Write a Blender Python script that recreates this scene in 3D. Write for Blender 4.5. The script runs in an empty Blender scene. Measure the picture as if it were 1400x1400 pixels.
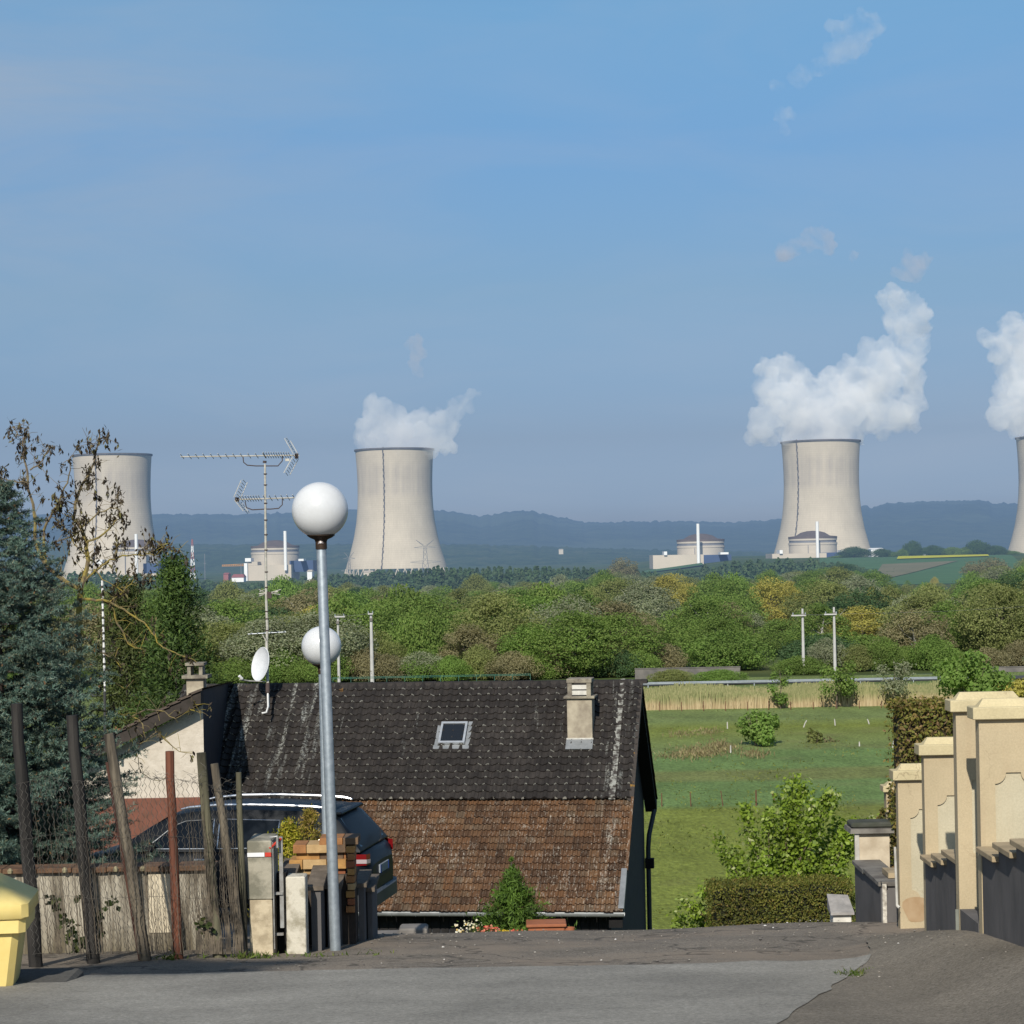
import bpy, math, random
import numpy as np
from math import sin, cos, pi, radians, atan2, exp
from mathutils import Vector, Matrix, noise as mnoise
random.seed(7)
RNG = np.random.default_rng(11)
SC = bpy.context.scene
COL = SC.collection
ZC = 20.0            # camera height above the valley floor datum
FPX = 3000.0         # focal length in pixels of a 1400 px frame
ROLL = radians(1.1)

def P(px, py, d):
    """ray of a photograph pixel, at distance d along +Y -> world point"""
    u = px - 700.0; v = 755.0 - py
    X = (u*cos(ROLL) + v*sin(ROLL))/FPX*d
    Z = (-u*sin(ROLL) + v*cos(ROLL))/FPX*d
    return Vector((X, d, Z + ZC))
def ZREL(px, py, d): return P(px, py, d).z
def mpx(n, d): return n/FPX*d

# ------------------------------------------------------------------ terrain
_prof = [(-60,1.0),(-20,-.2),(0,-1.6),(14,-3.04),(21,-3.76),(23.6,-4.06),(26,-4.75),(30,-5.95),(47,-10.5),(60,-13.2),(80,-16.7),(100,-19.1),(118,-19.5),
         (330,-19.5),(600,-21),(1000,-24),(1500,-27),(2860,-29),(5000,-26),(9000,-20),(14000,-10)]
def sstep(a, b, x):
    t = min(1.0, max(0.0, (x-a)/(b-a))); return t*t*(3-2*t)
def H(x, y):
    z = _prof[-1][1]
    for (a, za), (b, zb) in zip(_prof, _prof[1:]):
        if y <= b:
            t = max(0.0, (y-a)/(b-a)); z = za + (zb-za)*t; break
    if y > 1300:
        z += 15.0*sstep(1450, 2350, y)*sstep(120, 300, x)*(1-sstep(3500, 4500, y))
    return z + ZC

# ------------------------------------------------------------------ tagging
def tag(o, label=None, cat=None, group=None, kind=None):
    if label: o['label'] = label
    if cat: o['category'] = cat
    if group: o['group'] = group
    if kind: o['kind'] = kind
    return o
def thing(name, label, cat, loc=(0,0,0), rotz=0.0, group=None):
    o = bpy.data.objects.new(name, None); COL.objects.link(o)
    o.empty_display_size = .2
    o.location = loc; o.rotation_euler = (0, 0, rotz)
    return tag(o, label, cat, group)
def world_matrix(o):
    m = Matrix.Translation(o.location) @ o.rotation_euler.to_matrix().to_4x4()
    return world_matrix(o.parent) @ m if o.parent else m
def link(name, me, mats, parent=None, smooth=False):
    o = bpy.data.objects.new(name, me); COL.objects.link(o)
    for m in (mats if isinstance(mats, (list, tuple)) else [mats]): me.materials.append(m)
    if parent is not None: o.parent = parent
    if smooth: me.polygons.foreach_set('use_smooth', [True]*len(me.polygons))
    return o
def copy_tree(o, parent=None):
    c = o.copy(); COL.objects.link(c); c.parent = parent
    for ch in list(o.children): copy_tree(ch, c)
    return c

class MB:
    """collects faces; build() makes ONE mesh object. World coordinates unless local=True."""
    def __init__(s): s.v = []; s.f = []; s.m = []
    def add(s, vs, fs, mi=0):
        b = len(s.v); s.v += [tuple(v) for v in vs]
        for f in fs: s.f.append(tuple(b+i for i in f)); s.m.append(mi)
        return s
    def box(s, x0, x1, y0, y1, z0, z1, M=None, mi=0, bev=0.0):
        if bev > 0:
            b = bev; vs = []; 
            for sx, sy in ((x0,y0),(x1,y0),(x1,y1),(x0,y1)): pass
            ring = lambda z, i: [(x0+i,y0+b*(i<b) ,z)]
            lv = [(z0, b), (z0+b, 0), (z1-b, 0), (z1, b)]
            for z, i in lv:
                X0, X1, Y0, Y1 = x0+i, x1-i, y0+i, y1-i
                c = b*.6
                vs += [(X0+c,Y0,z),(X1-c,Y0,z),(X1,Y0+c,z),(X1,Y1-c,z),(X1-c,Y1,z),(X0+c,Y1,z),(X0,Y1-c,z),(X0,Y0+c,z)]
            fs = [tuple(range(7,-1,-1)), tuple(range(24,32))]
            for k in range(3):
                for i in range(8):
                    j = (i+1) % 8; fs.append((k*8+i, k*8+j, k*8+8+j, k*8+8+i))
        else:
            vs = [(x0,y0,z0),(x1,y0,z0),(x1,y1,z0),(x0,y1,z0),(x0,y0,z1),(x1,y0,z1),(x1,y1,z1),(x0,y1,z1)]
            fs = [(3,2,1,0),(4,5,6,7),(0,1,5,4),(1,2,6,5),(2,3,7,6),(3,0,4,7)]
        if M is not None: vs = [M @ Vector(v) for v in vs]
        return s.add(vs, fs, mi)
    def frustum(s, r0, z0, r1, z1, mi=0):
        a, b, c, d = r0; e, f, g, h = r1
        vs = [(a,c,z0),(b,c,z0),(b,d,z0),(a,d,z0),(e,g,z1),(f,g,z1),(f,h,z1),(e,h,z1)]
        return s.add(vs, [(3,2,1,0),(4,5,6,7),(0,1,5,4),(1,2,6,5),(2,3,7,6),(3,0,4,7)], mi)
    def tube(s, pts, rad, n=6, mi=0, cap=True):
        pts = [Vector(p) for p in pts]
        if not isinstance(rad, (list, tuple)): rad = [rad]*len(pts)
        vs = []; up = None
        for i, p in enumerate(pts):
            t = (pts[min(i+1, len(pts)-1)] - pts[max(i-1, 0)])
            if t.length < 1e-9: t = Vector((0,0,1))
            t.normalize()
            if up is None:
                up = t.orthogonal().normalized()
            up = (up - t*up.dot(t));
            if up.length < 1e-6: up = t.orthogonal()
            up.normalize(); w = t.cross(up)
            for k in range(n):
                a = 2*pi*k/n; vs.append(p + (up*cos(a) + w*sin(a))*rad[i])
        fs = []
        for i in range(len(pts)-1):
            for k in range(n):
                j = (k+1) % n; fs.append((i*n+k, i*n+j, (i+1)*n+j, (i+1)*n+k))
        if cap and n > 2:
            fs.append(tuple(range(n-1, -1, -1))); b = (len(pts)-1)*n; fs.append(tuple(range(b, b+n)))
        return s.add(vs, fs, mi)
    def lathe(s, prof, n=32, c=(0,0,0), mi=0):
        c = Vector(c); vs = []
        for r, z in prof:
            for k in range(n):
                a = 2*pi*k/n; vs.append(c + Vector((r*cos(a), r*sin(a), z)))
        fs = []
        for i in range(len(prof)-1):
            for k in range(n):
                j = (k+1) % n; fs.append((i*n+k, i*n+j, (i+1)*n+j, (i+1)*n+k))
        if prof[0][0] > 1e-6: fs.append(tuple(range(n-1,-1,-1)))
        if prof[-1][0] > 1e-6: fs.append(tuple(range((len(prof)-1)*n, len(prof)*n)))
        return s.add(vs, fs, mi)
    def prism(s, poly, depth, M=None, mi=0):
        """poly: (x,z) points counter-clockwise seen from -Y; extruded from y=0 to y=depth"""
        n = len(poly)
        vs = [(x, 0, z) for x, z in poly] + [(x, depth, z) for x, z in poly]
        fs = [tuple(range(n)), tuple(range(2*n-1, n-1, -1))]
        for i in range(n):
            j = (i+1) % n; fs.append((j, i, n+i, n+j))
        if M is not None: vs = [M @ Vector(v) for v in vs]
        return s.add(vs, fs, mi)
    def build(s, name, mats, parent=None, local=False, smooth=False):
        vs = s.v
        if parent is not None and not local:
            inv = world_matrix(parent).inverted(); vs = [tuple(inv @ Vector(v)) for v in vs]
        me = bpy.data.meshes.new(name); me.from_pydata(vs, [], s.f); me.update()
        o = link(name, me, mats, parent, smooth)
        if any(s.m): me.polygons.foreach_set('material_index', s.m)
        if smooth:
            try: me.set_sharp_from_angle(angle=radians(40))
            except Exception: pass
        return o

def np_mesh(name, V):
    """V (N,k,3): N separate k-gons"""
    N, k, _ = V.shape
    me = bpy.data.meshes.new(name)
    me.vertices.add(N*k); me.vertices.foreach_set('co', V.reshape(-1).astype(np.float32))
    me.loops.add(N*k); me.loops.foreach_set('vertex_index', np.arange(N*k, dtype=np.int32))
    me.polygons.add(N); me.polygons.foreach_set('loop_start', np.arange(0, N*k, k, dtype=np.int32))
    me.update(calc_edges=True)
    return me
def unit(a): return a/np.maximum(np.linalg.norm(a, axis=-1, keepdims=True), 1e-9)
def leaves(pts, size, aspect=.6, normals=None, spread=.7, rng=RNG, dirs=None, dspread=1.0, vary=.35):
    """rhombic leaf faces at pts; normals roughly along `normals`"""
    pts = np.asarray(pts, float); N = len(pts)
    r = rng.normal(size=(N,3))
    nrm = unit(r) if normals is None else unit(unit(np.asarray(normals)) + r*spread)
    d = rng.normal(size=(N,3)) if dirs is None else unit(np.asarray(dirs)) + rng.normal(size=(N,3))*dspread
    t = unit(d - nrm*np.sum(d*nrm, -1, keepdims=True)); b = np.cross(nrm, t)
    L = size*(1 + rng.uniform(-vary, vary, (N,1))); W = L*aspect
    return np.stack([pts - t*L*.5, pts + b*W*.5 + t*L*.05, pts + t*L*.5, pts - b*W*.5 + t*L*.05], 1)

# ------------------------------------------------------------------ materials
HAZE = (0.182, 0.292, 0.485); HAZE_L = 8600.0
def srgb(r, g, b):
    f = lambda c: (c/255/12.92) if c/255 <= .04045 else ((c/255+.055)/1.055)**2.4
    return (f(r), f(g), f(b))
class NT:
    def __init__(s, m): s.t = m.node_tree; s.n = s.t.nodes; s.l = s.t.links
    def new(s, ty, **kw):
        nd = s.n.new(ty)
        for k, v in kw.items():
            if k.startswith('_'): nd.inputs[k[1:]].default_value = v
            else: setattr(nd, k, v)
        return nd
    def link(s, a, b): s.l.new(a, b)
    def math(s, op, a, b=None, clamp=False):
        nd = s.n.new('ShaderNodeMath'); nd.operation = op; nd.use_clamp = clamp
        for i, x in enumerate((a, b)):
            if x is None: continue
            if isinstance(x, (int, float)): nd.inputs[i].default_value = x
            else: s.l.new(x, nd.inputs[i])
        return nd.outputs[0]
    def mix(s, fac, a, b, mode='MIX'):
        nd = s.n.new('ShaderNodeMix'); nd.data_type = 'RGBA'; nd.blend_type = mode
        for sock, x in ((nd.inputs[0], fac), (nd.inputs[6], a), (nd.inputs[7], b)):
            if isinstance(x, (int, float)): sock.default_value = x
            elif isinstance(x, tuple): sock.default_value = (*x[:3], 1)
            else: s.l.new(x, sock)
        return nd.outputs[2]
    def ramp(s, fac, stops, interp='LINEAR'):
        nd = s.n.new('ShaderNodeValToRGB'); e = nd.color_ramp.elements; nd.color_ramp.interpolation = interp
        while len(e) < len(stops): e.new(.5)
        for el, (p, c) in zip(e, stops):
            el.position = p; el.color = (*c[:3], 1) if isinstance(c, tuple) else (c, c, c, 1)
        s.l.new(fac, nd.inputs[0]); return nd.outputs[0]
    def noise(s, vec, scale, detail=5, rough=.6, dist=0.0, dim='3D'):
        nd = s.n.new('ShaderNodeTexNoise'); nd.noise_dimensions = dim
        nd.inputs['Scale'].default_value = scale; nd.inputs['Detail'].default_value = detail
        nd.inputs['Roughness'].default_value = rough; nd.inputs['Distortion'].default_value = dist
        if vec is not None: s.l.new(vec, nd.inputs['Vector'])
        return nd.outputs['Fac']
    def mapping(s, vec, scale=(1,1,1), loc=(0,0,0), rot=(0,0,0)):
        nd = s.n.new('ShaderNodeMapping'); nd.inputs['Scale'].default_value = scale
        nd.inputs['Location'].default_value = loc; nd.inputs['Rotation'].default_value = rot
        s.l.new(vec, nd.inputs['Vector']); return nd.outputs[0]
    def pos(s, world=True):
        if world: return s.n.new('ShaderNodeNewGeometry').outputs['Position']
        return s.n.new('ShaderNodeTexCoord').outputs['Object']
    def island(s): return s.n.new('ShaderNodeNewGeometry').outputs['Random Per Island']
    def sep(s, vec):
        nd = s.n.new('ShaderNodeSeparateXYZ'); s.l.new(vec, nd.inputs[0]); return nd.outputs
    def bsdf(s, color, rough=.8, metal=0, spec=.3, bump=None, bdist=.02, bstr=.5):
        nd = s.n.new('ShaderNodeBsdfPrincipled')
        for k, x in (('Base Color', color), ('Roughness', rough), ('Metallic', metal), ('Specular IOR Level', spec)):
            if isinstance(x, tuple): nd.inputs[k].default_value = (*x[:3], 1)
            elif isinstance(x, (int, float)): nd.inputs[k].default_value = x
            else: s.l.new(x, nd.inputs[k])
        if bump is not None:
            b = s.n.new('ShaderNodeBump'); b.inputs['Strength'].default_value = bstr; b.inputs['Distance'].default_value = bdist
            s.l.new(bump, b.inputs['Height']); s.l.new(b.outputs[0], nd.inputs['Normal'])
        return nd
    def out(s, shader, haze=False, vol=False):
        o = s.n.new('ShaderNodeOutputMaterial')
        if haze:  # aerial haze painted into the surface as emission, growing with distance from the village
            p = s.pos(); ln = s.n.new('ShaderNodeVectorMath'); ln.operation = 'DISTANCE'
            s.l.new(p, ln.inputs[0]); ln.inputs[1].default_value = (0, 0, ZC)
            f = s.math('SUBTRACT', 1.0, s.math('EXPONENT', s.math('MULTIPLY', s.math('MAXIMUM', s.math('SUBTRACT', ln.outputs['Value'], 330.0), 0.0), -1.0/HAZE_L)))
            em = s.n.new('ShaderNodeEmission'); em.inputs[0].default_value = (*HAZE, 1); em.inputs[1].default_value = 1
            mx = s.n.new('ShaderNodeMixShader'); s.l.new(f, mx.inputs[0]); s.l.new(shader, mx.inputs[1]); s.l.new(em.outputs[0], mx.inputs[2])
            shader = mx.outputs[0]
        s.l.new(shader, o.inputs['Volume' if vol else 'Surface'])
def newmat(name):
    m = bpy.data.materials.new(name); m.use_nodes = True; m.node_tree.nodes.clear()
    try: m.cycles.emission_sampling = 'NONE'
    except Exception: pass
    return m, NT(m)
_mc = {}
def simple(name, col, col2=None, scale=6.0, rough=.8, metal=0, spec=.3, bump=0.0, bscale=None, haze=False, world=True, detail=6, contrast=(.35,.65), stretch=(1,1,1)):
    if name in _mc: return _mc[name]
    m, t = newmat(name)
    p = t.mapping(t.pos(world), stretch) if stretch != (1,1,1) else t.pos(world)
    if col2 is None: col2 = tuple(c*.82 for c in col)
    f = t.noise(p, scale, detail)
    c = t.ramp(f, [(contrast[0], col2), (contrast[1], col)])
    bp = t.noise(p, bscale or scale*4, 4) if bump else None
    b = t.bsdf(c, rough, metal, spec, bp, bump)
    t.out(b.outputs[0], haze); _mc[name] = m; return m
def leafmat(name, stops, haze=False, transl=.25, scale=.4, rough=.65, nstr=.5):
    """foliage: random tone per leaf plus large light and dark clumps"""
    if name in _mc: return _mc[name]
    m, t = newmat(name)
    c = t.ramp(t.island(), stops)
    n = t.noise(t.pos(), scale, 3)
    k = t.ramp(n, [(.3, 1-nstr), (.7, 1+nstr*.5)])
    c = t.mix(1.0, c, k, 'MULTIPLY')
    b = t.bsdf(c, rough, 0, .25)
    tr = t.n.new('ShaderNodeBsdfTranslucent'); t.link(t.mix(1.0, c, (1.25,1.3,.55), 'MULTIPLY'), tr.inputs[0])
    mx = t.n.new('ShaderNodeMixShader'); mx.inputs[0].default_value = transl
    t.link(b.outputs[0], mx.inputs[1]); t.link(tr.outputs[0], mx.inputs[2])
    t.out(mx.outputs[0], haze); _mc[name] = m; return m

# ------------------------------------------------------------------ camera, sun, sky
SUN_EL, SUN_AZ = radians(34), radians(-10.6)     # sun behind the viewer, a little to the left
cam_d = bpy.data.cameras.new('camera'); cam = bpy.data.objects.new('camera', cam_d); COL.objects.link(cam)
cam_d.sensor_width = 36; cam_d.lens = 36*FPX/1400; cam_d.shift_y = 55/1400
cam_d.clip_start = .5; cam_d.clip_end = 40000
cx = Vector((cos(ROLL), 0, -sin(ROLL))); cy = Vector((sin(ROLL), 0, cos(ROLL))); cz = Vector((0, -1, 0))
cam.matrix_world = Matrix(((cx.x,cy.x,cz.x,0),(cx.y,cy.y,cz.y,0),(cx.z,cy.z,cz.z,ZC),(0,0,0,1)))
SC.camera = cam
sd = bpy.data.lights.new('sun', 'SUN'); sd.energy = 5.0; sd.angle = radians(.53); sd.color = (1, .94, .84)
so = bpy.data.objects.new('sun', sd); COL.objects.link(so)
tosun = Vector((sin(SUN_AZ)*cos(SUN_EL), -cos(SUN_AZ)*cos(SUN_EL), sin(SUN_EL)))
so.rotation_euler = tosun.to_track_quat('Z', 'Y').to_euler(); so.location = (2, -20, 60)
W = bpy.data.worlds.new('World'); SC.world = W; W.use_nodes = True
wt = W.node_tree; wt.nodes.clear()
class WN(NT):
    def __init__(s): s.t = wt; s.n = wt.nodes; s.l = wt.links
w = WN()
sky = w.n.new('ShaderNodeTexSky'); sky.sky_type = 'NISHITA'; sky.sun_disc = False
sky.sun_elevation = SUN_EL; sky.sun_rotation = atan2(tosun.x, tosun.y)
sky.altitude = 200; sky.air_density = 1.0; sky.dust_density = 1.0; sky.ozone_density = 2.0
tc = w.n.new('ShaderNodeTexCoord'); g = tc.outputs['Generated']
zz = w.sep(g)[2]
grad = w.ramp(w.math('MULTIPLY', zz, 3.0, True), SKYRAMP) if 'SKYRAMP' in globals() else w.ramp(w.math('MULTIPLY', zz, 3.0, True),
    [(0.0, (.39,.51,.90)), (.065, (.392,.51,.88)), (.155, (.385,.45,.68)), (.353, (.49,.575,.69)), (.546, (.53,.70,.84)), (.723, (.66,.88,.95)), (1.0, (.68,.90,1.0))])
c = w.mix(1.0, sky.outputs[0], grad, 'MULTIPLY')
# faint high cirrus
cl = w.noise(w.mapping(g, (2.2, 1.0, 9.0), (3.1, 0, .3)), 3.0, 5, .55, .6)
cl = w.math('MULTIPLY', w.ramp(cl, [(.42, 0.0), (.85, 1.0)]), .17)
c = w.mix(cl, c, (4.2, 4.5, 5.2))
hz = w.math('MULTIPLY', w.math('MULTIPLY', w.sep(g)[0], -3.2, True), w.ramp(w.noise(w.mapping(g, (3.0, 1.0, 12.0), (0, 0, 1.7)), 2.0, 5, .6, .5), [(.35, .25), (.65, 1.0)]))
hz = w.math('MULTIPLY', hz, w.ramp(w.math('MULTIPLY', zz, 3.0, True), [(.28, 0.0), (.52, 1.0), (.62, 1.0), (.8, .5)]))
c = w.mix(w.math('MULTIPLY', hz, .95), c, (3.1, 3.85, 4.9))
bg = w.n.new('ShaderNodeBackground'); bg.inputs[1].default_value = .11
w.link(c, bg.inputs[0]); wo = w.n.new('ShaderNodeOutputWorld'); w.link(bg.outputs[0], wo.inputs[0])
SC.view_settings.view_transform = 'Standard'; SC.view_settings.look = 'None'; SC.view_settings.exposure = 0; SC.view_settings.gamma = 1
SC.render.engine = 'CYCLES'
cy_ = SC.cycles
cy_.use_denoising = True
try: cy_.denoiser = 'OPENIMAGEDENOISE'; cy_.denoising_input_passes = 'RGB_ALBEDO_NORMAL'
except Exception: pass
cy_.max_bounces = 8; cy_.diffuse_bounces = 3; cy_.glossy_bounces = 3; cy_.transmission_bounces = 4; cy_.volume_bounces = 6; cy_.transparent_max_bounces = 12
cy_.volume_step_rate = .6; cy_.volume_max_steps = 256
SC.render.film_transparent = False
# ================================================================== terrain sheets
def grid_sheet(name, ys, xf, nx, mat, kind='structure', dz=0.0, rough=0.0, hf=H):
    """xf(y)->(x0,x1)"""
    V = []; F = []
    for y in ys:
        x0, x1 = xf(y)
        for i in range(nx+1):
            x = x0 + (x1-x0)*i/nx
            V.append((x, y, hf(x, y)+dz + (mnoise.noise((x*.06, y*.06, 3))*rough if rough else 0)))
    n = nx+1
    for j in range(len(ys)-1):
        for i in range(nx):
            F.append((j*n+i, j*n+i+1, (j+1)*n+i+1, (j+1)*n+i))
    me = bpy.data.meshes.new(name); me.from_pydata(V, [], F); me.update()
    o = link(name, me, mat, smooth=True); o['kind'] = kind
    return o

# meadow with mown strips running across the valley
m, t = newmat('meadow grass'); p = t.pos(); s = t.sep(p)
yw = t.math('ADD', s[1], t.math('MULTIPLY', t.noise(t.mapping(p, (.02,.02,.02)), 1, 3), 10))
yy = t.math('DIVIDE', t.math('SUBTRACT', yw, 100), 200, True)
def ypos(py):
    d = 19.5*3000/(py-755); return (d+5-100)/200
cO, cG, cB, cP = (.238,.275,.056), (.180,.270,.088), (.218,.245,.082), (.212,.268,.090)
stops = [(0.0, cO), (ypos(1112), cO), (ypos(1106), cG), (ypos(1076), cG), (ypos(1072), cB), (ypos(1060), cB), (ypos(1056), cG), (ypos(1034), cG), (ypos(1029), cP), (ypos(1000), cO), (ypos(990), cP), (1.0, cP)]
c = t.ramp(yy, stops)
n1 = t.noise(t.mapping(p, (.25,.12,.25)), 1, 6); n2 = t.noise(t.mapping(p, (3.5,1.2,3.5)), 1, 5, .7)
c = t.mix(1.0, c, t.ramp(n1, [(.3,.74),(.7,1.14)]), 'MULTIPLY'); c = t.mix(1.0, c, t.ramp(n2, [(.3,.55),(.7,1.2)]), 'MULTIPLY')
c = t.mix(t.ramp(t.noise(p, .09, 4), [(.55,0.0),(.75,.45)]), c, (.21,.18,.085))
b = t.bsdf(c, .9, 0, .1, t.noise(p, 2.0, 6, .7), .4, .8); t.out(b.outputs[0], True); MEADOW = m
m, t = newmat('plain grass'); p = t.pos()
c = t.ramp(t.noise(p, .004, 4), [(.35,(.05,.075,.022)),(.5,(.06,.10,.03)),(.65,(.09,.10,.035))]); c = t.mix(1.0, c, t.ramp(t.noise(p,.05,5), [(.3,.6),(.7,1.2)]), 'MULTIPLY')
b = t.bsdf(c, .9, 0, .1); t.out(b.outputs[0], True); PLAIN = m
HILLSIDE = simple('rough hillside grass', (.09,.11,.03), (.05,.06,.02), .8, .95, bump=.05, spec=.1)
ys1 = list(np.linspace(25.6, 100, 26))
grid_sheet('hillside', ys1, lambda y: (-40-y*.3, 40+y*.3), 20, HILLSIDE, dz=-.02)
ys2 = list(np.geomspace(100, 330, 30))
grid_sheet('meadow', ys2, lambda y: (-70-y*.5, 70+y*.5), 30, MEADOW, rough=.25)
ys3 = list(np.geomspace(330, 14000, 90))
grid_sheet('plain', ys3, lambda y: (-235-y*.5, 235+y*.5), 60, PLAIN)

# hills on the horizon ----------------------------------------------------------
hill_px = [(-300,700),(0,704),(100,703),(210,703),(330,703),(400,701),(470,697),(540,696),(600,697),(630,701),(655,706),(690,700),(715,698),(735,700),(755,705),(800,714),(840,714),(870,713),(930,712),(1000,714),(1040,712),(1060,710),(1120,703),(1176,692),(1186,690),(1191,696),(1200,691),(1215,688),(1270,685),(1330,684),(1350,685),(1358,689),(1375,687),(1400,690),(1700,700)]
def interp(tab, x):
    for (a, ya), (b, yb) in zip(tab, tab[1:]):
        if x <= b: return ya + (yb-ya)*(x-a)/(b-a)
    return tab[-1][1]
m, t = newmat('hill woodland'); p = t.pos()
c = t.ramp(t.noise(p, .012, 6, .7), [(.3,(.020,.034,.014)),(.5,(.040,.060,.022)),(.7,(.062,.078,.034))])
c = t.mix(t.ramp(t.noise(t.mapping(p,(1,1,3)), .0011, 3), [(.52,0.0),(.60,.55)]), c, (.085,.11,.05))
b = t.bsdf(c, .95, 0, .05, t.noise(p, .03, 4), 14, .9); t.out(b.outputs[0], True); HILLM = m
def ridge(name, tab, dtop, dbase, base_py, jit, step, mat, kind='structure', rows=10):
    V = []; F = []; xs = np.arange(-350, 1760, step)
    for i, x in enumerate(xs):
        top = P(x, interp(tab, x), dtop)
        top.z += jit*(mnoise.noise((x*.12, 1, 0))*.8 + mnoise.noise((x*.5, 2, 0))*.7 + mnoise.noise((x*1.7, 3, 0))*.5)
        bot = P(x, base_py, dbase)
        for j in range(rows+1):
            k = j/rows; q = top.lerp(Vector((bot.x, dbase, H(bot.x, dbase)-2)), k)
            q.z += (mnoise.noise((x*.02, k*3, 5))*.10 + mnoise.noise((x*.07, k*8, 5))*.05)*(top.z-bot.z)*sin(pi*min(1, k*1.2+.02)) if j else 0
            q.z += (top.z-ZC)*.12*sin(pi*k)
            V.append(q)
        V.append(Vector((top.x*1.1, dtop*1.12, ZC-40)))
    n = rows+2
    for i in range(len(xs)-1):
        for j in range(rows): F.append((i*n+j, i*n+j+1, (i+1)*n+j+1, (i+1)*n+j))
        F.append((i*n, (i+1)*n, (i+1)*n+rows+1, i*n+rows+1))
    me = bpy.data.meshes.new(name); me.from_pydata([tuple(v) for v in V], [], F); me.update()
    o = link(name, me, mat, smooth=True); o['kind'] = kind; return o
ridge('hills', hill_px, 9800, 6800, 750, 9, 3, HILLM)
rise_px = [(-300,741),(200,742),(260,744),(420,744),(640,744),(720,746),(800,749),(880,751),(960,752),(1060,755),(1700,758)]
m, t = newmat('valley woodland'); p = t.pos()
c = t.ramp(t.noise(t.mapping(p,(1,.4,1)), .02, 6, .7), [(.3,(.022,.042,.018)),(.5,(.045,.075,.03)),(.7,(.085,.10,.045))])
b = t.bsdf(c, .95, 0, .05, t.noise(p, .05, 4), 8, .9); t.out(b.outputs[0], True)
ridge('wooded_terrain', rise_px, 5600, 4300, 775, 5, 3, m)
# cultivated fields on the rise at the right
def px_sheet(name, corners, mat, dz, n=12):
    """corners: near-left, near-right, far-right, far-left as (px, d)"""
    (a, da), (b_, db), (c_, dc), (d_, dd) = corners; V = []; F = []
    for j in range(n+1):
        k = j/n
        for i in range(n+1):
            l = i/n
            dl = da+(dd-da)*k; dr = db+(dc-db)*k
            xl = (a-700)/FPX*da*(1-k) + (d_-700)/FPX*dd*k; xr = (b_-700)/FPX*db*(1-k) + (c_-700)/FPX*dc*k
            x = xl+(xr-xl)*l; y = dl+(dr-dl)*l
            V.append((x, y, H(x, y)+dz))
    for j in range(n):
        for i in range(n): F.append((j*(n+1)+i, j*(n+1)+i+1, (j+1)*(n+1)+i+1, (j+1)*(n+1)+i))
    me = bpy.data.meshes.new(name); me.from_pydata(V, [], F); me.update(); o = link(name, me, mat, smooth=True); o['kind'] = 'structure'; return o
CROP = simple('young green crop', (.075,.150,.062), (.062,.125,.050), .02, .9, haze=True, spec=.1)
SOIL = simple('bare brown field', (.19,.17,.10), (.14,.14,.08), .03, .9, haze=True, spec=.1)
RAPE = simple('rapeseed in flower', (.55,.50,.03), (.40,.40,.03), .05, .9, haze=True, spec=.1)
px_sheet('crop_field', [(1120,1460),(1420,1460),(1380,2380),(1120,2380)], CROP, .35)
px_sheet('ploughed_field', [(1198,1780),(1218,1660),(1310,2050),(1206,1990)], SOIL, .8)
px_sheet('rapeseed_field', [(1226,2150),(1352,2210),(1350,2390),(1228,2330)], RAPE, 1.2)
px_sheet('distant_field', [(870,2500),(960,2500),(960,2680),(885,2680)], CROP, 1.5)

# ================================================================== cooling towers
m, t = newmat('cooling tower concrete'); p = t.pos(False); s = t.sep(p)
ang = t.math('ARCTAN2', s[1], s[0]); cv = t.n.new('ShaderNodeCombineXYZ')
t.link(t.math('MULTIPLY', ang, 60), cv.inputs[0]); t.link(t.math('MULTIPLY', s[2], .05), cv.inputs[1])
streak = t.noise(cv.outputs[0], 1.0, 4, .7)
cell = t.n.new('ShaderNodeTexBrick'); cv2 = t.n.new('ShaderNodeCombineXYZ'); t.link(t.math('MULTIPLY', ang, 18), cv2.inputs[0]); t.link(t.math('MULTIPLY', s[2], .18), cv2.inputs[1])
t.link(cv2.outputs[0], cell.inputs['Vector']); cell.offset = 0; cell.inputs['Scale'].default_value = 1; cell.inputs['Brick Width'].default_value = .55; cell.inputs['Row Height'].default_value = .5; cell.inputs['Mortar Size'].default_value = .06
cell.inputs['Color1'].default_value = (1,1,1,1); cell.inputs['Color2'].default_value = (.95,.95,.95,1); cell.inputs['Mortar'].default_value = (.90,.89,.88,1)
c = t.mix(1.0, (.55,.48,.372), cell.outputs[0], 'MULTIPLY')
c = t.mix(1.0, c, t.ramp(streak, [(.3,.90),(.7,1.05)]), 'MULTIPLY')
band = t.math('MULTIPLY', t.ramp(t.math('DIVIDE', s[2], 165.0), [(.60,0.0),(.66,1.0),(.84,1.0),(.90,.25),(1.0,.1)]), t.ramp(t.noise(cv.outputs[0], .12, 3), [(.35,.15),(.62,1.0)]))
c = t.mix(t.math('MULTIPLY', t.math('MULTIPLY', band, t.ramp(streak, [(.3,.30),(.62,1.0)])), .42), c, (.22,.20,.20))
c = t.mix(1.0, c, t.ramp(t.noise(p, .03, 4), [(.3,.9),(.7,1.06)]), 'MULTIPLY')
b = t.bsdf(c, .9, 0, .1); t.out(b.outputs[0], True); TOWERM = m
DARKST = simple('dark stained concrete', (.13,.12,.12), (.08,.08,.08), .2, .9, haze=True)
STEELF = simple('far galvanised steel', (.16,.17,.18), None, .2, .6, haze=True)
tower_prof = [(0,143/2*.953),(8,139*.953/2),(15,136*.953/2),(30,126*.953/2),(50,115*.953/2),(70,107.5*.953/2),(90,103.5*.953/2),(108,102*.953/2),(125,102.3*.953/2),(145,104*.953/2),(165,107*.953/2)]
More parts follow.
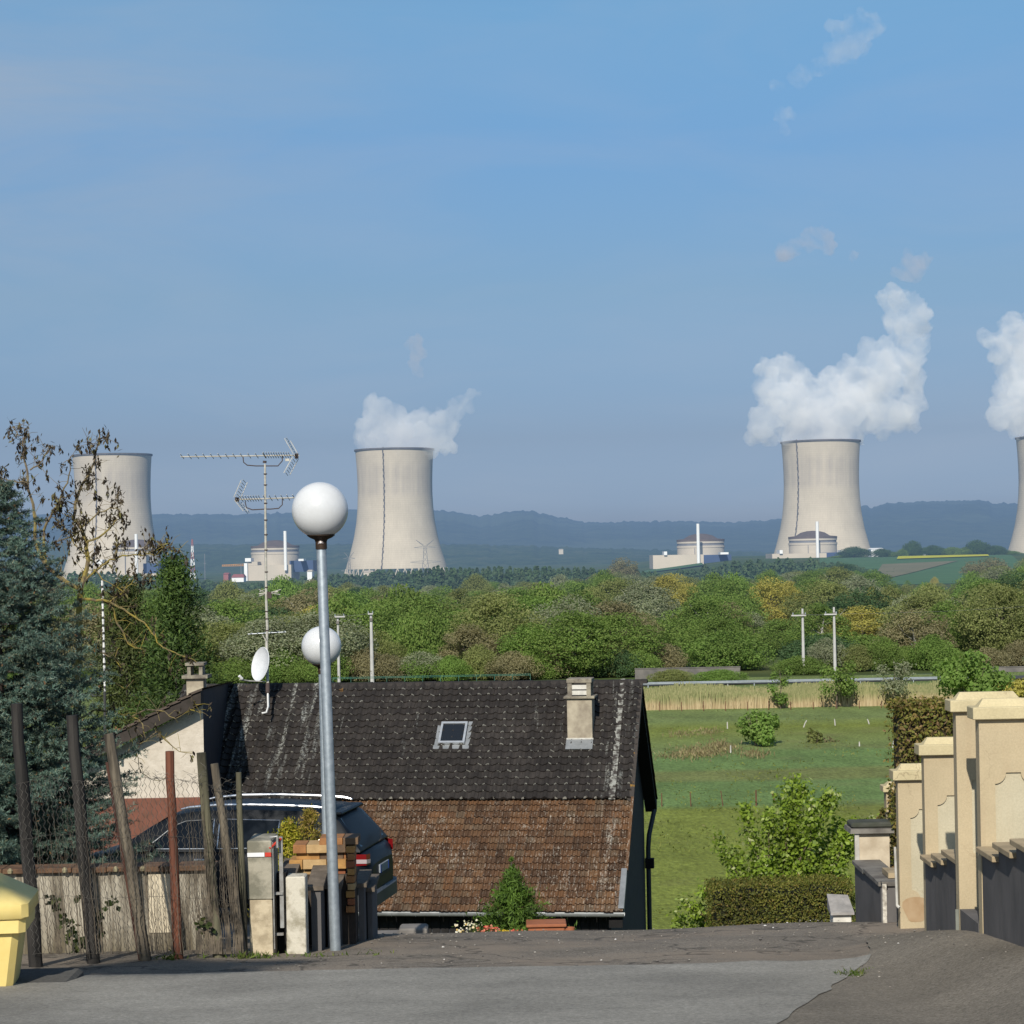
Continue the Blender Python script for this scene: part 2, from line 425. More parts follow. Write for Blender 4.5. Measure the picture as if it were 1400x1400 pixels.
def cooling_tower(px_mid, ladder_px, label, d=2860):
    rimz = 143.5/FPX*d + ZC
    c = P(px_mid, 612, d); loc = (c.x, d, rimz-165)
    r = thing('cooling_tower', label, 'cooling tower', loc, 0, 'cooling towers of the power station')
    prof = []
    for i in range(41):
        z = 10 + 155*i/40
        prof.append((interp(tower_prof, z), z))
    prof += [(prof[-1][0]-1.2, 165), (prof[-1][0]-2.2, 140)]
    mb = MB().lathe(prof, 96); mb.build('shell', TOWERM, r, True, True)
    rr = prof[40][0]
    MB().lathe([(rr+.2,162.8),(rr+1.3,163.2),(rr+1.3,165.3),(rr-1.3,165.3)], 96).build('rim', DARKST, r, True, True)
    mb = MB()   # slanted columns that carry the shell
    n = 44; r0, r1 = interp(tower_prof, 0)+1.5, interp(tower_prof, 10)
    for k in range(n):
        a = 2*pi*k/n
        for sgn in (-1, 1):
            a2 = a + sgn*pi/n
            mb.tube([(r0*cos(a), r0*sin(a), -3), (r1*cos(a2), r1*sin(a2), 10.3)], .55, 5)
    mb.build('support_columns', TOWERM, r, True)
    # ladder with its landings, running up the side turned to the village
    a = math.asin(max(-.97, min(.97, (ladder_px-px_mid)/ (51.0)))); a = -pi/2 + a
    mb = MB(); z = 3
    while z < 166:
        R = interp(tower_prof, min(z, 165)) + .5
        q = Vector((R*cos(a), R*sin(a), z)); R2 = interp(tower_prof, min(z+3.2, 165))+.5
        q2 = Vector((R2*cos(a), R2*sin(a), min(z+3.2, 166)))
        off = Vector((-sin(a), cos(a), 0))*(.25 if int(z/3.9) % 2 else -.25)
        mb.tube([q+off, q2+off], .95 if int(z/3.2) % 3 else 1.25, 4); z += 3.9
    mb.build('ladder', DARKST, r, True)
    return r
T2 = cooling_tower(539, 527, 'cooling tower with thin ragged plume and sooty upper band, right of the lamp globe')
T3 = cooling_tower(1122, 1086, 'cooling tower under the widest white plume, a domed reactor before its foot')
T1 = cooling_tower(153, 140, 'cooling tower without any steam, seen behind the bare branches')
T4 = cooling_tower(1444, 1420, 'cooling tower cut off by the picture edge under a tall plume')

# ------------------------------------------------------------------ steam
def blob_mesh(blobs, vox, disp):
    tmp = bpy.data.meshes.new('tmp'); V = []; F = []
    import bmesh
    bm = bmesh.new()
    for (c, r) in blobs:
        bmesh.ops.create_icosphere(bm, subdivisions=2, radius=r, matrix=Matrix.Translation(c))
    bm.to_mesh(tmp); bm.free()
    o = bpy.data.objects.new('tmp', tmp); COL.objects.link(o)
    md = o.modifiers.new('r', 'REMESH'); md.mode = 'VOXEL'; md.voxel_size = vox
    bpy.context.view_layer.update()
    me = bpy.data.meshes.new_from_object(o.evaluated_get(bpy.context.evaluated_depsgraph_get()))
    bpy.data.objects.remove(o)
    n = len(me.vertices); co = np.empty(n*3, np.float32); me.vertices.foreach_get('co', co); co = co.reshape(-1, 3)
    no = np.empty(n*3, np.float32); me.vertex_normals.foreach_get('vector', no); no = no.reshape(-1, 3)
    for i in range(n):
        q = co[i]; d = 0
        for f, a in ((.026, 1.0), (.055, .65), (.11, .42), (.2, .22)):
            d += (abs(mnoise.noise((q[0]*f, q[1]*f, q[2]*f)))*2.4 - .55)*a
        co[i] = q + no[i]*d*disp
    me.vertices.foreach_set('co', co.reshape(-1)); me.update()
    return me
def steam_mat(name, dens, nlo, nhi, nscale, col=(1,1,1), soft=None):
    m, t = newmat(name); p = t.pos(False)
    f = t.noise(p, nscale, 6, .66, .5)
    dn = t.math('MULTIPLY', t.ramp(f, [(nlo, 0.0), (nhi, 1.0)]), dens)
    v = t.n.new('ShaderNodeVolumePrincipled'); v.inputs['Color'].default_value = (*col, 1); v.inputs['Anisotropy'].default_value = 0.0
    t.link(dn, v.inputs['Density']); 
    v.inputs['Emission Strength'].default_value = 0.0
    t.out(v.outputs[0], vol=True); return m
def plume(name, label, cat, pxs, d, mat, vox=4.0, disp=5.0, group=None, floor=None):
    bl = []
    for (x, y, r) in pxs:
        c = P(x, y, d); R = mpx(r, d); c.y += random.uniform(-.5, .5)*R*1.2
        bl.append((c, R))
    base = Vector((bl[0][0].x, d, min(c.z-R for c, R in bl)))
    me = blob_mesh([(c-base, R) for c, R in bl], vox, disp)
    if floor is not None:   # the plume leaves the tower at its rim
        co = np.empty(len(me.vertices)*3, np.float32); me.vertices.foreach_get('co', co); co = co.reshape(-1,3)
        z0 = floor-base.z; low = co[:,2] < z0; co[low,2] = z0 - (z0-co[low,2])*.12
        me.vertices.foreach_set('co', co.reshape(-1)); me.update()
    o = link(name, me, mat, smooth=True); o.location = base
    return tag(o, label, cat, group)
STEAM = steam_mat('dense steam', .042, .33, .66, .030)
STEAM_T = steam_mat('thin steam', .030, .30, .62, .020)
WISP = steam_mat('torn steam wisp', .0260, .40, .75, .016)
WISPG = steam_mat('grey steam wisp', .0520, .38, .75, .018, (.80,.77,.80))
RIM = 143.5/FPX*2860 + ZC
plume('steam_plume', 'widest dense white plume, over the tower with a domed reactor, rising to the right', 'steam plume',
  [(1122,588,44),(1090,590,26),(1160,592,24),(1205,590,16),(1030,596,13),(1048,602,12),(1045,577,22),(1036,585,14),(1080,560,32),(1122,560,38),(1165,558,38),(1205,560,36),(1238,572,20),(1250,584,10),(1055,540,26),(1048,512,20),(1075,500,21),(1095,512,20),(1090,530,26),(1140,530,26),(1175,522,30),(1205,515,32),(1150,508,18),(1168,498,17),(1190,486,19),(1215,480,22),(1240,470,24),(1262,452,18),(1240,500,24),(1252,530,18),(1245,550,20),(1228,440,20),(1232,414,21),(1254,428,20),(1208,410,16),(1224,404,15)],
  2860, STEAM, 4.5, 8, 'steam over the cooling towers', RIM-5)
plume('steam_plume', 'tall white steam plume cut by the picture edge above the tower at the edge', 'steam plume',
  [(1444,585,46),(1396,575,26),(1372,568,22),(1362,555,16),(1390,540,32),(1420,545,40),(1400,505,34),(1376,520,18),(1365,475,22),(1385,458,26),(1352,462,13),(1410,470,36),(1440,500,40),(1378,440,12),(1398,436,14)],
  2860, STEAM, 4.5, 8, 'steam over the cooling towers', RIM-5)
plume('steam_plume', 'thin ragged steam cloud drifting off the tower beside the lamp globe', 'steam plume',
  [(539,606,36),(505,598,22),(495,590,14),(575,598,28),(605,598,20),(615,610,14),(520,575,24),(508,560,16),(530,555,14),(545,580,26),(575,580,22),(605,578,20),(622,560,14),(635,550,12),(648,540,9)],
  2860, STEAM_T, 4.5, 7, 'steam over the cooling towers', RIM-18)
plume('steam_wisp', 'faint grey puff of steam high above the tower beside the lamp globe', 'steam wisp', [(567,468,14),(571,482,13),(566,495,12),(570,508,10)], 2860, WISPG, 4, 5)
plume('steam_wisp', 'long pale wisp of steam nearest the top of the sky', 'steam wisp', [(1180,40,26),(1165,60,24),(1150,72,20),(1125,88,17),(1095,104,15),(1062,118,12),(1198,34,12),(1140,40,11)], 2860, WISP, 5, 8)
plume('steam_wisp', 'small faint puff below the long wisp of steam', 'steam wisp', [(1066,158,13),(1076,156,11),(1072,178,9)], 2860, WISP, 4, 5)
plume('steam_wisp', 'mauve torn wisp of steam with a drooping end above the widest plume', 'steam wisp', [(1125,322,15),(1105,330,16),(1082,340,16),(1070,348,12),(1132,340,13),(1165,352,9)], 2860, WISPG, 4, 6)
plume('steam_wisp', 'mauve round puff of steam just over the top of the widest plume', 'steam wisp', [(1262,358,15),(1245,366,18),(1228,372,12),(1240,350,10)], 2860, WISPG, 4, 6)

# ================================================================== reactor buildings
CONC = simple('reactor concrete', (.50,.44,.35), (.44,.39,.31), .05, .85, haze=True)
CONC2 = simple('reactor cladding', (.54,.46,.36), (.48,.42,.33), .04, .8, haze=True)
GREYB = simple('reactor grey band', (.20,.20,.21), None, .1, .8, haze=True)
DOMEM = simple('brown dome roofing', (.125,.095,.085), (.10,.08,.07), .1, .8, haze=True)
BLUEB = simple('blue clad hall', (.045,.075,.15), None, .1, .7, haze=True)
WHITEF = simple('far white paint', (.80,.79,.76), (.74,.73,.70), .1, .7, haze=True)
REDF = simple('far red paint', (.30,.11,.10), None, .1, .7, haze=True)
def rbox(mb, x0, x1, y0, y1, d, depth, mi=0):
    a = P(x0, y1, d); b_ = P(x1, y0, d)
    mb.box(a.x, b_.x, d, d+depth, a.z, b_.z, mi=mi)
def reactor(cxp, rim, bot, half, stack_px, stack_top, stack_bot, hall, blue, label, d=2700, extra=()):
    c = P(cxp, bot, d); zt = ZREL(cxp, rim, d)
    R = mpx(half, d)
    r = thing('reactor_building', label, 'reactor building', (c.x, d, H(c.x, d)), 0, 'domed reactor buildings')
    z0 = H(c.x, d); cc = (c.x, d+R, 0); band = mpx(9, d)
    MB().lathe([(R, z0-2), (R, zt-band)], 64, cc).build('containment', CONC, r, smooth=True)
    mb = MB(); zb = zt-band
    mb.lathe([(R*1.005, zb), (R*1.02, zb+.3), (R*1.02, zb+band*.35)], 64, cc, 0)
    mb.lathe([(R*.985, zb+band*.35), (R*.985, zb+band*.7)], 64, cc, 1); mb.lathe([(R*1.01, zb+band*.7), (R*1.01, zt)], 64, cc, 0)
    mb.build('ring_band', [CONC, GREYB], r, smooth=True)
    dh = mpx(10.5, d)
    MB().lathe([(R*1.02, zt), (R*1.02, zt+dh*.25), (R*.72, zt+dh*.35), (R*.5, zt+dh*.78), (R*.25, zt+dh*.97), (0, zt+dh*1.03)], 64, cc).build('dome_roof', DOMEM, r, smooth=True)
    mb = MB()
    for (a, b2, e, f) in hall: rbox(mb, a, b2, e, f, d-30, 70)
    mb.build('service_hall', CONC2, r)
    if blue:
        mb = MB()
        for (a, b2, e, f) in blue: rbox(mb, a, b2, e, f, d-5, 60)
        mb.build('turbine_hall', BLUEB, r)
    mb = MB(); q = P(stack_px, stack_bot, d-34); zs = ZREL(stack_px, stack_top, d-34)
    mb.lathe([(mpx(2.3, d), q.z-6), (mpx(2.1, d), zs)], 16, (q.x, d-34, 0)); mb.build('vent_stack', WHITEF, r, smooth=True)
    for (a, b2, e, f) in extra:
        mb = MB(); rbox(mb, a, b2, e, f, d-33, 30); mb.build('rooftop_plant', WHITEF, r)
    mb = MB()   # narrow dark service line down the containment
    q = P(cxp-11, bot, d); mb.tube([(q.x, d-.2, z0), (q.x, d-.2, zb)], mpx(.5, d), 4); mb.build('service_ladder', GREYB, r)
    return r
reactor(961, 740, 762, 32.5, 955, 716, 764, [(893,962,758,778)], [(960,1000,758,775)], 'domed reactor building standing clear of the towers against the hill', extra=[(908,912,754,759),(985,996,755,758)])
reactor(1116, 736, 758, 33, 1118, 713, 762, [(1056,1130,756,772)], [(1122,1156,755,772)], 'domed reactor building in front of the tower with the widest plume', extra=[(1066,1070,752,757),(1150,1154,752,755)])
reactor(373, 749, 768, 33, 390.5, 726, 773, [(338,398,772,800),(338,352,768,773)], [(396,428,766,782)], 'domed reactor building crossed by the roof antenna mast', extra=[(335,343,763,768),(334,338,770,795),(408,415,764,767)])
reactor(182, 748, 768, 33, 187, 730, 785, [(150,215,784,798),(196,230,787,797)], [(196,216,770,786)], 'domed reactor building half hidden by bare branches', extra=[(132,140,765,772)])
# other small things of the plant -------------------------------------------------
def pole_mast(x, y0, y1, d, w, label):
    a, b_ = P(x, y1, d), P(x, y0, d); r = thing('radio_mast', label, 'radio mast', a)
    h = b_.z-a.z; n = 7; W_ = mpx(w, d)
    for k in range(n):
        mb = MB(); z0, z1 = h*k/n, h*(k+1)/n; w0, w1 = W_*(1-k/n*.8), W_*(1-(k+1)/n*.8)
        for sx in (-1, 1):
            for sy in (-1, 1): mb.tube([(sx*w0, sy*w0, z0), (sx*w1, sy*w1, z1)], mpx(.42, d), 4)
            mb.tube([(sx*w0, -w0, z0), (-sx*w1, -w1, z1)], mpx(.3, d), 4)
        mb.tube([(-w0,-w0,z0),(w0,-w0,z0),(w0,w0,z0),(-w0,w0,z0),(-w0,-w0,z0)], mpx(.3, d), 4)
        mb.build('lattice_section', WHITEF if k % 2 else REDF, r, True)
    MB().lathe([(mpx(2.0, d), h*.62), (mpx(2.0, d), h*.70)], 8).build('antenna_ring', WHITEF, r, True)
    return r
pole_mast(264, 737, 800, 2600, 3.4, 'red and white lattice radio mast left of the reactor crossed by the antenna mast')
r = thing('slim_mast', 'thin grey mast beside the red and white radio mast', 'mast', P(280.5, 800, 2600))
MB().tube([(0,0,0),(0,0,mpx(43,2600))], mpx(.6,2600), 5).build('mast_pole', STEELF, r, True)
MB().tube([(-mpx(1.6,2600),0,mpx(30,2600)),(mpx(1.6,2600),0,mpx(30,2600))], mpx(.5,2600), 4).build('cross_bar', STEELF, r, True)
ORANGE = simple('orange crane paint', (.50,.24,.06), None, .2, .7, haze=True)
r = thing('crane', 'small orange crane jib above the plant roofs', 'crane', P(330, 800, 2620))
q = mpx(1, 2620)
mb = MB(); mb.tube([(-q*26,0,q*26.5),(q*4,0,q*26.5)], q*.55, 4); mb.tube([(-q*26,0,q*28),(q*4,0,q*28.8)], q*.5, 4)
for k in range(10): mb.tube([(-q*26+q*3*k,0,q*26.5),(-q*24.5+q*3*k,0,q*28.2)], q*.35, 4)
mb.build('jib', ORANGE, r, True); MB().tube([(0,0,0),(0,0,q*29)], q*.6, 4).build('tower', STEELF, r, True)
def small_building(name, label, cat, x0, x1, y0, y1, d, wall, roofm, depth=25):
    a = P(x0, y1, d); b_ = P(x1, y0, d); r = thing(name, label, cat, (a.x, d, a.z)); h = b_.z-a.z; w_ = b_.x-a.x
    MB().box(0, w_, 0, depth, -6, h*.72).build('wall', wall, r, True)
    MB().frustum((-.6, w_+.6, -.6, depth+.6), h*.72, (w_*.08, w_*.92, depth*.3, depth*.7), h).build('roof', roofm, r, True)
small_building('site_office', 'low red and white site building left of the plant hall', 'building', 317, 333, 785, 801, 2560, WHITEF, REDF)
small_building('site_shed', 'small red shed beside the site building', 'shed', 305.5, 312, 783, 790, 2580, REDF, REDF)
small_building('pump_house', 'tiny white building in front of the trees right of the plant hall', 'building', 420, 426.5, 779, 788, 2500, WHITEF, CONC)
small_building('valve_house', 'low cream building at the foot of the tower beside the lamp', 'building', 497, 510, 780, 787, 2700, CONC2, CONC2)
small_building('distant_farmhouse', 'tiny white farmhouse in the far wooded valley', 'farmhouse', 764, 770, 750.5, 753.5, 4150, CONC, CONC, 12)
small_building('white_barn', 'long white roofed barn beside the bushes below the widest plume', 'barn', 1191, 1208, 749, 755, 2620, WHITEF, WHITEF)
small_building('field_hut', 'pair of tiny white boxes behind the yellow rapeseed', 'hut', 1263, 1269, 757.5, 761, 2480, WHITEF, WHITEF, 6)
r = thing('water_tower', 'tiny white tower standing on the hillside between the towers', 'tower', P(1334, 733, 7700)); h = mpx(8, 7700)
MB().lathe([(6,-20),(5,h*.7),(9,h*.75),(9,h),(0,h*1.1)], 12).build('shaft', WHITEF, r, True)
def pylon(x, y0, y1, d, w, label):
    a = P(x, y1, d); h = P(x, y0, d).z - a.z; W_ = mpx(w, d); q = mpx(.33, d)
    r = thing('power_pylon', label, 'pylon', a); mb = MB()
    zs = [0, .22, .40, .55, .68, .80]
    ws = [.5, .36, .26, .2, .17, .15]
    for (z0, z1), (w0, w1) in zip(zip(zs, zs[1:]), zip(ws, ws[1:])):
        for sx in (-1, 1):
            for sy in (-1, 1):
                mb.tube([(sx*w0*W_, sy*w0*W_, z0*h), (sx*w1*W_, sy*w1*W_, z1*h)], q, 4)
            mb.tube([(sx*w0*W_, -w0*W_, z0*h), (-sx*w1*W_, -w1*W_, z1*h)], q*.8, 4)
    mb.build('lattice_body', STEELF, r, True); mb = MB()
    for sx in (-1, 1):
        mb.tube([(0,0,.80*h), (sx*W_*.95,0,1.0*h)], q, 4); mb.tube([(sx*.15*W_,0,.86*h),(sx*W_*.95,0,1.0*h)], q, 4)
        mb.tube([(0,0,.84*h), (sx*W_*1.15,0,.80*h)], q, 4); mb.tube([(0,0,.78*h), (sx*W_*1.15,0,.80*h)], q, 4)
        mb.tube([(sx*.2*W_,0,.45*h), (sx*W_*1.6,0,.42*h)], q, 4); mb.tube([(sx*.2*W_,0,.38*h), (sx*W_*1.6,0,.42*h)], q, 4)
    mb.build('cross_arms', STEELF, r, True)
pylon(582, 738, 790, 2200, 13, 'grey lattice pylon standing before the foot of the tower beside the lamp')
pylon(478, 755, 798, 2200, 7, 'thin lattice pylon just right of the lamp pole')

# ================================================================== woods
def crown_mesh(name, h, rx, nclump, nleaf, size, seed, shape='round', low=.16):
    rng = np.random.default_rng(seed); pts = []; nrm = []
    for k in range(nclump):
        for _ in range(40):
            q = rng.uniform(-1, 1, 3); rr = np.linalg.norm(q)
            if .25 < rr < 1: break
        q = q/rr*(rr**.45)
        z = low*h + (q[2]*.5+.5)*h*(1-low)*.93
        tt = (z/h-low)/(1-low)
        prof = {'round': (max(.05, 1-abs(tt*2-.85)**2.3))**.5, 'tall': .35+.65*sin(pi*min(1, tt*1.0+.12)), 'cone': 1.08-tt, 'bush': (max(.05, 1-tt**2.2))**.5}[shape]
        rad = np.hypot(q[0], q[1]); rad = min(1, rad)
        a = math.atan2(q[1], q[0])
        c = np.array([cos(a)*rad*rx*prof, sin(a)*rad*rx*prof, z])
        cr = rx*rng.uniform(.24, .50)*(.7 if shape in ('cone','tall') else 1)
        n = int(nleaf*1.05*(cr/(rx*.33))**2)
        v = unit(rng.normal(size=(n,3))); v[:,2] = v[:,2]*.8 + .12
        rr = cr*(rng.uniform(.45, 1.0, (n,1)))**.4*(1+.25*(rng.uniform(0,1,(n,1))**6))
        p = c + v*rr*np.array([1,1,.8])
        pts.append(p); nrm.append(v*.8 + np.array([0,-.0,.40]) + (c-np.array([0,0,h*.40]))/h*1.3)
    pts = np.concatenate(pts); nrm = np.concatenate(nrm)
    ok = pts[:,2] > .2
    return np_mesh(name, leaves(pts[ok], size*.86, .72, nrm[ok], .75, rng))
def trunk_mesh(name, h, r, seed, n=7):
    rng = random.Random(seed); mb = MB()
    top = Vector((rng.uniform(-.4,.4), rng.uniform(-.4,.4), h*.8))
    mb.tube([(0,0,-.6), (0,0,h*.15), top*.5+Vector((rng.uniform(-.3,.3),0,0)), top], [r*1.25, r, r*.65, r*.15], 6)
    for k in range(n):
        t0 = rng.uniform(.22, .75); a = rng.uniform(0, 2*pi); b0 = top*t0; L = h*rng.uniform(.22,.4)
        mb.tube([b0, b0+Vector((cos(a)*L*.5, sin(a)*L*.5, L*.35)), b0+Vector((cos(a)*L*.85, sin(a)*L*.85, L*.9))], [r*.5*(1-t0*.5), r*.28, r*.06], 4)
    me = bpy.data.meshes.new(name); me.from_pydata(mb.v, [], mb.f); me.update(); return me
BARKF = simple('distant bark', (.11,.095,.075), (.07,.06,.05), 2, .9, haze=True)
BARKP = simple('pale birch bark', (.36,.35,.31), (.22,.21,.18), 2, .9, haze=True)
def fmat(name, a, b_, c_):
    f = lambda c, k: (c[0]*1.66*k, c[1]*1.56*k, c[2]*2.2*k)
    return leafmat(name, [(0,f(a,1.30)),(.5,f(b_,.98)),(1,f(c_,.86))], True, .38, .13, .8, .36)
FM = {
 'mid':   fmat('leaf fresh green', (.062,.108,.016),(.105,.165,.026),(.145,.205,.038)),
 'olive': fmat('leaf olive', (.095,.118,.026),(.140,.165,.038),(.185,.205,.058)),
 'brown': fmat('leaf bronze buds', (.115,.112,.040),(.160,.150,.055),(.200,.190,.078)),
 'grey':  fmat('leaf grey willow', (.105,.130,.050),(.160,.185,.078),(.215,.235,.115)),
 'yellow':fmat('leaf yellow blossom', (.190,.182,.028),(.260,.245,.040),(.310,.290,.060)),
 'dark':  fmat('leaf dark green', (.028,.060,.016),(.048,.090,.026),(.070,.115,.034)),
 'bright':fmat('leaf bright green', (.070,.125,.018),(.105,.175,.026),(.145,.220,.040)),
 'pine':  fmat('pine needles', (.012,.038,.016),(.020,.055,.024),(.034,.075,.034)),
}
SHAPES = [crown_mesh('crown a', 10, 4.0, 70, 185, .29, 1, 'round', .03), crown_mesh('crown b', 10, 4.6, 78, 185, .29, 2, 'round', .02), crown_mesh('crown c', 10, 3.6, 64, 170, .28, 3, 'tall', .02),
          crown_mesh('crown d', 4, 4.0, 64, 160, .27, 4, 'bush', .0), crown_mesh('crown e', 10, 3.8, 64, 175, .29, 5, 'round', .04), crown_mesh('crown f', 10, 2.6, 50, 70, .34, 6, 'cone', .05)]
BASEH = [10,10,10,4,10,10]
TR = [trunk_mesh('trunk a', 10, .26, 1), trunk_mesh('trunk b', 10, .22, 2)]
for me in TR[:1]: me.materials.append(BARKF)
TR[1].materials.append(BARKP)
_cm = {}
def crown_of(si, kind):
    if (si, kind) not in _cm:
        me = SHAPES[si].copy(); me.materials.append(FM[kind]); _cm[(si, kind)] = me
    return _cm[(si, kind)]
KINDW = {'mid': ('leafy tree', 'mid green leafy tree within the wood across the valley', 'mid green trees of the valley wood'),
 'olive': ('leafy tree', 'olive green tree in young leaf within the valley wood', 'olive trees of the valley wood'),
 'brown': ('budding tree', 'brownish tree in bud within the valley wood', 'budding trees of the valley wood'),
 'grey': ('willow', 'grey green willow within the valley wood', 'willows of the valley wood'),
 'yellow': ('flowering tree', 'yellow green flowering tree within the valley wood', 'flowering trees of the valley wood'),
 'dark': ('leafy tree', 'dark green dense tree within the valley wood', 'dark trees of the valley wood'),
 'bright': ('leafy tree', 'bright fresh green tree within the valley wood', 'bright trees of the valley wood'),
 'pine': ('pine', 'dark pine within the valley wood', 'pines of the valley wood')}
def tree(x, y, h, w, si, kind, label=None, name='wood_tree', cat=None, group=None, pale=False, z=None):
    r = thing(name, label or KINDW[kind][1], cat or KINDW[kind][0], (x, y, H(x, y) if z is None else z), random.uniform(0, 6.28), None if label else KINDW[kind][2])
    if group: r['group'] = group
    r.scale = (w/8.0, w/8.0, h/10.0)
    for nm, me in (('crown', crown_of(si, kind)), ('trunk', TR[1 if pale else 0])):
        o = bpy.data.objects.new(nm, me); COL.objects.link(o); o.parent = r
        o.scale = (1, 1, 10/BASEH[si]) if nm == 'crown' else (1, 1, 1)
    return r
def skyline(px):   # how high the wood reaches (photo row of the canopy top)
    return interp([(-100,792),(150,800),(230,800),(330,803),(380,795),(430,790),(470,796),(540,802),(600,798),(680,790),(760,796),(830,778),(860,776),(930,787),(1000,790),(1050,782),(1100,772),(1150,770),(1195,776),(1230,800),(1300,804),(1340,776),(1370,765),(1520,765)], px)
mix = ['mid']*8 + ['olive']*8 + ['grey']*5 + ['brown']*2 + ['dark']*2 + ['yellow']*1 + ['bright']*1
def near_special(px, d):
    return any(abs(px-a) < w_ and d < dd for a, w_, dd in ((1058,40,515),(1182,50,426),(995,60,348),(918,34,640)))
for d, step in ((352,58),(384,64),(415,66),(455,62),(510,58),(580,54),(670,48),(790,44),(940,42),(1130,40),(1380,38)):
    x = -70 + random.uniform(0, step)
    while x < 1480:
        px = x + random.uniform(-.25, .25)*step; dd = d*random.uniform(.96, 1.05)
        q = P(px, 800, dd); g_ = H(q.x, dd)
        hmax = (ZREL(px, skyline(px) + random.uniform(-3, 10), dd) - g_)
        base = 10.5 + (dd-340)/1100*6.0
        h = min(hmax*random.uniform(.88, 1.0), base*random.uniform(.72, 1.22)); h = max(h, 4.5)
        k = random.choice(mix)
        if not near_special(px, dd) and not (1215 < px < 1335 and dd > 900 and random.random() < .5):
            wdt = max(mpx(step*1.75, d), h*.78)*random.uniform(.85, 1.15); wdt = min(wdt, h*1.15)
            si = random.choice([0,1,3,4,2,1]) if k != 'dark' else random.choice([0,1,2])
            tree(q.x, dd, h, wdt, si, k, pale=random.random() < .35)
        x += step*random.uniform(.8, 1.2)
def special(px, ytop, ybot, wpx, d, si, kind, label, cat='tree', name='wood_tree', pale=False, ground=None):
    q = P(px, ybot, d); g_ = H(q.x, d); zt = ZREL(px, ytop, d)
    return tree(q.x, d, zt-g_, mpx(wpx, d), si, kind, label, name, cat, pale=pale)
special(1058, 789, 855, 76, 520, 0, 'yellow', 'round yellow flowering tree left of the twin concrete poles', 'flowering tree')
special(1182, 828, 905, 92, 430, 0, 'yellow', 'broad golden flowering tree right of the twin concrete poles', 'flowering tree')
special(918, 784, 850, 58, 650, 1, 'yellow', 'small golden flowering tree below the reactor clear of the towers', 'flowering tree')
special(1192, 800, 850, 36, 520, 2, 'yellow', 'narrow golden tree rising behind the broad golden tree', 'flowering tree')
special(872, 838, 912, 92, 425, 1, 'mid', 'mid green tree filling the gap above the concrete wall', 'leafy tree')
special(950, 846, 912, 80, 440, 0, 'olive', 'olive tree behind the low bright green thicket', 'leafy tree')
special(1022, 838, 908, 74, 430, 4, 'grey', 'grey green tree left of the twin concrete poles', 'willow')
special(1068, 846, 912, 66, 400, 1, 'mid', 'mid green tree touching the left concrete pole', 'leafy tree')
special(990, 872, 918, 110, 352, 3, 'bright', 'low bright green thicket bush above the road barrier', 'bush', 'thicket_bush')
special(905, 886, 920, 62, 350, 3, 'brown', 'dark brownish bush above the concrete wall by the road', 'bush', 'thicket_bush')
special(845, 893, 930, 70, 338, 3, 'dark', 'dark olive bush just behind the roof ridge end', 'bush', 'thicket_bush')
special(575, 898, 935, 72, 338, 3, 'grey', 'pale grey green bush behind the roof ridge', 'bush', 'thicket_bush')
special(388, 895, 935, 62, 338, 3, 'bright', 'bright green bush between the antenna mast and the second lamp', 'bush', 'thicket_bush')
special(745, 905, 935, 60, 338, 3, 'mid', 'low green bush behind the middle of the roof ridge', 'bush', 'thicket_bush')
special(680, 906, 935, 70, 340, 3, 'mid', 'low rounded bush left of the one behind the ridge middle', 'bush', 'thicket_bush')
special(985, 918, 936, 70, 322, 3, 'bright', 'small grassy green bush right behind the barrier', 'bush', 'thicket_bush')
special(920, 918, 936, 56, 322, 3, 'olive', 'small olive bush in front of the concrete wall', 'bush', 'thicket_bush')
special(1390, 862, 915, 44, 380, 5, 'pine', 'dark pine at the edge of the wood above the cream piers', 'pine', 'pine_tree')
special(852, 762, 800, 40, 1400, 0, 'brown', 'reddish brown bare tree on the skyline left of the clear reactor', 'bare tree')
special(1352, 762, 800, 60, 1250, 0, 'brown', 'tall brownish tree beside the green field', 'budding tree')
for d, step in ((338,40),(362,62)):   # undergrowth along the edge of the wood
    x = -60 + random.uniform(0, step)
    while x < 1480:
        dd = d*random.uniform(.985, 1.03); q = P(x, 915, dd)
        if not (870 < x < 1075): tree(q.x, dd, random.uniform(2.2, 4.6), mpx(step*1.5, d)*random.uniform(.8,1.2), 3, random.choice(['mid','olive','grey','dark','bright','mid','brown']), 'low scrub bush along the front edge of the valley wood', 'scrub_bush', 'bush', 'scrub along the edge of the wood')
        x += step*random.uniform(.7, 1.2)
for (px, yt, w_, k) in ((1168,750,42,'dark'),(1205,752,30,'dark'),(1222,756,26,'mid'),(1248,743,26,'dark'),(1275,748,30,'dark'),(1302,750,34,'mid'),(1336,742,34,'dark'),(1360,748,34,'dark'),(1382,754,26,'mid'),(1148,760,26,'mid'),(1320,750,24,'mid'),(1235,752,20,'mid'),(1288,751,22,'dark')):
    d = 2450; q = P(px, 760, d); tree(q.x, d, ZREL(px, yt, d)-H(q.x, d), mpx(w_, d), 3, k, 'dark bush in the far hedgerow above the rapeseed field', 'hedgerow_bush', 'bush', 'far hedgerow above the rapeseed')
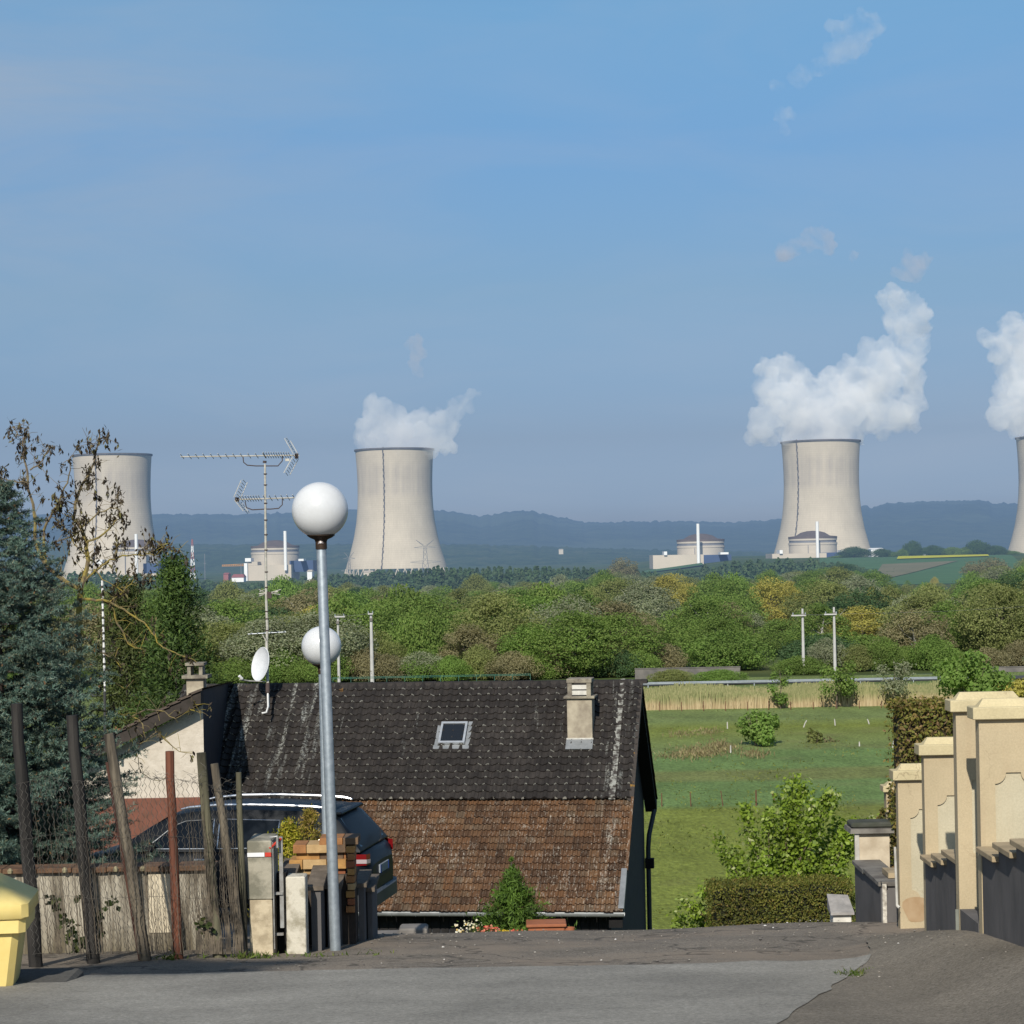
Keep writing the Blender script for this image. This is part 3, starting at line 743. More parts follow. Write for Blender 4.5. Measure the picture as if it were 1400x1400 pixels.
# far-off wood that reads as one mass: dark plantation in front of the towers and the skirts of the plant
pts = []; nn = []
def add_far(px, yt, d, wpx, n):
    q = P(px, 780, d); g_ = H(q.x, d); h = ZREL(px, yt, d)-g_; w_ = mpx(wpx, d)*.5
    v = unit(RNG.normal(size=(n,3))); k = RNG.uniform(0, 1, (n,1))
    rad = w_*(np.sin(np.pi*np.minimum(1, .18+.82*k)))**.6
    p = np.concatenate([v[:,:1]*rad, v[:,1:2]*rad, k*h], 1) + np.array([q.x, d, g_])
    pts.append(p); nn.append(v+np.array([0,-.2,.4]))
for px in np.arange(560, 900, 5.5): add_far(px+random.uniform(-2,2), interp([(560,781),(600,775),(640,778),(720,776),(780,777),(830,780),(900,784)], px)+random.uniform(-2.5,2.5), 1700*random.uniform(.95,1.05), 8, 150)
for px in np.arange(-60, 560, 9): add_far(px+random.uniform(-3,3), interp([(-60,785),(190,784),(235,790),(260,792),(330,799),(400,792),(440,783),(490,787),(520,780),(560,779)], px)+random.uniform(-3,4), 1900*random.uniform(.92,1.08), 15, 170)
for px in np.arange(840, 1240, 9): add_far(px+random.uniform(-3,3), interp([(840,782),(900,785),(960,776),(1000,770),(1060,766),(1100,765),(1150,768),(1200,784),(1240,792)], px)+random.uniform(-3,4), 1800*random.uniform(.92,1.08), 16, 170)
FARLEAF = fmat('far wood foliage', (.032,.062,.020),(.052,.090,.028),(.075,.112,.038))
me = np_mesh('far_wood', leaves(np.concatenate(pts), 2.6, .8, np.concatenate(nn), .5)); o = link('far_wood', me, FARLEAF); o['kind'] = 'stuff'
tag(o, 'far-off dark wood in front of the cooling towers', 'wood')
# ================================================================== along the valley road: barrier, wall, reeds, fences, poles
GALV = simple('galvanised steel', (.42,.44,.46), (.34,.36,.38), 3, .45, .6, .5)
GALVF = simple('weathered guard rail', (.36,.39,.42), (.29,.32,.35), 1.5, .5, .4, .5, haze=True)
CONCF = simple('old roadside concrete', (.17,.155,.14), (.10,.095,.09), .6, .9, bump=.02, haze=True)
def rail(y0px, x0, x1, d, label):
    zt = ZREL(1000, y0px, d); a = P(x0, 935, d).x; b_ = P(x1, 935, d).x
    r = thing('guard_rail', label, 'guard rail', (a, d, H(a, d)))
    prof = [(0,-.16),(-.04,-.12),(-.04,-.05),(.0,0),(-.04,.05),(-.04,.12),(0,.16),(.03,.16),(.03,-.16)]
    mb = MB(); vs = []; n = len(prof)
    for X in (a, b_):
        for y, z in prof: vs.append((X, d-.12+y*1.6, zt-.17+z*1.1))
    mb.add(vs, [(i, (i+1) % n, n+(i+1) % n, n+i) for i in range(n)]); mb.build('beam', GALVF, r)
    X = a+1; 
    while X < b_:
        MB().box(X-.06, X+.06, d, d+.14, H(X, d)-.4, zt-.02).build('post', GALVF, r); X += 3.75
    return r
rail(930.5, 840, 1300, 310, 'grey steel guard rail running along the valley road')
ROADF = simple('valley road asphalt', (.075,.075,.075), (.06,.06,.06), 2, .9, haze=True)
V = []; F = []
for i in range(41):
    x = -110+220*i/40
    for dd in (312.5, 320): V.append((x, dd, H(x, dd)+.12))
for i in range(40): F.append((2*i, 2*i+2, 2*i+3, 2*i+1))
me = bpy.data.meshes.new('valley_road'); me.from_pydata(V, [], F); link('valley_road', me, ROADF)['kind'] = 'structure'
r = thing('concrete_wall', 'long low grey concrete wall beyond the guard rail right of the roof', 'wall', (P(870,930,331).x, 331, H(20,331)))
a, b_ = P(868, 914, 331), P(1012, 914, 331); MB().box(a.x, b_.x, 331, 331.3, H(20,331)-.5, a.z-.1).build('wall_panel', CONCF, r)
MB().box(a.x-.05, b_.x+.05, 330.93, 331.37, a.z-.1, a.z+.02).build('coping', CONCF, r)
r = thing('concrete_wall', 'short grey concrete wall piece at the picture edge behind the bright bush', 'wall', (P(1365,920,331).x, 331, H(70,331)))
a, b_ = P(1355, 912, 331), P(1440, 912, 331); MB().box(a.x, b_.x, 331, 331.3, H(70,331)-.5, a.z-.1).build('wall_panel', CONCF, r)
MB().box(a.x-.05, b_.x+.05, 330.93, 331.37, a.z-.1, a.z+.02).build('coping', CONCF, r)
# green field shelter roof edge behind the ridge
r = thing('green_fence', 'low green mesh fence behind the roof ridge', 'fence', (P(590,925,300).x, 300, H(-10,300)))
GREENP = simple('green fence paint', (.03,.12,.09), None, 2, .6, haze=True)
a, b_ = P(455, 925, 300), P(725, 922, 300); mb = MB()
for k in range(2): z = a.z-.12-.16*k; MB().box(a.x, b_.x, 300, 300.03, z-.06, z).build('rail', GREENP, r)
for k in range(12): X = a.x+(b_.x-a.x)*k/11; MB().box(X-.03, X+.03, 300.04, 300.1, H(X,300), a.z-.12).build('post', GREENP, r)
# reeds
m, t = newmat('dry reeds'); isl = t.island(); z = t.sep(t.pos())[2]
zz_ = t.math('DIVIDE', t.math('SUBTRACT', z, .5), 2.3, True)
c1 = t.ramp(isl, [(0,(.30,.225,.125)),(.6,(.38,.295,.165)),(1,(.44,.35,.21))]); c2 = t.ramp(isl, [(0,(.16,.17,.075)),(.6,(.22,.225,.10)),(1,(.28,.26,.13))])
c = t.mix(t.ramp(t.math('ADD', zz_, t.math('MULTIPLY', t.math('SUBTRACT', t.noise(t.pos(), .35, 4), .5), .9)), [(.22,0.0),(.62,1.0)]), c1, c2)
b = t.bsdf(c, .9, 0, .1); t.out(b.outputs[0], True); REED = m
N = 40000
X = RNG.uniform(P(640,960,265).x, P(1560,960,300).x, N); Y = 266 + RNG.uniform(0, 1, N)**1.4*17
hgt = RNG.uniform(1.2, 1.95, N)*(1+.18*np.sin(X*.35)+.1*np.sin(X*1.3+Y)); zb = np.array([H(x, y) for x, y in zip(X, Y)])
lean = RNG.normal(0, .18, (N,2)); w_ = RNG.uniform(.03, .075, N)
B = np.stack([X, Y, zb], 1); T = B + np.stack([lean[:,0]*hgt*.5, lean[:,1]*hgt*.3, hgt], 1); off = np.stack([w_, np.zeros(N), np.zeros(N)], 1)
Mid = (B+T)/2
me = np_mesh('reeds', np.stack([B-off, B+off, T+off*.8, T-off*.8], 1)); o = link('reeds', me, REED); o['kind'] = 'stuff'; tag(o, 'band of dry beige reeds in front of the guard rail', 'reeds')
# long dead grass in the meadow
DEADG = leafmat('dead meadow grass', [(0,(.20,.16,.08)),(.6,(.29,.23,.12)),(1,(.24,.25,.10))], True, .2, 1.0)
pts = []
for (px, py, wpx, hpx, n) in ((962,1026,60,7,900),(985,1020,36,9,700),(930,1030,70,5,500),(935,1000,50,3,200),(970,997,40,3,200),(1030,1029,40,5,300)):
    d = 19.5*3000/(py-755+9)
    c = P(px, py, d); n_ = n
    x = c.x + RNG.normal(0, mpx(wpx, d)*.28, n_); y = d + RNG.normal(0, 2.0, n_); h = np.abs(RNG.normal(0, mpx(hpx, d)*.45, n_))
    pts.append(np.stack([x, y, np.array([H(a, b_) for a, b_ in zip(x, y)])+h], 1))
me = np_mesh('dead_grass', leaves(np.concatenate(pts), .5, .16, None, 1, dirs=np.tile([0,0,1.], (sum(len(p) for p in pts),1)), dspread=.35)); o = link('dead_grass', me, DEADG); o['kind'] = 'stuff'; tag(o, 'brown dead grass patch in the meadow', 'grass')
# tussocks all over the meadow
N = 14000; Y = 100*np.exp(RNG.uniform(0, math.log(2.65), N)); X = RNG.uniform(-.05, .30, N)*Y
zb = np.array([H(x, y) for x, y in zip(X, Y)])
kk = np.array([mnoise.noise((x*.12, y*.05, 0)) for x, y in zip(X, Y)]); ok = kk > .05
P3 = np.stack([X, Y, zb+.10], 1)[ok]
TUS = leafmat('meadow tussocks', [(0,(.14,.17,.034)),(.6,(.19,.22,.045)),(1,(.25,.24,.08))], True, .3, .3)
me = np_mesh('tussock_grass', leaves(P3, .24, .40, None, 1, dirs=np.tile([0,0,1.], (len(P3),1)), dspread=.8)); o = link('tussock_grass', me, TUS); o['kind'] = 'stuff'; tag(o, 'coarse grass tussocks of the meadow', 'grass')

# saplings by the reeds
TWIG = simple('grey sapling bark', (.15,.12,.09), (.10,.08,.06), 3, .9, haze=True)
def sapling(name, label, pxc, ybase, ytop, wpx, d, kind, seed, n=420, trunk_px=12, size=.22, cat='tree'):
    rng = np.random.default_rng(seed); g_ = P(pxc, ybase, d); h = ZREL(pxc, ytop, d)-g_.z; w_ = mpx(wpx, d)/2; tz = mpx(trunk_px, d)
    r = thing(name, label, cat, g_)
    pts = []; nr = []
    mb = MB(); mb.tube([(0,0,-.2),(.05,0,tz),(.1,0,h*.6),(0,0,h*.92)], [.09,.07,.045,.015], 6)
    for k in range(9):
        a = rng.uniform(0, 6.28); q = np.array([cos(a)*w_*rng.uniform(.2,.85), sin(a)*w_*rng.uniform(.2,.85), tz+(h-tz)*rng.uniform(.12,.92)])
        mb.tube([(0,0,max(tz*.8, q[2]-h*.25)), q], [.03,.008], 4)
        m_ = n//9; v = rng.normal(size=(m_,3)); pts.append(q+v*w_*.19); nr.append(v+np.array([0,0,.6]))
    mb.build('trunk', TWIG, r, True)
    V = leaves(np.concatenate(pts), size, .7, np.concatenate(nr), .6, rng)
    link('crown', np_mesh('crown', V), FM[kind], r); return r
sapling('young_tree', 'narrow young tree leaning beside the big meadow bush in front of the reeds', 1067, 969, 911, 34, 264.5, 'bright', 3, 900, 6, .30)
sapling('young_tree', 'round headed young tree with clear stem in front of the reeds', 1144, 969, 908, 56, 264, 'mid', 4, 1700, 20, .30)
sapling('young_tree', 'ragged young tree in front of the reeds nearest the bright tree', 1223, 969, 896, 54, 264.5, 'grey', 5, 1500, 14, .30)
def bush(name, label, pxc, ybase, ytop, wpx, d, kind, seed, n=2600, size=.22, cat='bush', low=.02, mat=None, yscale=1.0):
    rng = np.random.default_rng(seed); g_ = P(pxc, ybase, d); h = ZREL(pxc, ytop, d)-g_.z; w_ = mpx(wpx, d)/2
    r = thing(name, label, cat, g_); pts = []; nr = []
    nc = 26
    for k in range(nc):
        v = unit(rng.normal(size=3)); rr = rng.uniform(.35, .85)
        q = np.array([v[0]*w_*rr, v[1]*w_*rr*yscale, h*.47+v[2]*h*.40*rr]); cr = rng.uniform(.22,.36)
        m_ = n//nc; u_ = unit(rng.normal(size=(m_,3))); k_ = rng.uniform(.3,1,(m_,1))**.5
        pts.append(q + u_*k_*np.array([w_*cr*1.1, w_*cr*1.1, h*.5*cr])); nr.append(u_+v*.5+np.array([0,0,.35]))
    pts = np.concatenate(pts); pts[:,2] = (pts[:,2]-h*.1)*1.16+h*.08; ok = pts[:,2] > .02
    link('crown', np_mesh('crown', leaves(pts[ok], size, .65, np.concatenate(nr)[ok], .5, rng)), mat or FM[kind], r)
    mb = MB()
    for k in range(7):
        a = rng.uniform(0, 6.28); mb.tube([(cos(a)*w_*.08, sin(a)*w_*.08, -.1), (cos(a)*w_*.3, sin(a)*w_*.3, h*.35), (cos(a)*w_*.6, sin(a)*w_*.6, h*.75)], [h*.014, h*.01, h*.003], 4)
    mb.build('stems', TWIG, r, True); return r
bush('meadow_bush', 'large round green bush standing alone in the meadow', 1038, 1027, 959, 66, 215, 'bright', 11, 3000, .34)
bush('meadow_shrub', 'thin olive shrub in the meadow right of the large round bush', 1114, 1025, 992, 24, 217, 'olive', 12, 900, .26)
bush('meadow_shrub', 'sparse reddish shrub touching the thin olive shrub', 1134, 1024, 1005, 26, 218, 'brown', 13, 150, .28)
bush('bright_tree', 'broad bright green tree behind the tall cream piers', 1330, 975, 890, 124, 225, 'bright', 14, 5200, .42, 'tree')
bush('yellow_green_bush', 'yellow green bush at the right of the broad bright tree', 1392, 975, 922, 60, 222, 'yellow', 15, 1400, .38)
# meadow fence posts
RUSTF = simple('rusty steel post', (.16,.075,.04), (.10,.05,.03), 3, .9, haze=True)
WOODF = simple('grey wooden stake', (.50,.48,.44), (.38,.36,.32), 3, .9, haze=True)
def mpost(px, y0, y1, d, lean, w_, mat, name, label, cat='fence post', group=None):
    g_ = P(px, y0, d); h = mpx(y0-y1, d); r = tag(MB().tube([(0,0,-.2),(mpx(lean,d)*.5,0,h*.5),(mpx(lean,d),0,h)], [w_,w_*.95,w_*.8], 6).build(name, mat), label, cat, group)
    r.location = g_; return r
mpost(905,1109,1084,166,0,.045,RUSTF,'fence_post','thin rusty meadow post nearest the roof downpipe','fence post')
mpost(945,1108,1083,166,-1,.045,RUSTF,'fence_post','thin rusty meadow post second from the downpipe','fence post')
mpost(989,1107,1081,166,-3,.04,RUSTF,'fence_post','thin bent meadow post midway between downpipe and leafy shrub','fence post')
mpost(1034,1106,1080,166,0,.065,RUSTF,'fence_post','thick upright rusty meadow post left of the leafy shrub','fence post')
mpost(1062,1104,1084,166,-6,.055,RUSTF,'fence_post','leaning rusty meadow post against the leafy shrub','fence post')
for k, px in enumerate([902,932,962,992,1022,1051,1081,1112,1143,1175,1205,1234]):
    mpost(px, 970, 959+random.uniform(-1,1), 263, random.uniform(-.4,.4), .055, RUSTF, 'reed_fence_post', 'short rusty fence post along the foot of the reeds', 'fence post', 'posts of the fence at the foot of the reeds')
for (px, y0, y1, ln, lab) in ((994.5,994,987,0,'small pale stake left of the large meadow bush'),(1098,994,985,5,'pale stake leaning right beyond the thin olive shrub'),(1142,992,983,-1,'upright pale stake between the other two beyond the shrubs'),(1189,991,983,-3,'pale stake leaning left near the brown hedge'),(1220,1024,1013,2,'pale stake beside the brown hedge edge'),(999,1027,1019,0,'small pale stake at the end of the brown dead grass'),(1175,1021,1014,0,'small dark marker stake in the meadow right of the sparse shrub')):
    mpost(px, y0, y1, 19.5*3000/(y0-755+8), ln, .07, WOODF, 'tree_stake', lab, 'stake')
# concrete utility poles
POLEC = simple('concrete pole', (.46,.45,.43), (.38,.37,.36), 1, .85, haze=True)
def upole(px, y1, d, w_, label, arms):
    g_ = P(px, 905, d); g_.z = H(g_.x, d); h = ZREL(px, y1, d)-g_.z; r = thing('utility_pole', label, 'utility pole', g_)
    MB().tube([(0,0,-.5),(0,0,h)], [w_*1.3, w_*.8], 8).build('pole_shaft', POLEC, r, True)
    for (z, a, b_) in arms:
        MB().box(-mpx(a,d), mpx(b_,d), -.5, -.33, h-mpx(z,d)-.12, h-mpx(z,d)+.08).build('cross_arm', POLEC, r, True)
        for x in (-mpx(a,d)*.85, mpx(b_,d)*.85): MB().lathe([(.07,0),(.11,.12),(.07,.2),(.1,.3),(0,.36)], 8, (x,-.4,h-mpx(z,d)+.08)).build('insulator', GALVF, r, True)
    MB().box(-.22,.22,-.4,-.24,h-mpx(11,d),h-mpx(7,d)).build('bracket', CONCF, r, True)
    return r
upole(1098.5, 832, 335.5, .21, 'grey concrete utility pole left of the golden tree, lower of the pair', [(9, 16, 4)])
upole(1141.5, 830, 335, .21, 'grey concrete utility pole in front of the broad golden tree', [(9.5, 14, 3)])
upole(508.5, 838, 334, .25, 'pale concrete utility pole right of the lamp against the wood', [(1, 4, 3)])
upole(463, 842, 334.5, .19, 'thin concrete utility pole almost hidden behind the second lamp globe', [(1, 4, 10)])
WIREM = simple('far cable', (.10,.10,.10), None, 1, .6, haze=True)
def wire(a, b_, sag, rad, label, mat=WIREM, name='power_line'):
    pts = [a.lerp(b_, k/14) - Vector((0,0,sag*4*(k/14)*(1-k/14))) for k in range(15)]
    base = pts[0].copy(); o = MB().tube([p-base for p in pts], rad, 4).build(name, mat); o.location = base
    return tag(o, label, 'cable')
wire(P(1098.5,840,335), P(1141.5,839,334.6), .12, .035, 'short cable strung between the twin concrete poles')
wire(P(1141.5,839,334.6), P(1440,826,334), .35, .022, 'long cable running off to the picture edge from the right pole')
wire(P(508,838,333.6), P(463,842,334.2), .12, .03, 'short cable strung between the poles behind the lamps')
# dark conical evergreen and its neighbour behind the old house on the left
def conifer(name, label, cat, g_, h, w_, nl, size, mat, seed, lowz=.03, tips=None, asp=.28, jag=.25):
    rng = np.random.default_rng(seed); r = thing(name, label, cat, g_); pts = []; nr = []; dr = []
    nb = nl//22
    for k in range(nb):
        z = (lowz + (1-lowz)*rng.uniform(0,1)**.9)*h; t_ = z/h; a = rng.uniform(0, 6.283)
        rad = w_*.5*((1-t_)**.75+.03)*(1+jag*mnoise.noise((cos(a)*1.5, sin(a)*1.5, z/h*6+seed)))
        d_ = np.array([cos(a), sin(a), .75]); L = rad*rng.uniform(.75,1.08)
        q = np.array([cos(a)*L, sin(a)*L, z]); m_ = 22
        s_ = rng.uniform(0,1,(m_,1)); p = q - d_*s_*rad*.55 + rng.normal(size=(m_,3))*w_*.03
        pts.append(p); nr.append(np.tile(np.array([cos(a), sin(a), .3]), (m_,1))); dr.append(np.tile(d_, (m_,1)))
    V = leaves(np.concatenate(pts), size, asp, np.concatenate(nr), .8, rng, np.concatenate(dr), .55)
    link('crown', np_mesh('crown', V), mat, r)
    MB().tube([(0,0,-.2),(0,0,h*.9)], [w_*.035+.01, .008], 6).build('trunk', BARKF, r, True); return r
THUJA = leafmat('thuja foliage', [(0,(.030,.060,.012)),(.6,(.055,.095,.018)),(1,(.085,.130,.03))], False, .2, .5)
g_ = P(243, 1000, 66); g_.z = H(g_.x, 66)
conifer('conifer_tree', 'tall pointed dark green conifer behind the chimney of the cream house', 'conifer', g_, ZREL(243,768,66)-g_.z, mpx(300,66), 34000, .16, THUJA, 5, .05)
g_ = P(175, 1000, 72); g_.z = H(g_.x, 72)
conifer('conifer_tree', 'broader olive conifer left of the tall pointed one behind the bare tree', 'conifer', g_, ZREL(185,800,72)-g_.z, mpx(300,72), 26000, .18, leafmat('olive conifer foliage', [(0,(.045,.060,.016)),(.6,(.075,.095,.022)),(1,(.105,.125,.04))], False, .2, .5), 6, .05, jag=.5)

# ================================================================== the tiled house
TH = radians(-8.0)
Rr = P(878, 931, 52); ex = Vector((cos(TH), sin(TH), 0)); ey = Vector((-sin(TH), cos(TH), 0))
HG = H(0, 48)
hloc = Rr - ex*5.0; hloc.z = HG
house = thing('tiled_house', 'low house with dark upper and red lower roof tiles, skylight and chimney', 'house', hloc, TH)
HZ = Rr.z - HG
def tilemat(name, base, lich, amount, riser=False, speck=False):
    m, t = newmat(name); p = t.pos(False); c = t.ramp(t.island(), base)
    c = t.mix(1.0, c, t.ramp(t.noise(p, 1.3, 5), [(.3,.72),(.7,1.2)]), 'MULTIPLY')
    c = t.mix(1.0, c, t.ramp(t.noise(p, 30, 4, .7), [(.3,.7),(.7,1.2)]), 'MULTIPLY')
    fine = t.noise(p, 16, 5, .75); s = t.sep(p)
    x = s[0]
    left = t.ramp(t.math('ADD', t.math('MULTIPLY', x, .1), .5), [(.02,.55),(.06,.75),(.10,.25),(.14,.55),(.23,.45),(.29,.12),(.36,0.0),(.80,.0),(.92,.10),(.965,.34)])
    big = t.noise(t.mapping(p, (4.31,.42,.42)), 1.0, 3, .6)
    msk = t.math('MULTIPLY', t.ramp(fine, [(.46,0.0),(.60,1.0)]), t.math('MULTIPLY', t.ramp(t.math('ADD', big, t.math('MULTIPLY', left, .24)), [(.69-amount*.10,0.0),(.78,1.0)]), .8))
    c = t.mix(msk, c, lich)
    org = t.math('MULTIPLY', t.ramp(t.noise(p, 2.6, 5, .6), [(.71,0.0),(.76,1.0)]), t.ramp(t.noise(p, 22, 3), [(.4,.2),(.6,1.0)]))
    c = t.mix(org, c, (.34,.17,.02))
    if riser: c = t.mix(t.ramp(t.noise(p, 7, 4, .8), [(.40,0.0),(.50,.95)]), c, (.52,.51,.45))
    if speck: c = t.mix(t.math('MULTIPLY', t.ramp(t.noise(t.mapping(p, (26,7,7)), 1.0, 4, .75), [(.55,0.0),(.64,.75)]), t.ramp(t.noise(p, .7, 3), [(.38,.15),(.62,1.0)])), c, (.44,.39,.32))
    b = t.bsdf(c, .78, 0, .25, t.noise(p, 45, 4), .01); t.out(b.outputs[0]); return m
DK = [(0,(.024,.020,.018)),(.5,(.030,.0255,.0225)),(1,(.039,.033,.029))]
RD = [(0,(.060,.033,.018)),(.35,(.090,.048,.025)),(.7,(.128,.063,.028)),(.9,(.100,.068,.042)),(1,(.155,.080,.036))]
TILED = tilemat('dark concrete tile', DK, (.40,.41,.37), .35); TILEDR = tilemat('dark tile edge', DK, (.42,.42,.38), .5, True)
TILER = tilemat('red clay tile', RD, (.40,.37,.31), .45, False, True); TILERR = tilemat('red clay tile edge', [(0,(.022,.012,.008)),(1,(.05,.026,.016))], (.36,.33,.28), .2)
def tile_slope(name, mats, x0, x1, ya, za, yb, zb, tw, gauge, wave, step, seed, roll='wave'):
    """tiles from top edge (ya,za) to bottom edge (yb,zb) in house coordinates"""
    rng = random.Random(seed); L = math.hypot(yb-ya, zb-za); sd_ = Vector((0,(yb-ya)/L,(zb-za)/L)); nrm = Vector((0,-sd_.z,sd_.y)); 
    if nrm.z < 0: nrm = -nrm
    nr = max(1, round(L/gauge)); g2 = L/nr; nt = max(1, round((x1-x0)/tw)); w_ = (x1-x0)/nt; mb = MB(); K = 8
    for r in range(nr):
        s0, s1 = r*g2, (r+1)*g2+.03
        for c in range(nt):
            off = 0
            jx = rng.uniform(-.004,.004); jz = rng.uniform(-.005,.006); js = rng.uniform(-.012,.014); sk = rng.uniform(-.006,.006)
            a0 = x0+c*w_+off; 
            if a0+w_ > x1+.01 and off: a1 = x1
            else: a1 = a0+w_
            top = []; bot = []; ris = []
            for k in range(K+1):
                u_ = k/K
                if roll == 'wave': hgt = wave*(.5-.5*cos(2*pi*u_))**2.2
                else: hgt = wave*((1 if u_ < .2 else 0) + (.7 if .48 < u_ < .66 else 0))
                X = a0+(a1-a0)*u_+jx
                o_ = Vector((0, ya, za))
                q0 = o_ + sd_*s0 + nrm*(hgt+jz*.3); q1 = o_ + sd_*(s1+js+sk*u_) + nrm*(hgt+step+jz); q2 = o_ + sd_*(s1+js+sk*u_-.004) + nrm*(hgt*.35-.004)
                top.append((X,q0.y,q0.z)); bot.append((X,q1.y,q1.z)); ris.append((X,q2.y,q2.z))
            n = K+1; vs = top+bot+ris
            fs = [(k, n+k, n+k+1, k+1) for k in range(K)]
            b = len(mb.v); mb.v += vs
            for f in fs: mb.f.append(tuple(b+i for i in f)); mb.m.append(0)
            dash = rng.randint(2, 4); ln_ = rng.choice([1,2,2,3]) if rng.random() < .8 else 0
            for k in range(K): mb.f.append((b+n+k, b+2*n+k, b+2*n+k+1, b+n+k+1)); mb.m.append(1 if dash <= k < dash+ln_ or roll == 'flat' else 0)
    o = mb.build(name, mats, house, True); o['label'] = seed_labels[name_key(name, seed)] if False else o.get('label', '') or name.replace('_',' ')
    del o['label']; return o
yB, zB = -3.10, HZ-2.42; yE, zE = -5.87, HZ-4.50; yF, zF = 4.17, HZ-3.26
XL, XR = -6.2, 5.0
o = tile_slope('roof', [TILED, TILEDR], XL, XR, -.05, HZ, yB, zB, .232, .215, .055, .036, 1); o['label'] = 'upper roof slope of dark brown concrete tiles with pale lichen'
o = tile_slope('roof', [TILER, TILERR], XL-.4, XR-.02, yB+.12, zB-.02, yE, zE, .205, .215, .034, .030, 2, 'flat'); o['label'] = 'lower roof slope of weathered red clay tiles'
o = tile_slope('roof', [TILED, TILEDR], XL, XR, .05, HZ, yF, zF, .30, .34, .030, .022, 3); o['label'] = 'far roof slope of dark tiles'
# ridge tiles
mb = MB(); k = 0; X = XL
while X < XR:
    pr = []; n = 7
    for (xx, rr) in ((X, .115), (X+.40, .125), (X+.41, .10)):
        for i in range(n): a = pi*i/(n-1); pr.append((xx, cos(a)*rr*1.15, HZ-.055+sin(a)*rr*.8+.005*(k % 2)))
    mb.add(pr, [(r_*n+i, r_*n+i+1, (r_+1)*n+i+1, (r_+1)*n+i) for r_ in range(2) for i in range(n-1)]); X += .39; k += 1
mb.build('ridge_tiles', TILED, house, True, True)
BLACKW = simple('dark slate cladding', (.030,.032,.038), (.020,.021,.026), 4, .75, bump=.01)
DARKW = simple('dark boarded wall', (.022,.020,.020), (.012,.011,.011), 3, .9, bump=.01)
TIMB = simple('black stained timber', (.010,.009,.009), (.005,.005,.005), 4, .9)
ZINC = simple('dull zinc', (.34,.35,.35), (.24,.25,.25), 4, .5, .5, .4)
# walls: gable pentagon, inset under the verge
gx = XR-.32
poly = [(yE+.45, -3), (yF-.5, -3), (yF-.5, zF+.33), (0, HZ-.10), (yE+.45, zE+.30)]
vs = [(gx, y, z) for y, z in poly] + [(XL, y, z) for y, z in poly]; n = 5
MB().add(vs, [tuple(range(n)), tuple(range(2*n-1, n-1, -1))] + [((i+1) % n, i, n+i, n+(i+1) % n) for i in (0,1,4)]).build('wall', BLACKW, house, True)
mb = MB()   # vertical boards under the eave
x = XL
while x < gx-.05:
    mb.box(x, x+.16, yE+.415, yE+.445, -3, zE+.24); x += .19
mb.build('eave_boarding', DARKW, house, True)
# barge boards and overhang soffits at the right verge
for (ya, za, yb, zb, nm) in ((0, HZ, yE, zE, 'near'), (0, HZ, yF, zF, 'far')):
    MB().add([(XR-.03,ya,za-.2),(XR-.03,yb,zb-.2),(XR-.03,yb,zb-.34),(XR-.03,ya,za-.34),(gx-.0,ya,za-.2),(gx-.0,yb,zb-.2),(gx-.0,yb,zb-.34),(gx-.0,ya,za-.34)],
       [(0,1,2,3),(7,6,5,4),(0,4,5,1),(3,2,6,7),(1,5,6,2),(0,3,7,4)]).build('barge_board', TIMB, house, True)
# verge strip of grey lichen covered tiles on the right edge
mb = MB(); L = math.hypot(yB, HZ-zB); n = 13
LICH = simple('lichen covered verge tile', (.27,.27,.24), (.045,.038,.034), 7, .9, world=False, contrast=(.45,.58), bump=.01)
for k in range(n):
    a, b_ = k/n, (k+1)/n+.01; z0 = .045
    for (t0, t1) in ((a, b_),):
        ya, za, yb2, zb2 = yB*t0, HZ+(zB-HZ)*t0, yB*t1, HZ+(zB-HZ)*t1
        mb.add([(XR-.55,ya,za+z0),(XR-.40,ya,za+z0+.02),(XR-.40,yb2,zb2+z0+.045),(XR-.55,yb2,zb2+z0+.025),(XR-.55,yb2,zb2),(XR-.40,yb2,zb2)], [(0,3,2,1),(3,4,5,2)])
mb.build('lichen_tiles', LICH, house, True)
mb = MB()
for k in range(16):
    t0, t1 = k/16, (k+1)/16+.01; ya, za, yb2, zb2 = yB*t0, HZ+(zB-HZ)*t0, yB*t1, HZ+(zB-HZ)*t1
    mb.add([(XR-.14,ya,za+.05),(XR+.02,ya,za+.04),(XR+.02,yb2,zb2+.065),(XR-.14,yb2,zb2+.075),(XR+.02,ya,za-.12),(XR+.02,yb2,zb2-.10),(XR-.14,yb2,zb2)], [(0,3,2,1),(1,2,5,4),(3,6,5,2)])
mb.build('verge_tiles', simple('verge tile', (.050,.042,.036), (.26,.14,.02), 3.2, .85, world=False, contrast=(.30,.38)), house, True)
mb = MB(); ya, za = yB*1.35, HZ+(zE-HZ)*.55
mb.box(XR-.10, XR+.015, 0, .001, 0, 0.001) if False else None
t0, t1 = .30, 1.0; q = lambda t_: (yB+(yE-yB)*t_, zB+(zE-zB)*t_)
(y0, z0), (y1, z1) = q(.66), q(1.0)
mb.add([(XR-.12,y0,z0+.07),(XR,y0,z0+.07),(XR,y1,z1+.07),(XR-.12,y1,z1+.07),(XR,y0,z0-.08),(XR,y1,z1-.08)], [(0,3,2,1),(1,2,5,4)])
mb.build('verge_flashing', ZINC, house, True)
(y0, z0), (y1, z1) = q(0), q(.67)
MB().add([(XR-.04,y0,z0+.06),(XR+.02,y0,z0+.055),(XR+.02,y1,z1+.055),(XR-.04,y1,z1+.06),(XR+.02,y0,z0-.09),(XR+.02,y1,z1-.09)], [(0,3,2,1),(1,2,5,4)]).build('verge_tiles', TILER, house, True)
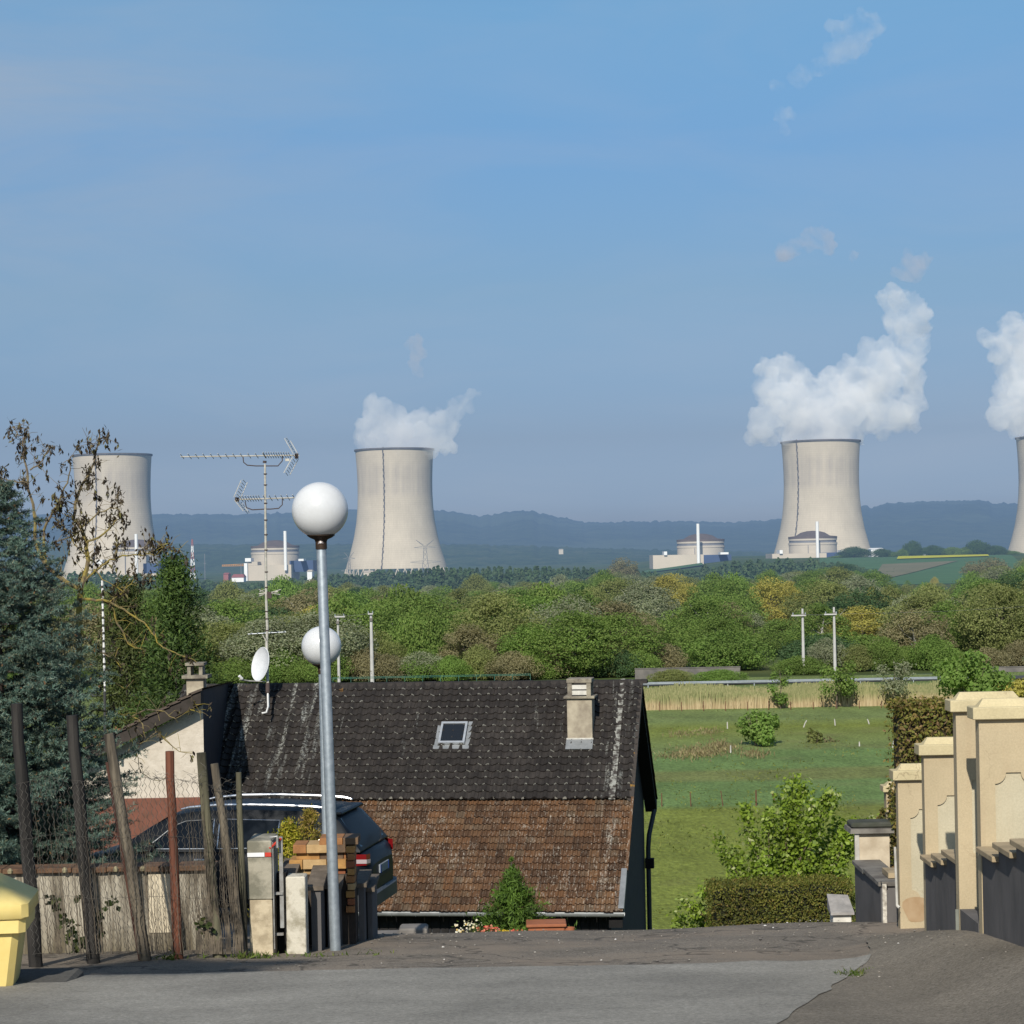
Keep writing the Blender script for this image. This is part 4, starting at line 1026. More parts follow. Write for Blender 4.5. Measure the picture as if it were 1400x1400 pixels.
# half-round gutter at the near eave, brackets, downpipe on the gable
pr = []; n = 9; mb = MB()
for X in (XL-.4, XR+.02):
    for i in range(n): a = pi*i/(n-1); pr.append((X, yE-.07-.075*cos(a), zE-.02-.085*sin(a)))
    for i in range(n): a = pi*(n-1-i)/(n-1); pr.append((X, yE-.07-.07*cos(a), zE-.02-.080*sin(a)))
n2 = 2*n
mb.add(pr, [(i, (i+1) % n2, n2+(i+1) % n2, n2+i) for i in range(n2)] + [tuple(range(n2-1,-1,-1)), tuple(range(n2,2*n2))])
gut = mb.build('gutter', ZINC, house, True)
k = XL
while k < XR:
    mbb = MB(); pts_ = [(k, yE-.07-.081*cos(pi*i/8), zE-.02-.091*sin(pi*i/8)) for i in range(9)]; mbb.tube(pts_, .009, 4); mbb.build('gutter_bracket', GALV, gut, True); k += .52
DARKPIPE = simple('dark painted downpipe', (.022,.030,.036), None, 5, .5, spec=.4)
mb = MB(); mb.tube([(XR-.08,yF-.02,zF-.02),(XR-.08,yF-.04,zF-.25),(gx+.13,yF-.62,zF-.85),(gx+.10,yF-.62,zF-1.2),(gx+.10,yF-.62,-1)], .06, 10); mb.build('downpipe', DARKPIPE, house, True, True)
MB().box(gx+.02, gx+.24, yF-.72, yF-.52, zE-.45, zE-.2).build('pipe_bracket', TIMB, house, True)
MB().box(gx-.28, gx-.18, yE+.30, yE+.40, zE-.13, zE-.05).build('eave_lamp', simple('small white fitting', (.7,.68,.6)), house, True)
# skylight
def on_slope(t_, lift=0.0):
    return Vector((0, yB*t_, HZ+(zB-HZ)*t_)) + Vector((0, -(HZ-zB)/L, -yB/L*1.0)).normalized()*0 + Vector((0, (zB-HZ)/L*1.0, -yB/L))*lift
sl = Vector((0, yB/L, (zB-HZ)/L)); nl = Vector((0, (zB-HZ)/L, -yB/L)); 
def local_of(px, py, d):
    q = P(px, py, d); return house.matrix_basis.inverted() @ q if False else Matrix.Rotation(-TH, 4, 'Z') @ (q - hloc)
def slope_pt(px, py):
    """point of the dark slope under a photo position (house coordinates)"""
    for d in np.arange(47, 53, .02):
        v = local_of(px, py, d)
        zs = HZ + (zB-HZ)*(v.y/yB)
        if v.y <= 0 and v.z <= zs: return v
    return v
s0 = slope_pt(620, 1006)
Ms = Matrix.Translation(s0) @ Matrix(((1,0,0,0),(0,-sl.y,nl.y,0),(0,-sl.z,nl.z,0),(0,0,0,1)))   # x right, y up-slope, z out
WIN = simple('grey aluminium frame', (.50,.52,.54), None, 8, .45, .5)
m, t = newmat('dark roof glass'); b = t.bsdf((.012,.014,.017), .08, 0, .6); t.out(b.outputs[0]); GLASSD = m
mb = MB()
for (a0, a1, b0, b1) in ((-.31,.31,-.36,-.30),(-.31,.31,.30,.36),(-.31,-.26,-.30,.30),(.26,.31,-.30,.30)): mb.box(a0,a1,b0,b1,.0,.125,Ms)
sk = mb.build('skylight', WIN, house, True)
MB().box(-.26,.26,-.30,.30,.03,.105,Ms).build('pane', GLASSD, sk, True)
mb = MB(); mb.box(-.42,.42,-.50,-.37,.035,.062,Ms); mb.box(.32,.42,-.37,.42,.035,.062,Ms); mb.box(-.40,-.32,-.37,.30,.035,.06,Ms)
mb.build('flashing', ZINC, sk, True)
# chimney
REND = simple('stained cream render', (.40,.35,.26), (.24,.20,.15), 3.5, .9, bump=.01, world=False)
cb = slope_pt(793, 1016); ct = HZ + .02
cx0 = cb.x; cyy = cb.y
zt_ = local_of(793, 955, 50.6).z
MB().box(cx0-.29,cx0+.29,cyy+.02,cyy+.62,cb.z-.9,zt_,bev=.012).build('chimney', REND, house, True)
ch = house.children[-1]
STONE = simple('weathered chimney stone', (.30,.27,.20), (.13,.11,.09), 5, .9, bump=.02, world=False)
MB().box(cx0-.36,cx0+.36,cyy-.05,cyy+.70,zt_,zt_+.06,bev=.01).build('cap_slab', STONE, ch, True)
for sx in (-.27,.17):
    for yy0 in (.02,.5): MB().box(cx0+sx,cx0+sx+.10,cyy+yy0,cyy+yy0+.10,zt_+.06,zt_+.36).build('cowl_leg', STONE, ch, True)
MB().box(cx0-.29,cx0+.29,cyy+.0,cyy+.62,zt_+.36,zt_+.46,bev=.01).build('cowl_slab', STONE, ch, True)
WHT = simple('white cowl blades', (.62,.60,.54), (.45,.43,.38), 6, .7)
for zq in (.085,.215): MB().box(cx0-.25,cx0+.25,cyy+.05,cyy+.10,zt_+zq,zt_+zq+.10).build('cowl_blade', WHT, ch, True)
mb = MB(); mb.box(cx0-.31,cx0+.31,cyy-.015,cyy+.015,cb.z-.02,cb.z+.12); mb.build('white_apron', WHT, ch, True)
Mc = Matrix.Translation(cb) @ Matrix(((1,0,0,0),(0,-sl.y,nl.y,0),(0,-sl.z,nl.z,0),(0,0,0,1)))
MB().box(-.31,.31,-.30,.02,.085,.10,Mc).build('lead_apron', ZINC, ch, True)

# ================================================================== cream house on the left
A = P(277, 942, 48); Bv = P(165, 999, 48); slope_l = (A.z-Bv.z)/(A.x-Bv.x)
xl = -13.0; gl = H(-9, 48)-1
CREAM = simple('cream roughcast', (.56,.50,.42), (.46,.405,.33), 5, .95, bump=.02)
lh = thing('cream_house', 'cream rendered house end with sloping dark verge behind the fence posts', 'house', (-9.5, 48, gl))
zl = A.z - slope_l*(A.x-xl)
MB().add([(xl,48,gl),(A.x,48,gl),(A.x,48,A.z-.34),(xl,48,zl-.34)], [(0,1,2,3)]).build('wall', CREAM, lh)
Lb = Vector((A.x-.14, 54.2, 0))
MB().add([(A.x,48,gl),(Lb.x,54.2,gl),(Lb.x,54.2,A.z-.22),(A.x,48,A.z-.02)], [(0,1,2,3)]).build('side_wall', BLACKW, lh)
BARGE = simple('dark verge timber', (.05,.04,.035), (.03,.025,.02), 4, .9)
MB().add([(xl,47.55,zl-.02),(A.x+.02,47.55,A.z-.02),(A.x+.02,47.55,A.z-.30),(xl,47.55,zl-.30),(xl,48.02,zl-.30),(A.x+.02,48.02,A.z-.30),(A.x+.02,48.02,A.z-.02)], [(3,2,1,0),(3,4,5,2),(1,2,5,6)]).build('barge_board', BARGE, lh)
mb = MB(); n = 26
for k in range(n):
    t0, t1 = k/n, (k+1)/n+.01
    x0_, x1_ = A.x+.06+(xl-A.x)*t0, A.x+.06+(xl-A.x)*t1; z0_, z1_ = A.z+.05+(zl-A.z)*t0, A.z+.05+(zl-A.z)*t1
    mb.add([(x0_,47.5,z0_),(x1_,47.5,z1_+.035),(x1_,54.2,z1_+.035-.2),(x0_,54.2,z0_-.2),(x1_,47.5,z1_-.02),(x0_,47.5,z0_-.05),(x1_,54.2,z1_-.2)], [(0,1,2,3),(0,5,4,1),(1,4,6,2)])
mb.build('roof', simple('weathered brown roof tile', (.10,.075,.06), (.05,.04,.03), 5, .9, bump=.02), lh)
MB().box(A.x-5, A.x-.02, 47.9, 47.97, gl, P(250,1090,48).z).build('brick_base', simple('red base', (.20,.075,.05), (.13,.06,.04), 4, .9), lh)
q0, q1 = P(255, 944, 50), P(277.5, 908, 50)
MB().box(q0.x,q1.x,50,50.5,q0.z-.8,q1.z-.32,bev=.01).build('chimney', REND, lh); ch = lh.children[-1]
MB().box(q0.x-.09,q1.x+.11,49.9,50.6,q1.z-.32,q1.z-.25).build('cap_slab', STONE, ch)
for (a, b_) in ((q0.x+.02, q0.x+.1), (q1.x-.1, q1.x-.02)): MB().box(a,b_,50.02,50.48,q1.z-.25,q1.z-.03).build('cowl_leg', STONE, ch)
MB().box(q0.x-.02,q1.x+.02,49.97,50.53,q1.z-.03,q1.z+.03).build('cowl_slab', STONE, ch)
# grey flashing strip at the foot of the dark wall
a, b_ = P(289,1020,50.3), P(283,1058,49.4); o = MB().tube([(0,0,0), b_-a], .018, 6).build('white_cable', simple('white cable', (.7,.7,.68)), None); o.location = a; tag(o, 'white cable end hanging at the foot of the dark wall', 'cable')

# ================================================================== aerial mast on the ridge
PMET = simple('dull aerial metal', (.52,.50,.44), (.36,.34,.29), 9, .6, .2)
DMET = simple('dark aerial fitting', (.07,.05,.045), None, 9, .7)
dm = 52.6
def Q(px, py, dy=0.0): return P(px, py, dm+dy)
mast = thing('antenna_mast', 'tall aerial mast with several antennas standing on the ridge', 'antenna mast', Q(366, 940))
MB().tube([Q(367,968,-.6),Q(366,935,-.3),Q(364.5,880),Q(365.5,860),Q(364,820),Q(363,720),Q(362.3,634)], [.034,.034,.034,.034,.032,.028,.024], 8).build('pole', PMET, mast)
for y in (648,663,688,711,731,752,782,803,836,846,862): MB().tube([Q(362.6+(y-634)*.0103,y-.8),Q(362.6+(y-634)*.0103,y+.8)], .042, 8).build('clamp_band', DMET, mast)
MB().tube([Q(361.8,633),Q(362,630)], .045, 8).build('mast_cap', DMET, mast)
MB().tube([Q(366,940,-.38),Q(366.5,966,-.75),Q(364,974,-.9),Q(358,975,-.9)], .022, 6).build('cable', simple('white cable', (.7,.7,.68)), mast)
MB().tube([Q(366,935,-.33),Q(366,948,-.5)], .05, 8).build('mast_foot', DMET, mast)
def yagi(name, label, boom, elements, bow, refl, sgn):
    a = thing(name, label, 'antenna', Q(*boom[0]))
    bm = MB().tube([Q(*boom[0]), Q(*boom[1])], .016, 6).build('boom', PMET, a)
    for (px, py, hl) in elements:
        c = Q(px, py); MB().tube([c+Vector((-.02,-hl,hl*.36)), c+Vector((.02,hl,-hl*.30))], .0085, 4).build('element', PMET, a)
    MB().tube([Q(*p) for p in bow], .013, 6).build('support_bow', DMET, a)
    for pts_ in refl:
        mb = MB()
        p0, p1 = Q(*pts_[0]), Q(*pts_[1])
        for k in range(7):
            c = p0.lerp(p1, k/6); mb.tube([c+Vector((0,-.28,.03)), c+Vector((0,.28,-.03))], .007, 4)
        mb.tube([p0+Vector((-.05,-.2,.02)), p1+Vector((-.05,-.2,.02))], .010, 4); mb.tube([p0+Vector((.05,.2,-.02)), p1+Vector((.05,.2,-.02))], .010, 4)
        mb.build('reflector', PMET, a)
    return a
el = [(249+k*10.2, 624.3-k*.1, .16) for k in range(12)] + [(362+k*3.4, 622.6, .19) for k in range(11)]
a = yagi('yagi_antenna', 'long thin television aerial at the very top of the mast', [(247,624.5),(407,622.5)], el, [(332,623),(333,632),(338,636),(350,637),(362,637),(380,637),(386,630),(386,623)], [((405,622),(393,601)),((404,626),(392,648))], 1)
MB().tube([Q(405.5,620),Q(405.5,627)], .045, 8).build('reflector_joint', DMET, a); MB().box(*(lambda c: (c.x-.05,c.x+.05,c.y-.03,c.y+.03,c.z-.06,c.z))(Q(393,627))).build('connector_box', PMET, a)
el = [(330+k*3.6, 682.4-k*.14, .2) for k in range(8)] + [(362+k*8, 681.4-k*.2, .19) for k in range(6)]
a = yagi('yagi_antenna', 'shorter television aerial below the top one, pointing towards the lamp globe', [(323,683),(403,680.5)], el, [(386,681),(386,690),(381,695),(370,696),(362,696),(345,697),(337,694),(335,686)], [((324,681),(334,658)),((325,685),(337,700))], -1)
MB().tube([Q(324,680),Q(324,686)], .05, 8).build('reflector_joint', DMET, a)
el = [(356,811,.12),(360,812,.12),(372,810,.14),(377,809,.12)]
a = thing('small_antenna', 'small pale folded aerial halfway down the mast', 'antenna', Q(366, 812))
MB().tube([Q(354,812),Q(380,809)], .018, 6).build('boom', PMET, a)
for (x0, y0, x1, y1) in ((354,806,364,811),(354,815,364,812),(371,810,384,806),(371,811,383,813),(355,809,362,806)): MB().tube([Q(x0,y0,-.05),Q(x1,y1,.05)], .012, 5).build('element', PMET, a)
MB().box(*(lambda c: (c.x-.05,c.x+.06,c.y-.05,c.y+.05,c.z-.14,c.z+.02))(Q(368,810))).build('connector_box', DMET, a)
a = thing('dipole_antenna', 'thin flat grey aerial low on the mast above the dish', 'antenna', Q(366, 866))
MB().tube([Q(339,867),Q(391,864)], .011, 5).build('boom', GALV, a)
for k in range(6): MB().tube([Q(342+k*9,867-k*.5,-.3),Q(345+k*9,865-k*.5,.3)], .008, 4).build('element', GALV, a)
MB().tube([Q(359,868),Q(364,877)], .014, 5).build('brace', PMET, a)
# satellite dish: tilted bowl seen nearly edge on
dish = thing('satellite_dish', 'white satellite dish fixed to the mast just above the ridge', 'satellite dish', Q(362, 910))
c = Q(356, 908, -.25); ax = Vector((-.80,-.56,.22)).normalized()
Md = Matrix.Translation(c) @ ax.to_track_quat('Z','Y').to_matrix().to_4x4()
prof = [(0,-.085),(.15,-.075),(.28,-.045),(.38,-.005),(.405,.012),(.415,.005),(.39,-.02),(.28,-.06),(.15,-.09),(0,-.1)]
mb = MB(); tmp_ = MB().lathe(prof, 36); mb.add([Md @ Vector(v) for v in tmp_.v], tmp_.f); mb.build('reflector', simple('dish white', (.66,.67,.68), (.58,.59,.60), 3, .5), dish, smooth=True)
MB().tube([Q(362,932,-.3),Q(340,931,-.7),Q(328,929,-1.0)], .018, 6).build('feed_arm', PMET, dish)
MB().tube([Q(331,928,-.95),Q(327,924,-1.0)], .035, 8).build('receiver_head', simple('lnb white', (.75,.75,.72)), dish)
MB().tube([Q(359,910,-.15),Q(365,908)], .035, 6).build('bracket', DMET, dish)
# bead-like white pole left of the cream house roof
bp = thing('banded_pole', 'slender black and white banded pole in front of the olive conifer', 'pole', P(143,950,47))
WB = simple('white band', (.75,.74,.70)); BB = simple('black band', (.05,.05,.05))
n = 44
for k in range(n):
    a, b_ = P(139.5+3.8*k/n, 790+155*k/n, 47), P(139.5+3.8*(k+1)/n, 790+155*(k+1)/n, 47)
    MB().tube([b_, a], .022 if k % 2 else .026, 6).build('band', BB if k % 3 == 0 else WB, bp)
MB().tube([P(143,945,47), P(143.5,1010,47)], .03, 6).build('pole_foot', BB, bp)
# ================================================================== road and ground near the viewer
def asphalt(name, a, b_, grav, bump, patch=0.0):
    m, t = newmat(name); p = t.pos()
    c = t.ramp(t.noise(p, 55, 3, .7), [(.32, b_), (.62, a)])
    c = t.mix(1.0, c, t.ramp(t.noise(p, 1.1, 5), [(.3,.80),(.7,1.15)]), 'MULTIPLY')
    c = t.mix(1.0, c, t.ramp(t.noise(p, .35, 4, .6), [(.3,.84),(.7,1.12)]), 'MULTIPLY')
    c = t.mix(1.0, c, t.ramp(t.noise(p, 24, 8, .85), [(.36,.62),(.64,1.30)]), 'MULTIPLY')
    vo = t.n.new('ShaderNodeTexVoronoi'); vo.inputs['Scale'].default_value = 70; t.link(p, vo.inputs['Vector'])
    spk = t.ramp(vo.outputs['Distance'], [(.10,1.0),(.22,0.0)])
    sel = t.ramp(t.sep(vo.outputs['Color'])[0], [(1-grav,0.0),(1-grav+.03,1.0)], 'CONSTANT')
    c = t.mix(t.math('MULTIPLY', spk, sel), c, (.42,.39,.33))
    if patch:
        c = t.mix(t.math('MULTIPLY', t.ramp(t.noise(p, .55, 5, .6), [(.45,0.0),(.6,1.0)]), patch), c, (.255,.205,.155))
        cr = t.n.new('ShaderNodeTexVoronoi'); cr.feature = 'DISTANCE_TO_EDGE'; cr.inputs['Scale'].default_value = .55
        wv = t.n.new('ShaderNodeVectorMath'); wv.operation = 'ADD'; t.link(p, wv.inputs[0])
        nn_ = t.n.new('ShaderNodeTexNoise'); nn_.inputs['Scale'].default_value = 2.2; t.link(p, nn_.inputs['Vector']); t.link(nn_.outputs['Color'], wv.inputs[1]); t.link(wv.outputs[0], cr.inputs['Vector'])
        c = t.mix(t.ramp(cr.outputs['Distance'], [(.006,.6),(.02,0.0)]), c, (.035,.033,.03))
    b = t.bsdf(c, .92, 0, .15, t.noise(p, 90, 4, .7), bump, .8); t.out(b.outputs[0]); return m
ASPH_OLD = asphalt('old gravelly asphalt', (.275,.236,.190), (.125,.108,.086), .12, .012, .7)
ASPH = asphalt('smooth asphalt', (.300,.282,.244), (.215,.202,.174), .02, .005)
ASPH_R = asphalt('dark yard asphalt', (.250,.216,.170), (.135,.118,.092), .06, .010)
def near_h(x, y):
    z = H(x, y)
    z += .05*mnoise.noise((x*.5, y*.5, 1))*sstep(17, 22, y)
    z += .27*sstep(21.8, 17.4, y)*sstep(2.7, 3.62, x)
    return z
ysn = list(np.linspace(-12, 25.7, 130))
g = grid_sheet('ground', ysn, lambda y: (-16, 16), 160, ASPH_OLD, hf=near_h)
# the smooth carriageway lies on it, up to a ragged seam
V = []; F = []; ny, nx = 160, 110
for j in range(ny+1):
    for i in range(nx+1):
        u_, v_ = i/nx, j/ny
        y1 = 18.15 + .16*mnoise.noise((u_*9, 0, 0)) + .12*mnoise.noise((u_*40, 3, 0)) + .25*u_
        y = -10 + (y1+10)*v_
        xr = interp([(-10,-.2),(13.5,1.55),(14.5,1.80),(16,2.25),(17.4,2.66),(18.6,3.02)], y) + .06*mnoise.noise((0, y*2.3, 0)) + .035*mnoise.noise((0, y*11, 7))
        x = -13 + (xr+13)*u_
        V.append((x, y, near_h(x, y)+.024))
for j in range(ny):
    for i in range(nx): F.append((j*(nx+1)+i, j*(nx+1)+i+1, (j+1)*(nx+1)+i+1, (j+1)*(nx+1)+i))
me = bpy.data.meshes.new('road'); me.from_pydata(V, [], F); link('road', me, ASPH, smooth=True)['kind'] = 'structure'
V = []; F = []; ny = 110; nx = 40
for j in range(ny+1):
    for i in range(nx+1):
        u_, v_ = i/nx, j/ny; y = -10 + 31.5*v_
        xr = interp([(-10,-.2),(13.5,1.55),(14.5,1.80),(16,2.25),(17.4,2.66),(18.6,3.02),(20,3.2),(21.5,3.5)], y) - .05 + .03*mnoise.noise((0, y*5, 4))
        x = xr + (14-xr)*u_**1.6
        V.append((x, y, near_h(x, y)+.018))
for j in range(ny):
    for i in range(nx): F.append((j*(nx+1)+i, j*(nx+1)+i+1, (j+1)*(nx+1)+i+1, (j+1)*(nx+1)+i))
me = bpy.data.meshes.new('pavement'); me.from_pydata(V, [], F); link('pavement', me, ASPH_R, smooth=True)['kind'] = 'structure'
# loose stones
pv = []; 
N = 900
X = RNG.uniform(-2.6, 3.6, N); Y = 24.2 - 9.5*RNG.uniform(0,1,N)**2.0
keep = (Y > 18.3) | (X > 2.6) | (RNG.uniform(0,1,N) < .05); X, Y = X[keep], Y[keep]
mb = MB()
for x, y in zip(X, Y):
    s = random.uniform(.005, .012)*(2.0 if random.random() < .03 else 1); z = near_h(x, y)+s*.6+(.02 if (y < 18.1 or x > 3.0) else 0)
    vs = [(x+s*random.uniform(.7,1.3)*a, y+s*random.uniform(.7,1.3)*b_, z+s*.7*c_) for a, b_, c_ in ((1,0,0),(0,1,0),(-1,0,0),(0,-1,0),(0,0,1),(0,0,-1))]
    mb.add(vs, [(0,1,4),(1,2,4),(2,3,4),(3,0,4),(1,0,5),(2,1,5),(3,2,5),(0,3,5)])
o = mb.build('gravel', leafmat('loose stones', [(0,(.12,.11,.10)),(.85,(.27,.24,.20)),(.97,(.42,.39,.34)),(1,(.75,.73,.7))], False, 0, 1, nstr=.1)); o['kind'] = 'stuff'; tag(o, 'loose pale stones scattered on the old asphalt', 'gravel')
GRASSN = leafmat('verge grass', [(0,(.06,.10,.015)),(.6,(.11,.16,.03)),(1,(.17,.19,.05))], False, .3, 3)
def tuft(pts_, n, h, size, rad):
    V = []
    for (x, y) in pts_:
        a = np.stack([RNG.normal(x, rad, n), RNG.normal(y, rad*1.4, n), np.zeros(n)], 1)
        a[:,2] = [near_h(p_[0], p_[1])+.0 for p_ in a]; a[:,2] += np.abs(RNG.normal(0, h*.5, n)); V.append(a)
    V = np.concatenate(V); return leaves(V, size, .18, None, 1, dirs=np.tile([0,0,1.], (len(V),1)), dspread=.5)
pts_ = [(2.62,17.2),(2.55,17.05),(2.72,17.5),(3.9,19.4)]
o = link('verge_grass', np_mesh('verge_grass', np.concatenate([tuft(pts_[:2],70,.03,.07,.05), tuft(pts_[2:3],30,.02,.05,.05), tuft([(4.05,19.3)],60,.05,.08,.05),
     tuft([(-3.35+.22*k+random.uniform(-.1,.1), 20.05+.02*k) for k in range(10)], 14, .03, .07, .07), tuft([(-2.5,19.95),(-3.15,19.95),(-2.35,20.0)], 34, .04, .09, .05)])), GRASSN); o['kind'] = 'stuff'; tag(o, 'grass tufts along the seams and wall foot', 'grass')

# ================================================================== right hand garden wall: piers, panels, stepped low walls
def plaster(name, a, b_, stain=(.28,.17,.09), s_amt=.5):
    m, t = newmat(name); p = t.pos(); c = t.ramp(t.noise(p, 2.2, 5), [(.3,b_),(.7,a)])
    c = t.mix(1.0, c, t.ramp(t.noise(p, 60, 3), [(.3,.9),(.7,1.05)]), 'MULTIPLY')
    c = t.mix(1.0, c, t.ramp(t.noise(p, .9, 5, .65), [(.3,.84),(.7,1.08)]), 'MULTIPLY')
    cr = t.n.new('ShaderNodeTexVoronoi'); cr.feature = 'DISTANCE_TO_EDGE'; cr.inputs['Scale'].default_value = 1.5
    wv = t.n.new('ShaderNodeVectorMath'); wv.operation = 'ADD'; t.link(p, wv.inputs[0])
    n3 = t.n.new('ShaderNodeTexNoise'); n3.inputs['Scale'].default_value = 3.0; n3.inputs['Detail'].default_value = 6; t.link(p, n3.inputs['Vector']); t.link(n3.outputs['Color'], wv.inputs[1]); t.link(wv.outputs[0], cr.inputs['Vector'])
    c = t.mix(t.math('MULTIPLY', t.ramp(cr.outputs['Distance'], [(.004,.5),(.012,0.0)]), t.ramp(t.noise(p, .8, 2), [(.52,0.0),(.62,1.0)])), c, (.16,.11,.07))
    run = t.noise(t.mapping(p, (6,6,.35)), 1.0, 4, .6)
    c = t.mix(t.math('MULTIPLY', t.ramp(run, [(.52,0.0),(.72,1.0)]), s_amt*.6), c, stain)
    b = t.bsdf(c, .9, 0, .15, t.noise(p, 110, 3), .004, .6); t.out(b.outputs[0]); return m
PIER = plaster('ochre plaster', (.495,.405,.262), (.445,.36,.228), (.33,.22,.13), .45)
PANEL = plaster('pale cream plaster', (.51,.455,.325), (.465,.41,.285), (.45,.36,.24), .4)
COPE = plaster('yellow cream coping', (.57,.485,.295), (.51,.43,.255), (.25,.2,.14), .35)
LOWW = simple('grey rendered low wall', (.13,.12,.115), (.09,.085,.082), 3, .95, bump=.01, stretch=(1,1,.4))
SLAB = simple('ochre concrete slab', (.40,.31,.19), (.27,.21,.13), 4, .9, bump=.008)
def pier(label, pxl, pyt, pyb, d, w_=.54, depth=.13, panel=(.42, .78), stain=False, front_drop=0, cope_k=1.0):
    q = P(pxl, (pyt+pyb)/2, d); x0 = q.x; zt = ZREL(pxl, pyt, d); zb = ZREL(pxl, pyb, d)
    r = thing('wall_pier', label, 'pier', (x0+w_/2, d+depth/2, zb), 0)
    # coping: plain band with a bevelled block on top
    k = cope_k; zc1 = zt-.062*k; zc0 = zc1-.098*k; ov = .055*k
    mb = MB(); mb.box(x0-ov, x0+w_+ov, d-ov, d+depth+ov, zc0, zc1, bev=.006)
    mb.frustum((x0-.002, x0+w_+.002, d-.002, d+depth+.002), zc1, (x0+.045, x0+w_-.045, d+.04, d+depth-.04), zt)
    mb.build('coping', COPE, r)
    zs = zc0; rec = .022
    MB().box(x0, x0+w_, d+rec, d+depth, zb-.5, zs).build('shaft', PIER, r)
    # face with an ornamental recess
    pz0, pz1 = zb+(panel[0])*(1), zs-panel[1]*.001
    hh = zs-zb; z_lo = zb + hh*panel[0]; z_hi = zb + hh*panel[1]; m_ = w_*.225; rad = w_*.165
    inn = []; N4 = 6
    xi0, xi1 = x0+m_, x0+w_-m_
    def arc(cx_, cz_, a0, a1):
        for i in range(N4+1):
            a = a0+(a1-a0)*i/N4; inn.append((cx_+rad*cos(a), cz_+rad*sin(a)))
    arc(xi0, z_lo, pi/2, 0); arc(xi1, z_lo, pi, pi/2); arc(xi1, z_hi, -pi/2, -pi); arc(xi0, z_hi, 0, -pi/2)
    # insert shoulders
    n = len(inn); cxm = (xi0+xi1)/2; czm = (z_lo+z_hi)/2
    out_ = []
    for (x, z) in inn:
        dx, dz = x-cxm, z-czm; kx = (w_/2)/max(abs(dx),1e-6); zlim = (zs-czm) if dz > 0 else (czm-zb+.5); kz = zlim/max(abs(dz),1e-6); kk_ = min(kx, kz)
        out_.append((cxm+dx*kk_, czm+dz*kk_))
    # make sure corners exist
    vs = [(x, d, z) for x, z in inn] + [(x, d, z) for x, z in out_] + [(x, d+rec+.001, z) for x, z in inn]; fs = []; mi = []
    mbf = MB(); mbf.add(vs, [(i, (i+1) % n, n+(i+1) % n, n+i)[::-1] for i in range(n)] + [((i+1) % n, i, 2*n+i, 2*n+(i+1) % n)[::-1] for i in range(n)])
    corners = [(x0, zb-.5), (x0+w_, zb-.5), (x0+w_, zs), (x0, zs)]
    for (X, Z) in corners:   # triangular fills at the corners
        best = None
        for i in range(n):
            a, b_ = out_[i], out_[(i+1) % n]
            if (abs(a[0]-X) < 1e-4 and abs(b_[1]-Z) < 1e-4) or (abs(b_[0]-X) < 1e-4 and abs(a[1]-Z) < 1e-4): best = i
        if best is not None:
            a, b_ = out_[best], out_[(best+1) % n]; mbf.add([(a[0],d,a[1]),(b_[0],d,b_[1]),(X,d,Z)], [(0,1,2)])
    mbf.add([(x0,d,zb-.5),(x0,d+rec,zb-.5),(x0,d+rec,zs),(x0,d,zs)], [(0,1,2,3)]); mbf.add([(x0+w_,d,zb-.5),(x0+w_,d+rec,zb-.5),(x0+w_,d+rec,zs),(x0+w_,d,zs)], [(3,2,1,0)])
    mbf.build('face', PIER, r)
    MB().add([(x, d+rec-.004, z) for x, z in inn], [tuple(range(n))]).build('inset_panel', PANEL, r)
    if stain:
        c = (x0+w_*.30, zb+.18); pts_ = [(c[0]+.13*cos(a)*(1+.2*sin(3*a)), d-.003, c[1]+.15*sin(a)*(1+.15*cos(2*a))) for a in np.linspace(0, 2*pi, 20)[:-1]]
        MB().add(pts_, [tuple(range(len(pts_)))]).build('patch', simple('damp patched plaster', (.33,.22,.12), (.38,.27,.16), 8, .9), r)
    return r
pier('large cream pier with inset panel nearest the viewer, cut by the picture edge', 1341, 956, 1325, 17.5, panel=(.46,.785))
pier('tall cream pier just behind the nearest one, mostly hidden by it', 1309, 947, 1240, 18.4, panel=(.22,.70))
pier('middle cream pier with half its inset panel showing above a stepped low wall', 1265, 1009, 1275, 20.6, panel=(.33,.77))
pier('slender cream pier with a brown damp patch at its foot', 1229, 1045, 1268, 22.3, panel=(.19,.80), stain=True)
pier('small weathered pier grown over with ivy', 1213.5, 1069, 1300, 26, .34, .16, panel=(.2,.75), cope_k=.75)
def low_wall(label, x0, steps, zbot_y, thick=.24, ov=.05, slab_t=.045, mats=(LOWW, SLAB)):
    """steps: list of (d_near, d_far, ztop)"""
    r = thing('low_wall', label, 'low wall', (x0+thick/2, steps[0][1], H(x0, steps[0][1])))
    dmin = min(s_[0] for s_ in steps)
    for i, (dn, df, zt) in enumerate(steps):
        dn2 = steps[i+1][1]+.001 if i+1 < len(steps) else dn
        MB().box(x0, x0+thick, dn2, df, H(x0, df)-.6, zt-slab_t).build('wall_section', mats[0], r)
        MB().box(x0-ov, x0+thick+ov, dn-.035, df-.004, zt-slab_t, zt, bev=.005).build('coping_slab', mats[1], r)
    return r
low_wall('grey low wall with stepped slabs in front of the nearest cream pier', 3.70, [(16.93,17.49,ZREL(1335,1157,17.5)),(16.33,16.89,ZREL(1356,1151,16.9)),(15.75,16.29,ZREL(1380,1146,16.3)),(15.15,15.71,ZREL(1405,1141,15.7))], 0)
low_wall('grey low wall with three stepped slabs between the middle and second cream piers', 3.82, [(20.08,20.59,ZREL(1262,1170,20.5)),(19.6,20.04,ZREL(1275,1166,20.05)),(18.54,19.56,ZREL(1289,1161,19.57))], 0)
r = thing('plinth', 'dark plinth block under the foot of the second cream pier', 'plinth', (3.84, 18.2, H(3.8,18)))
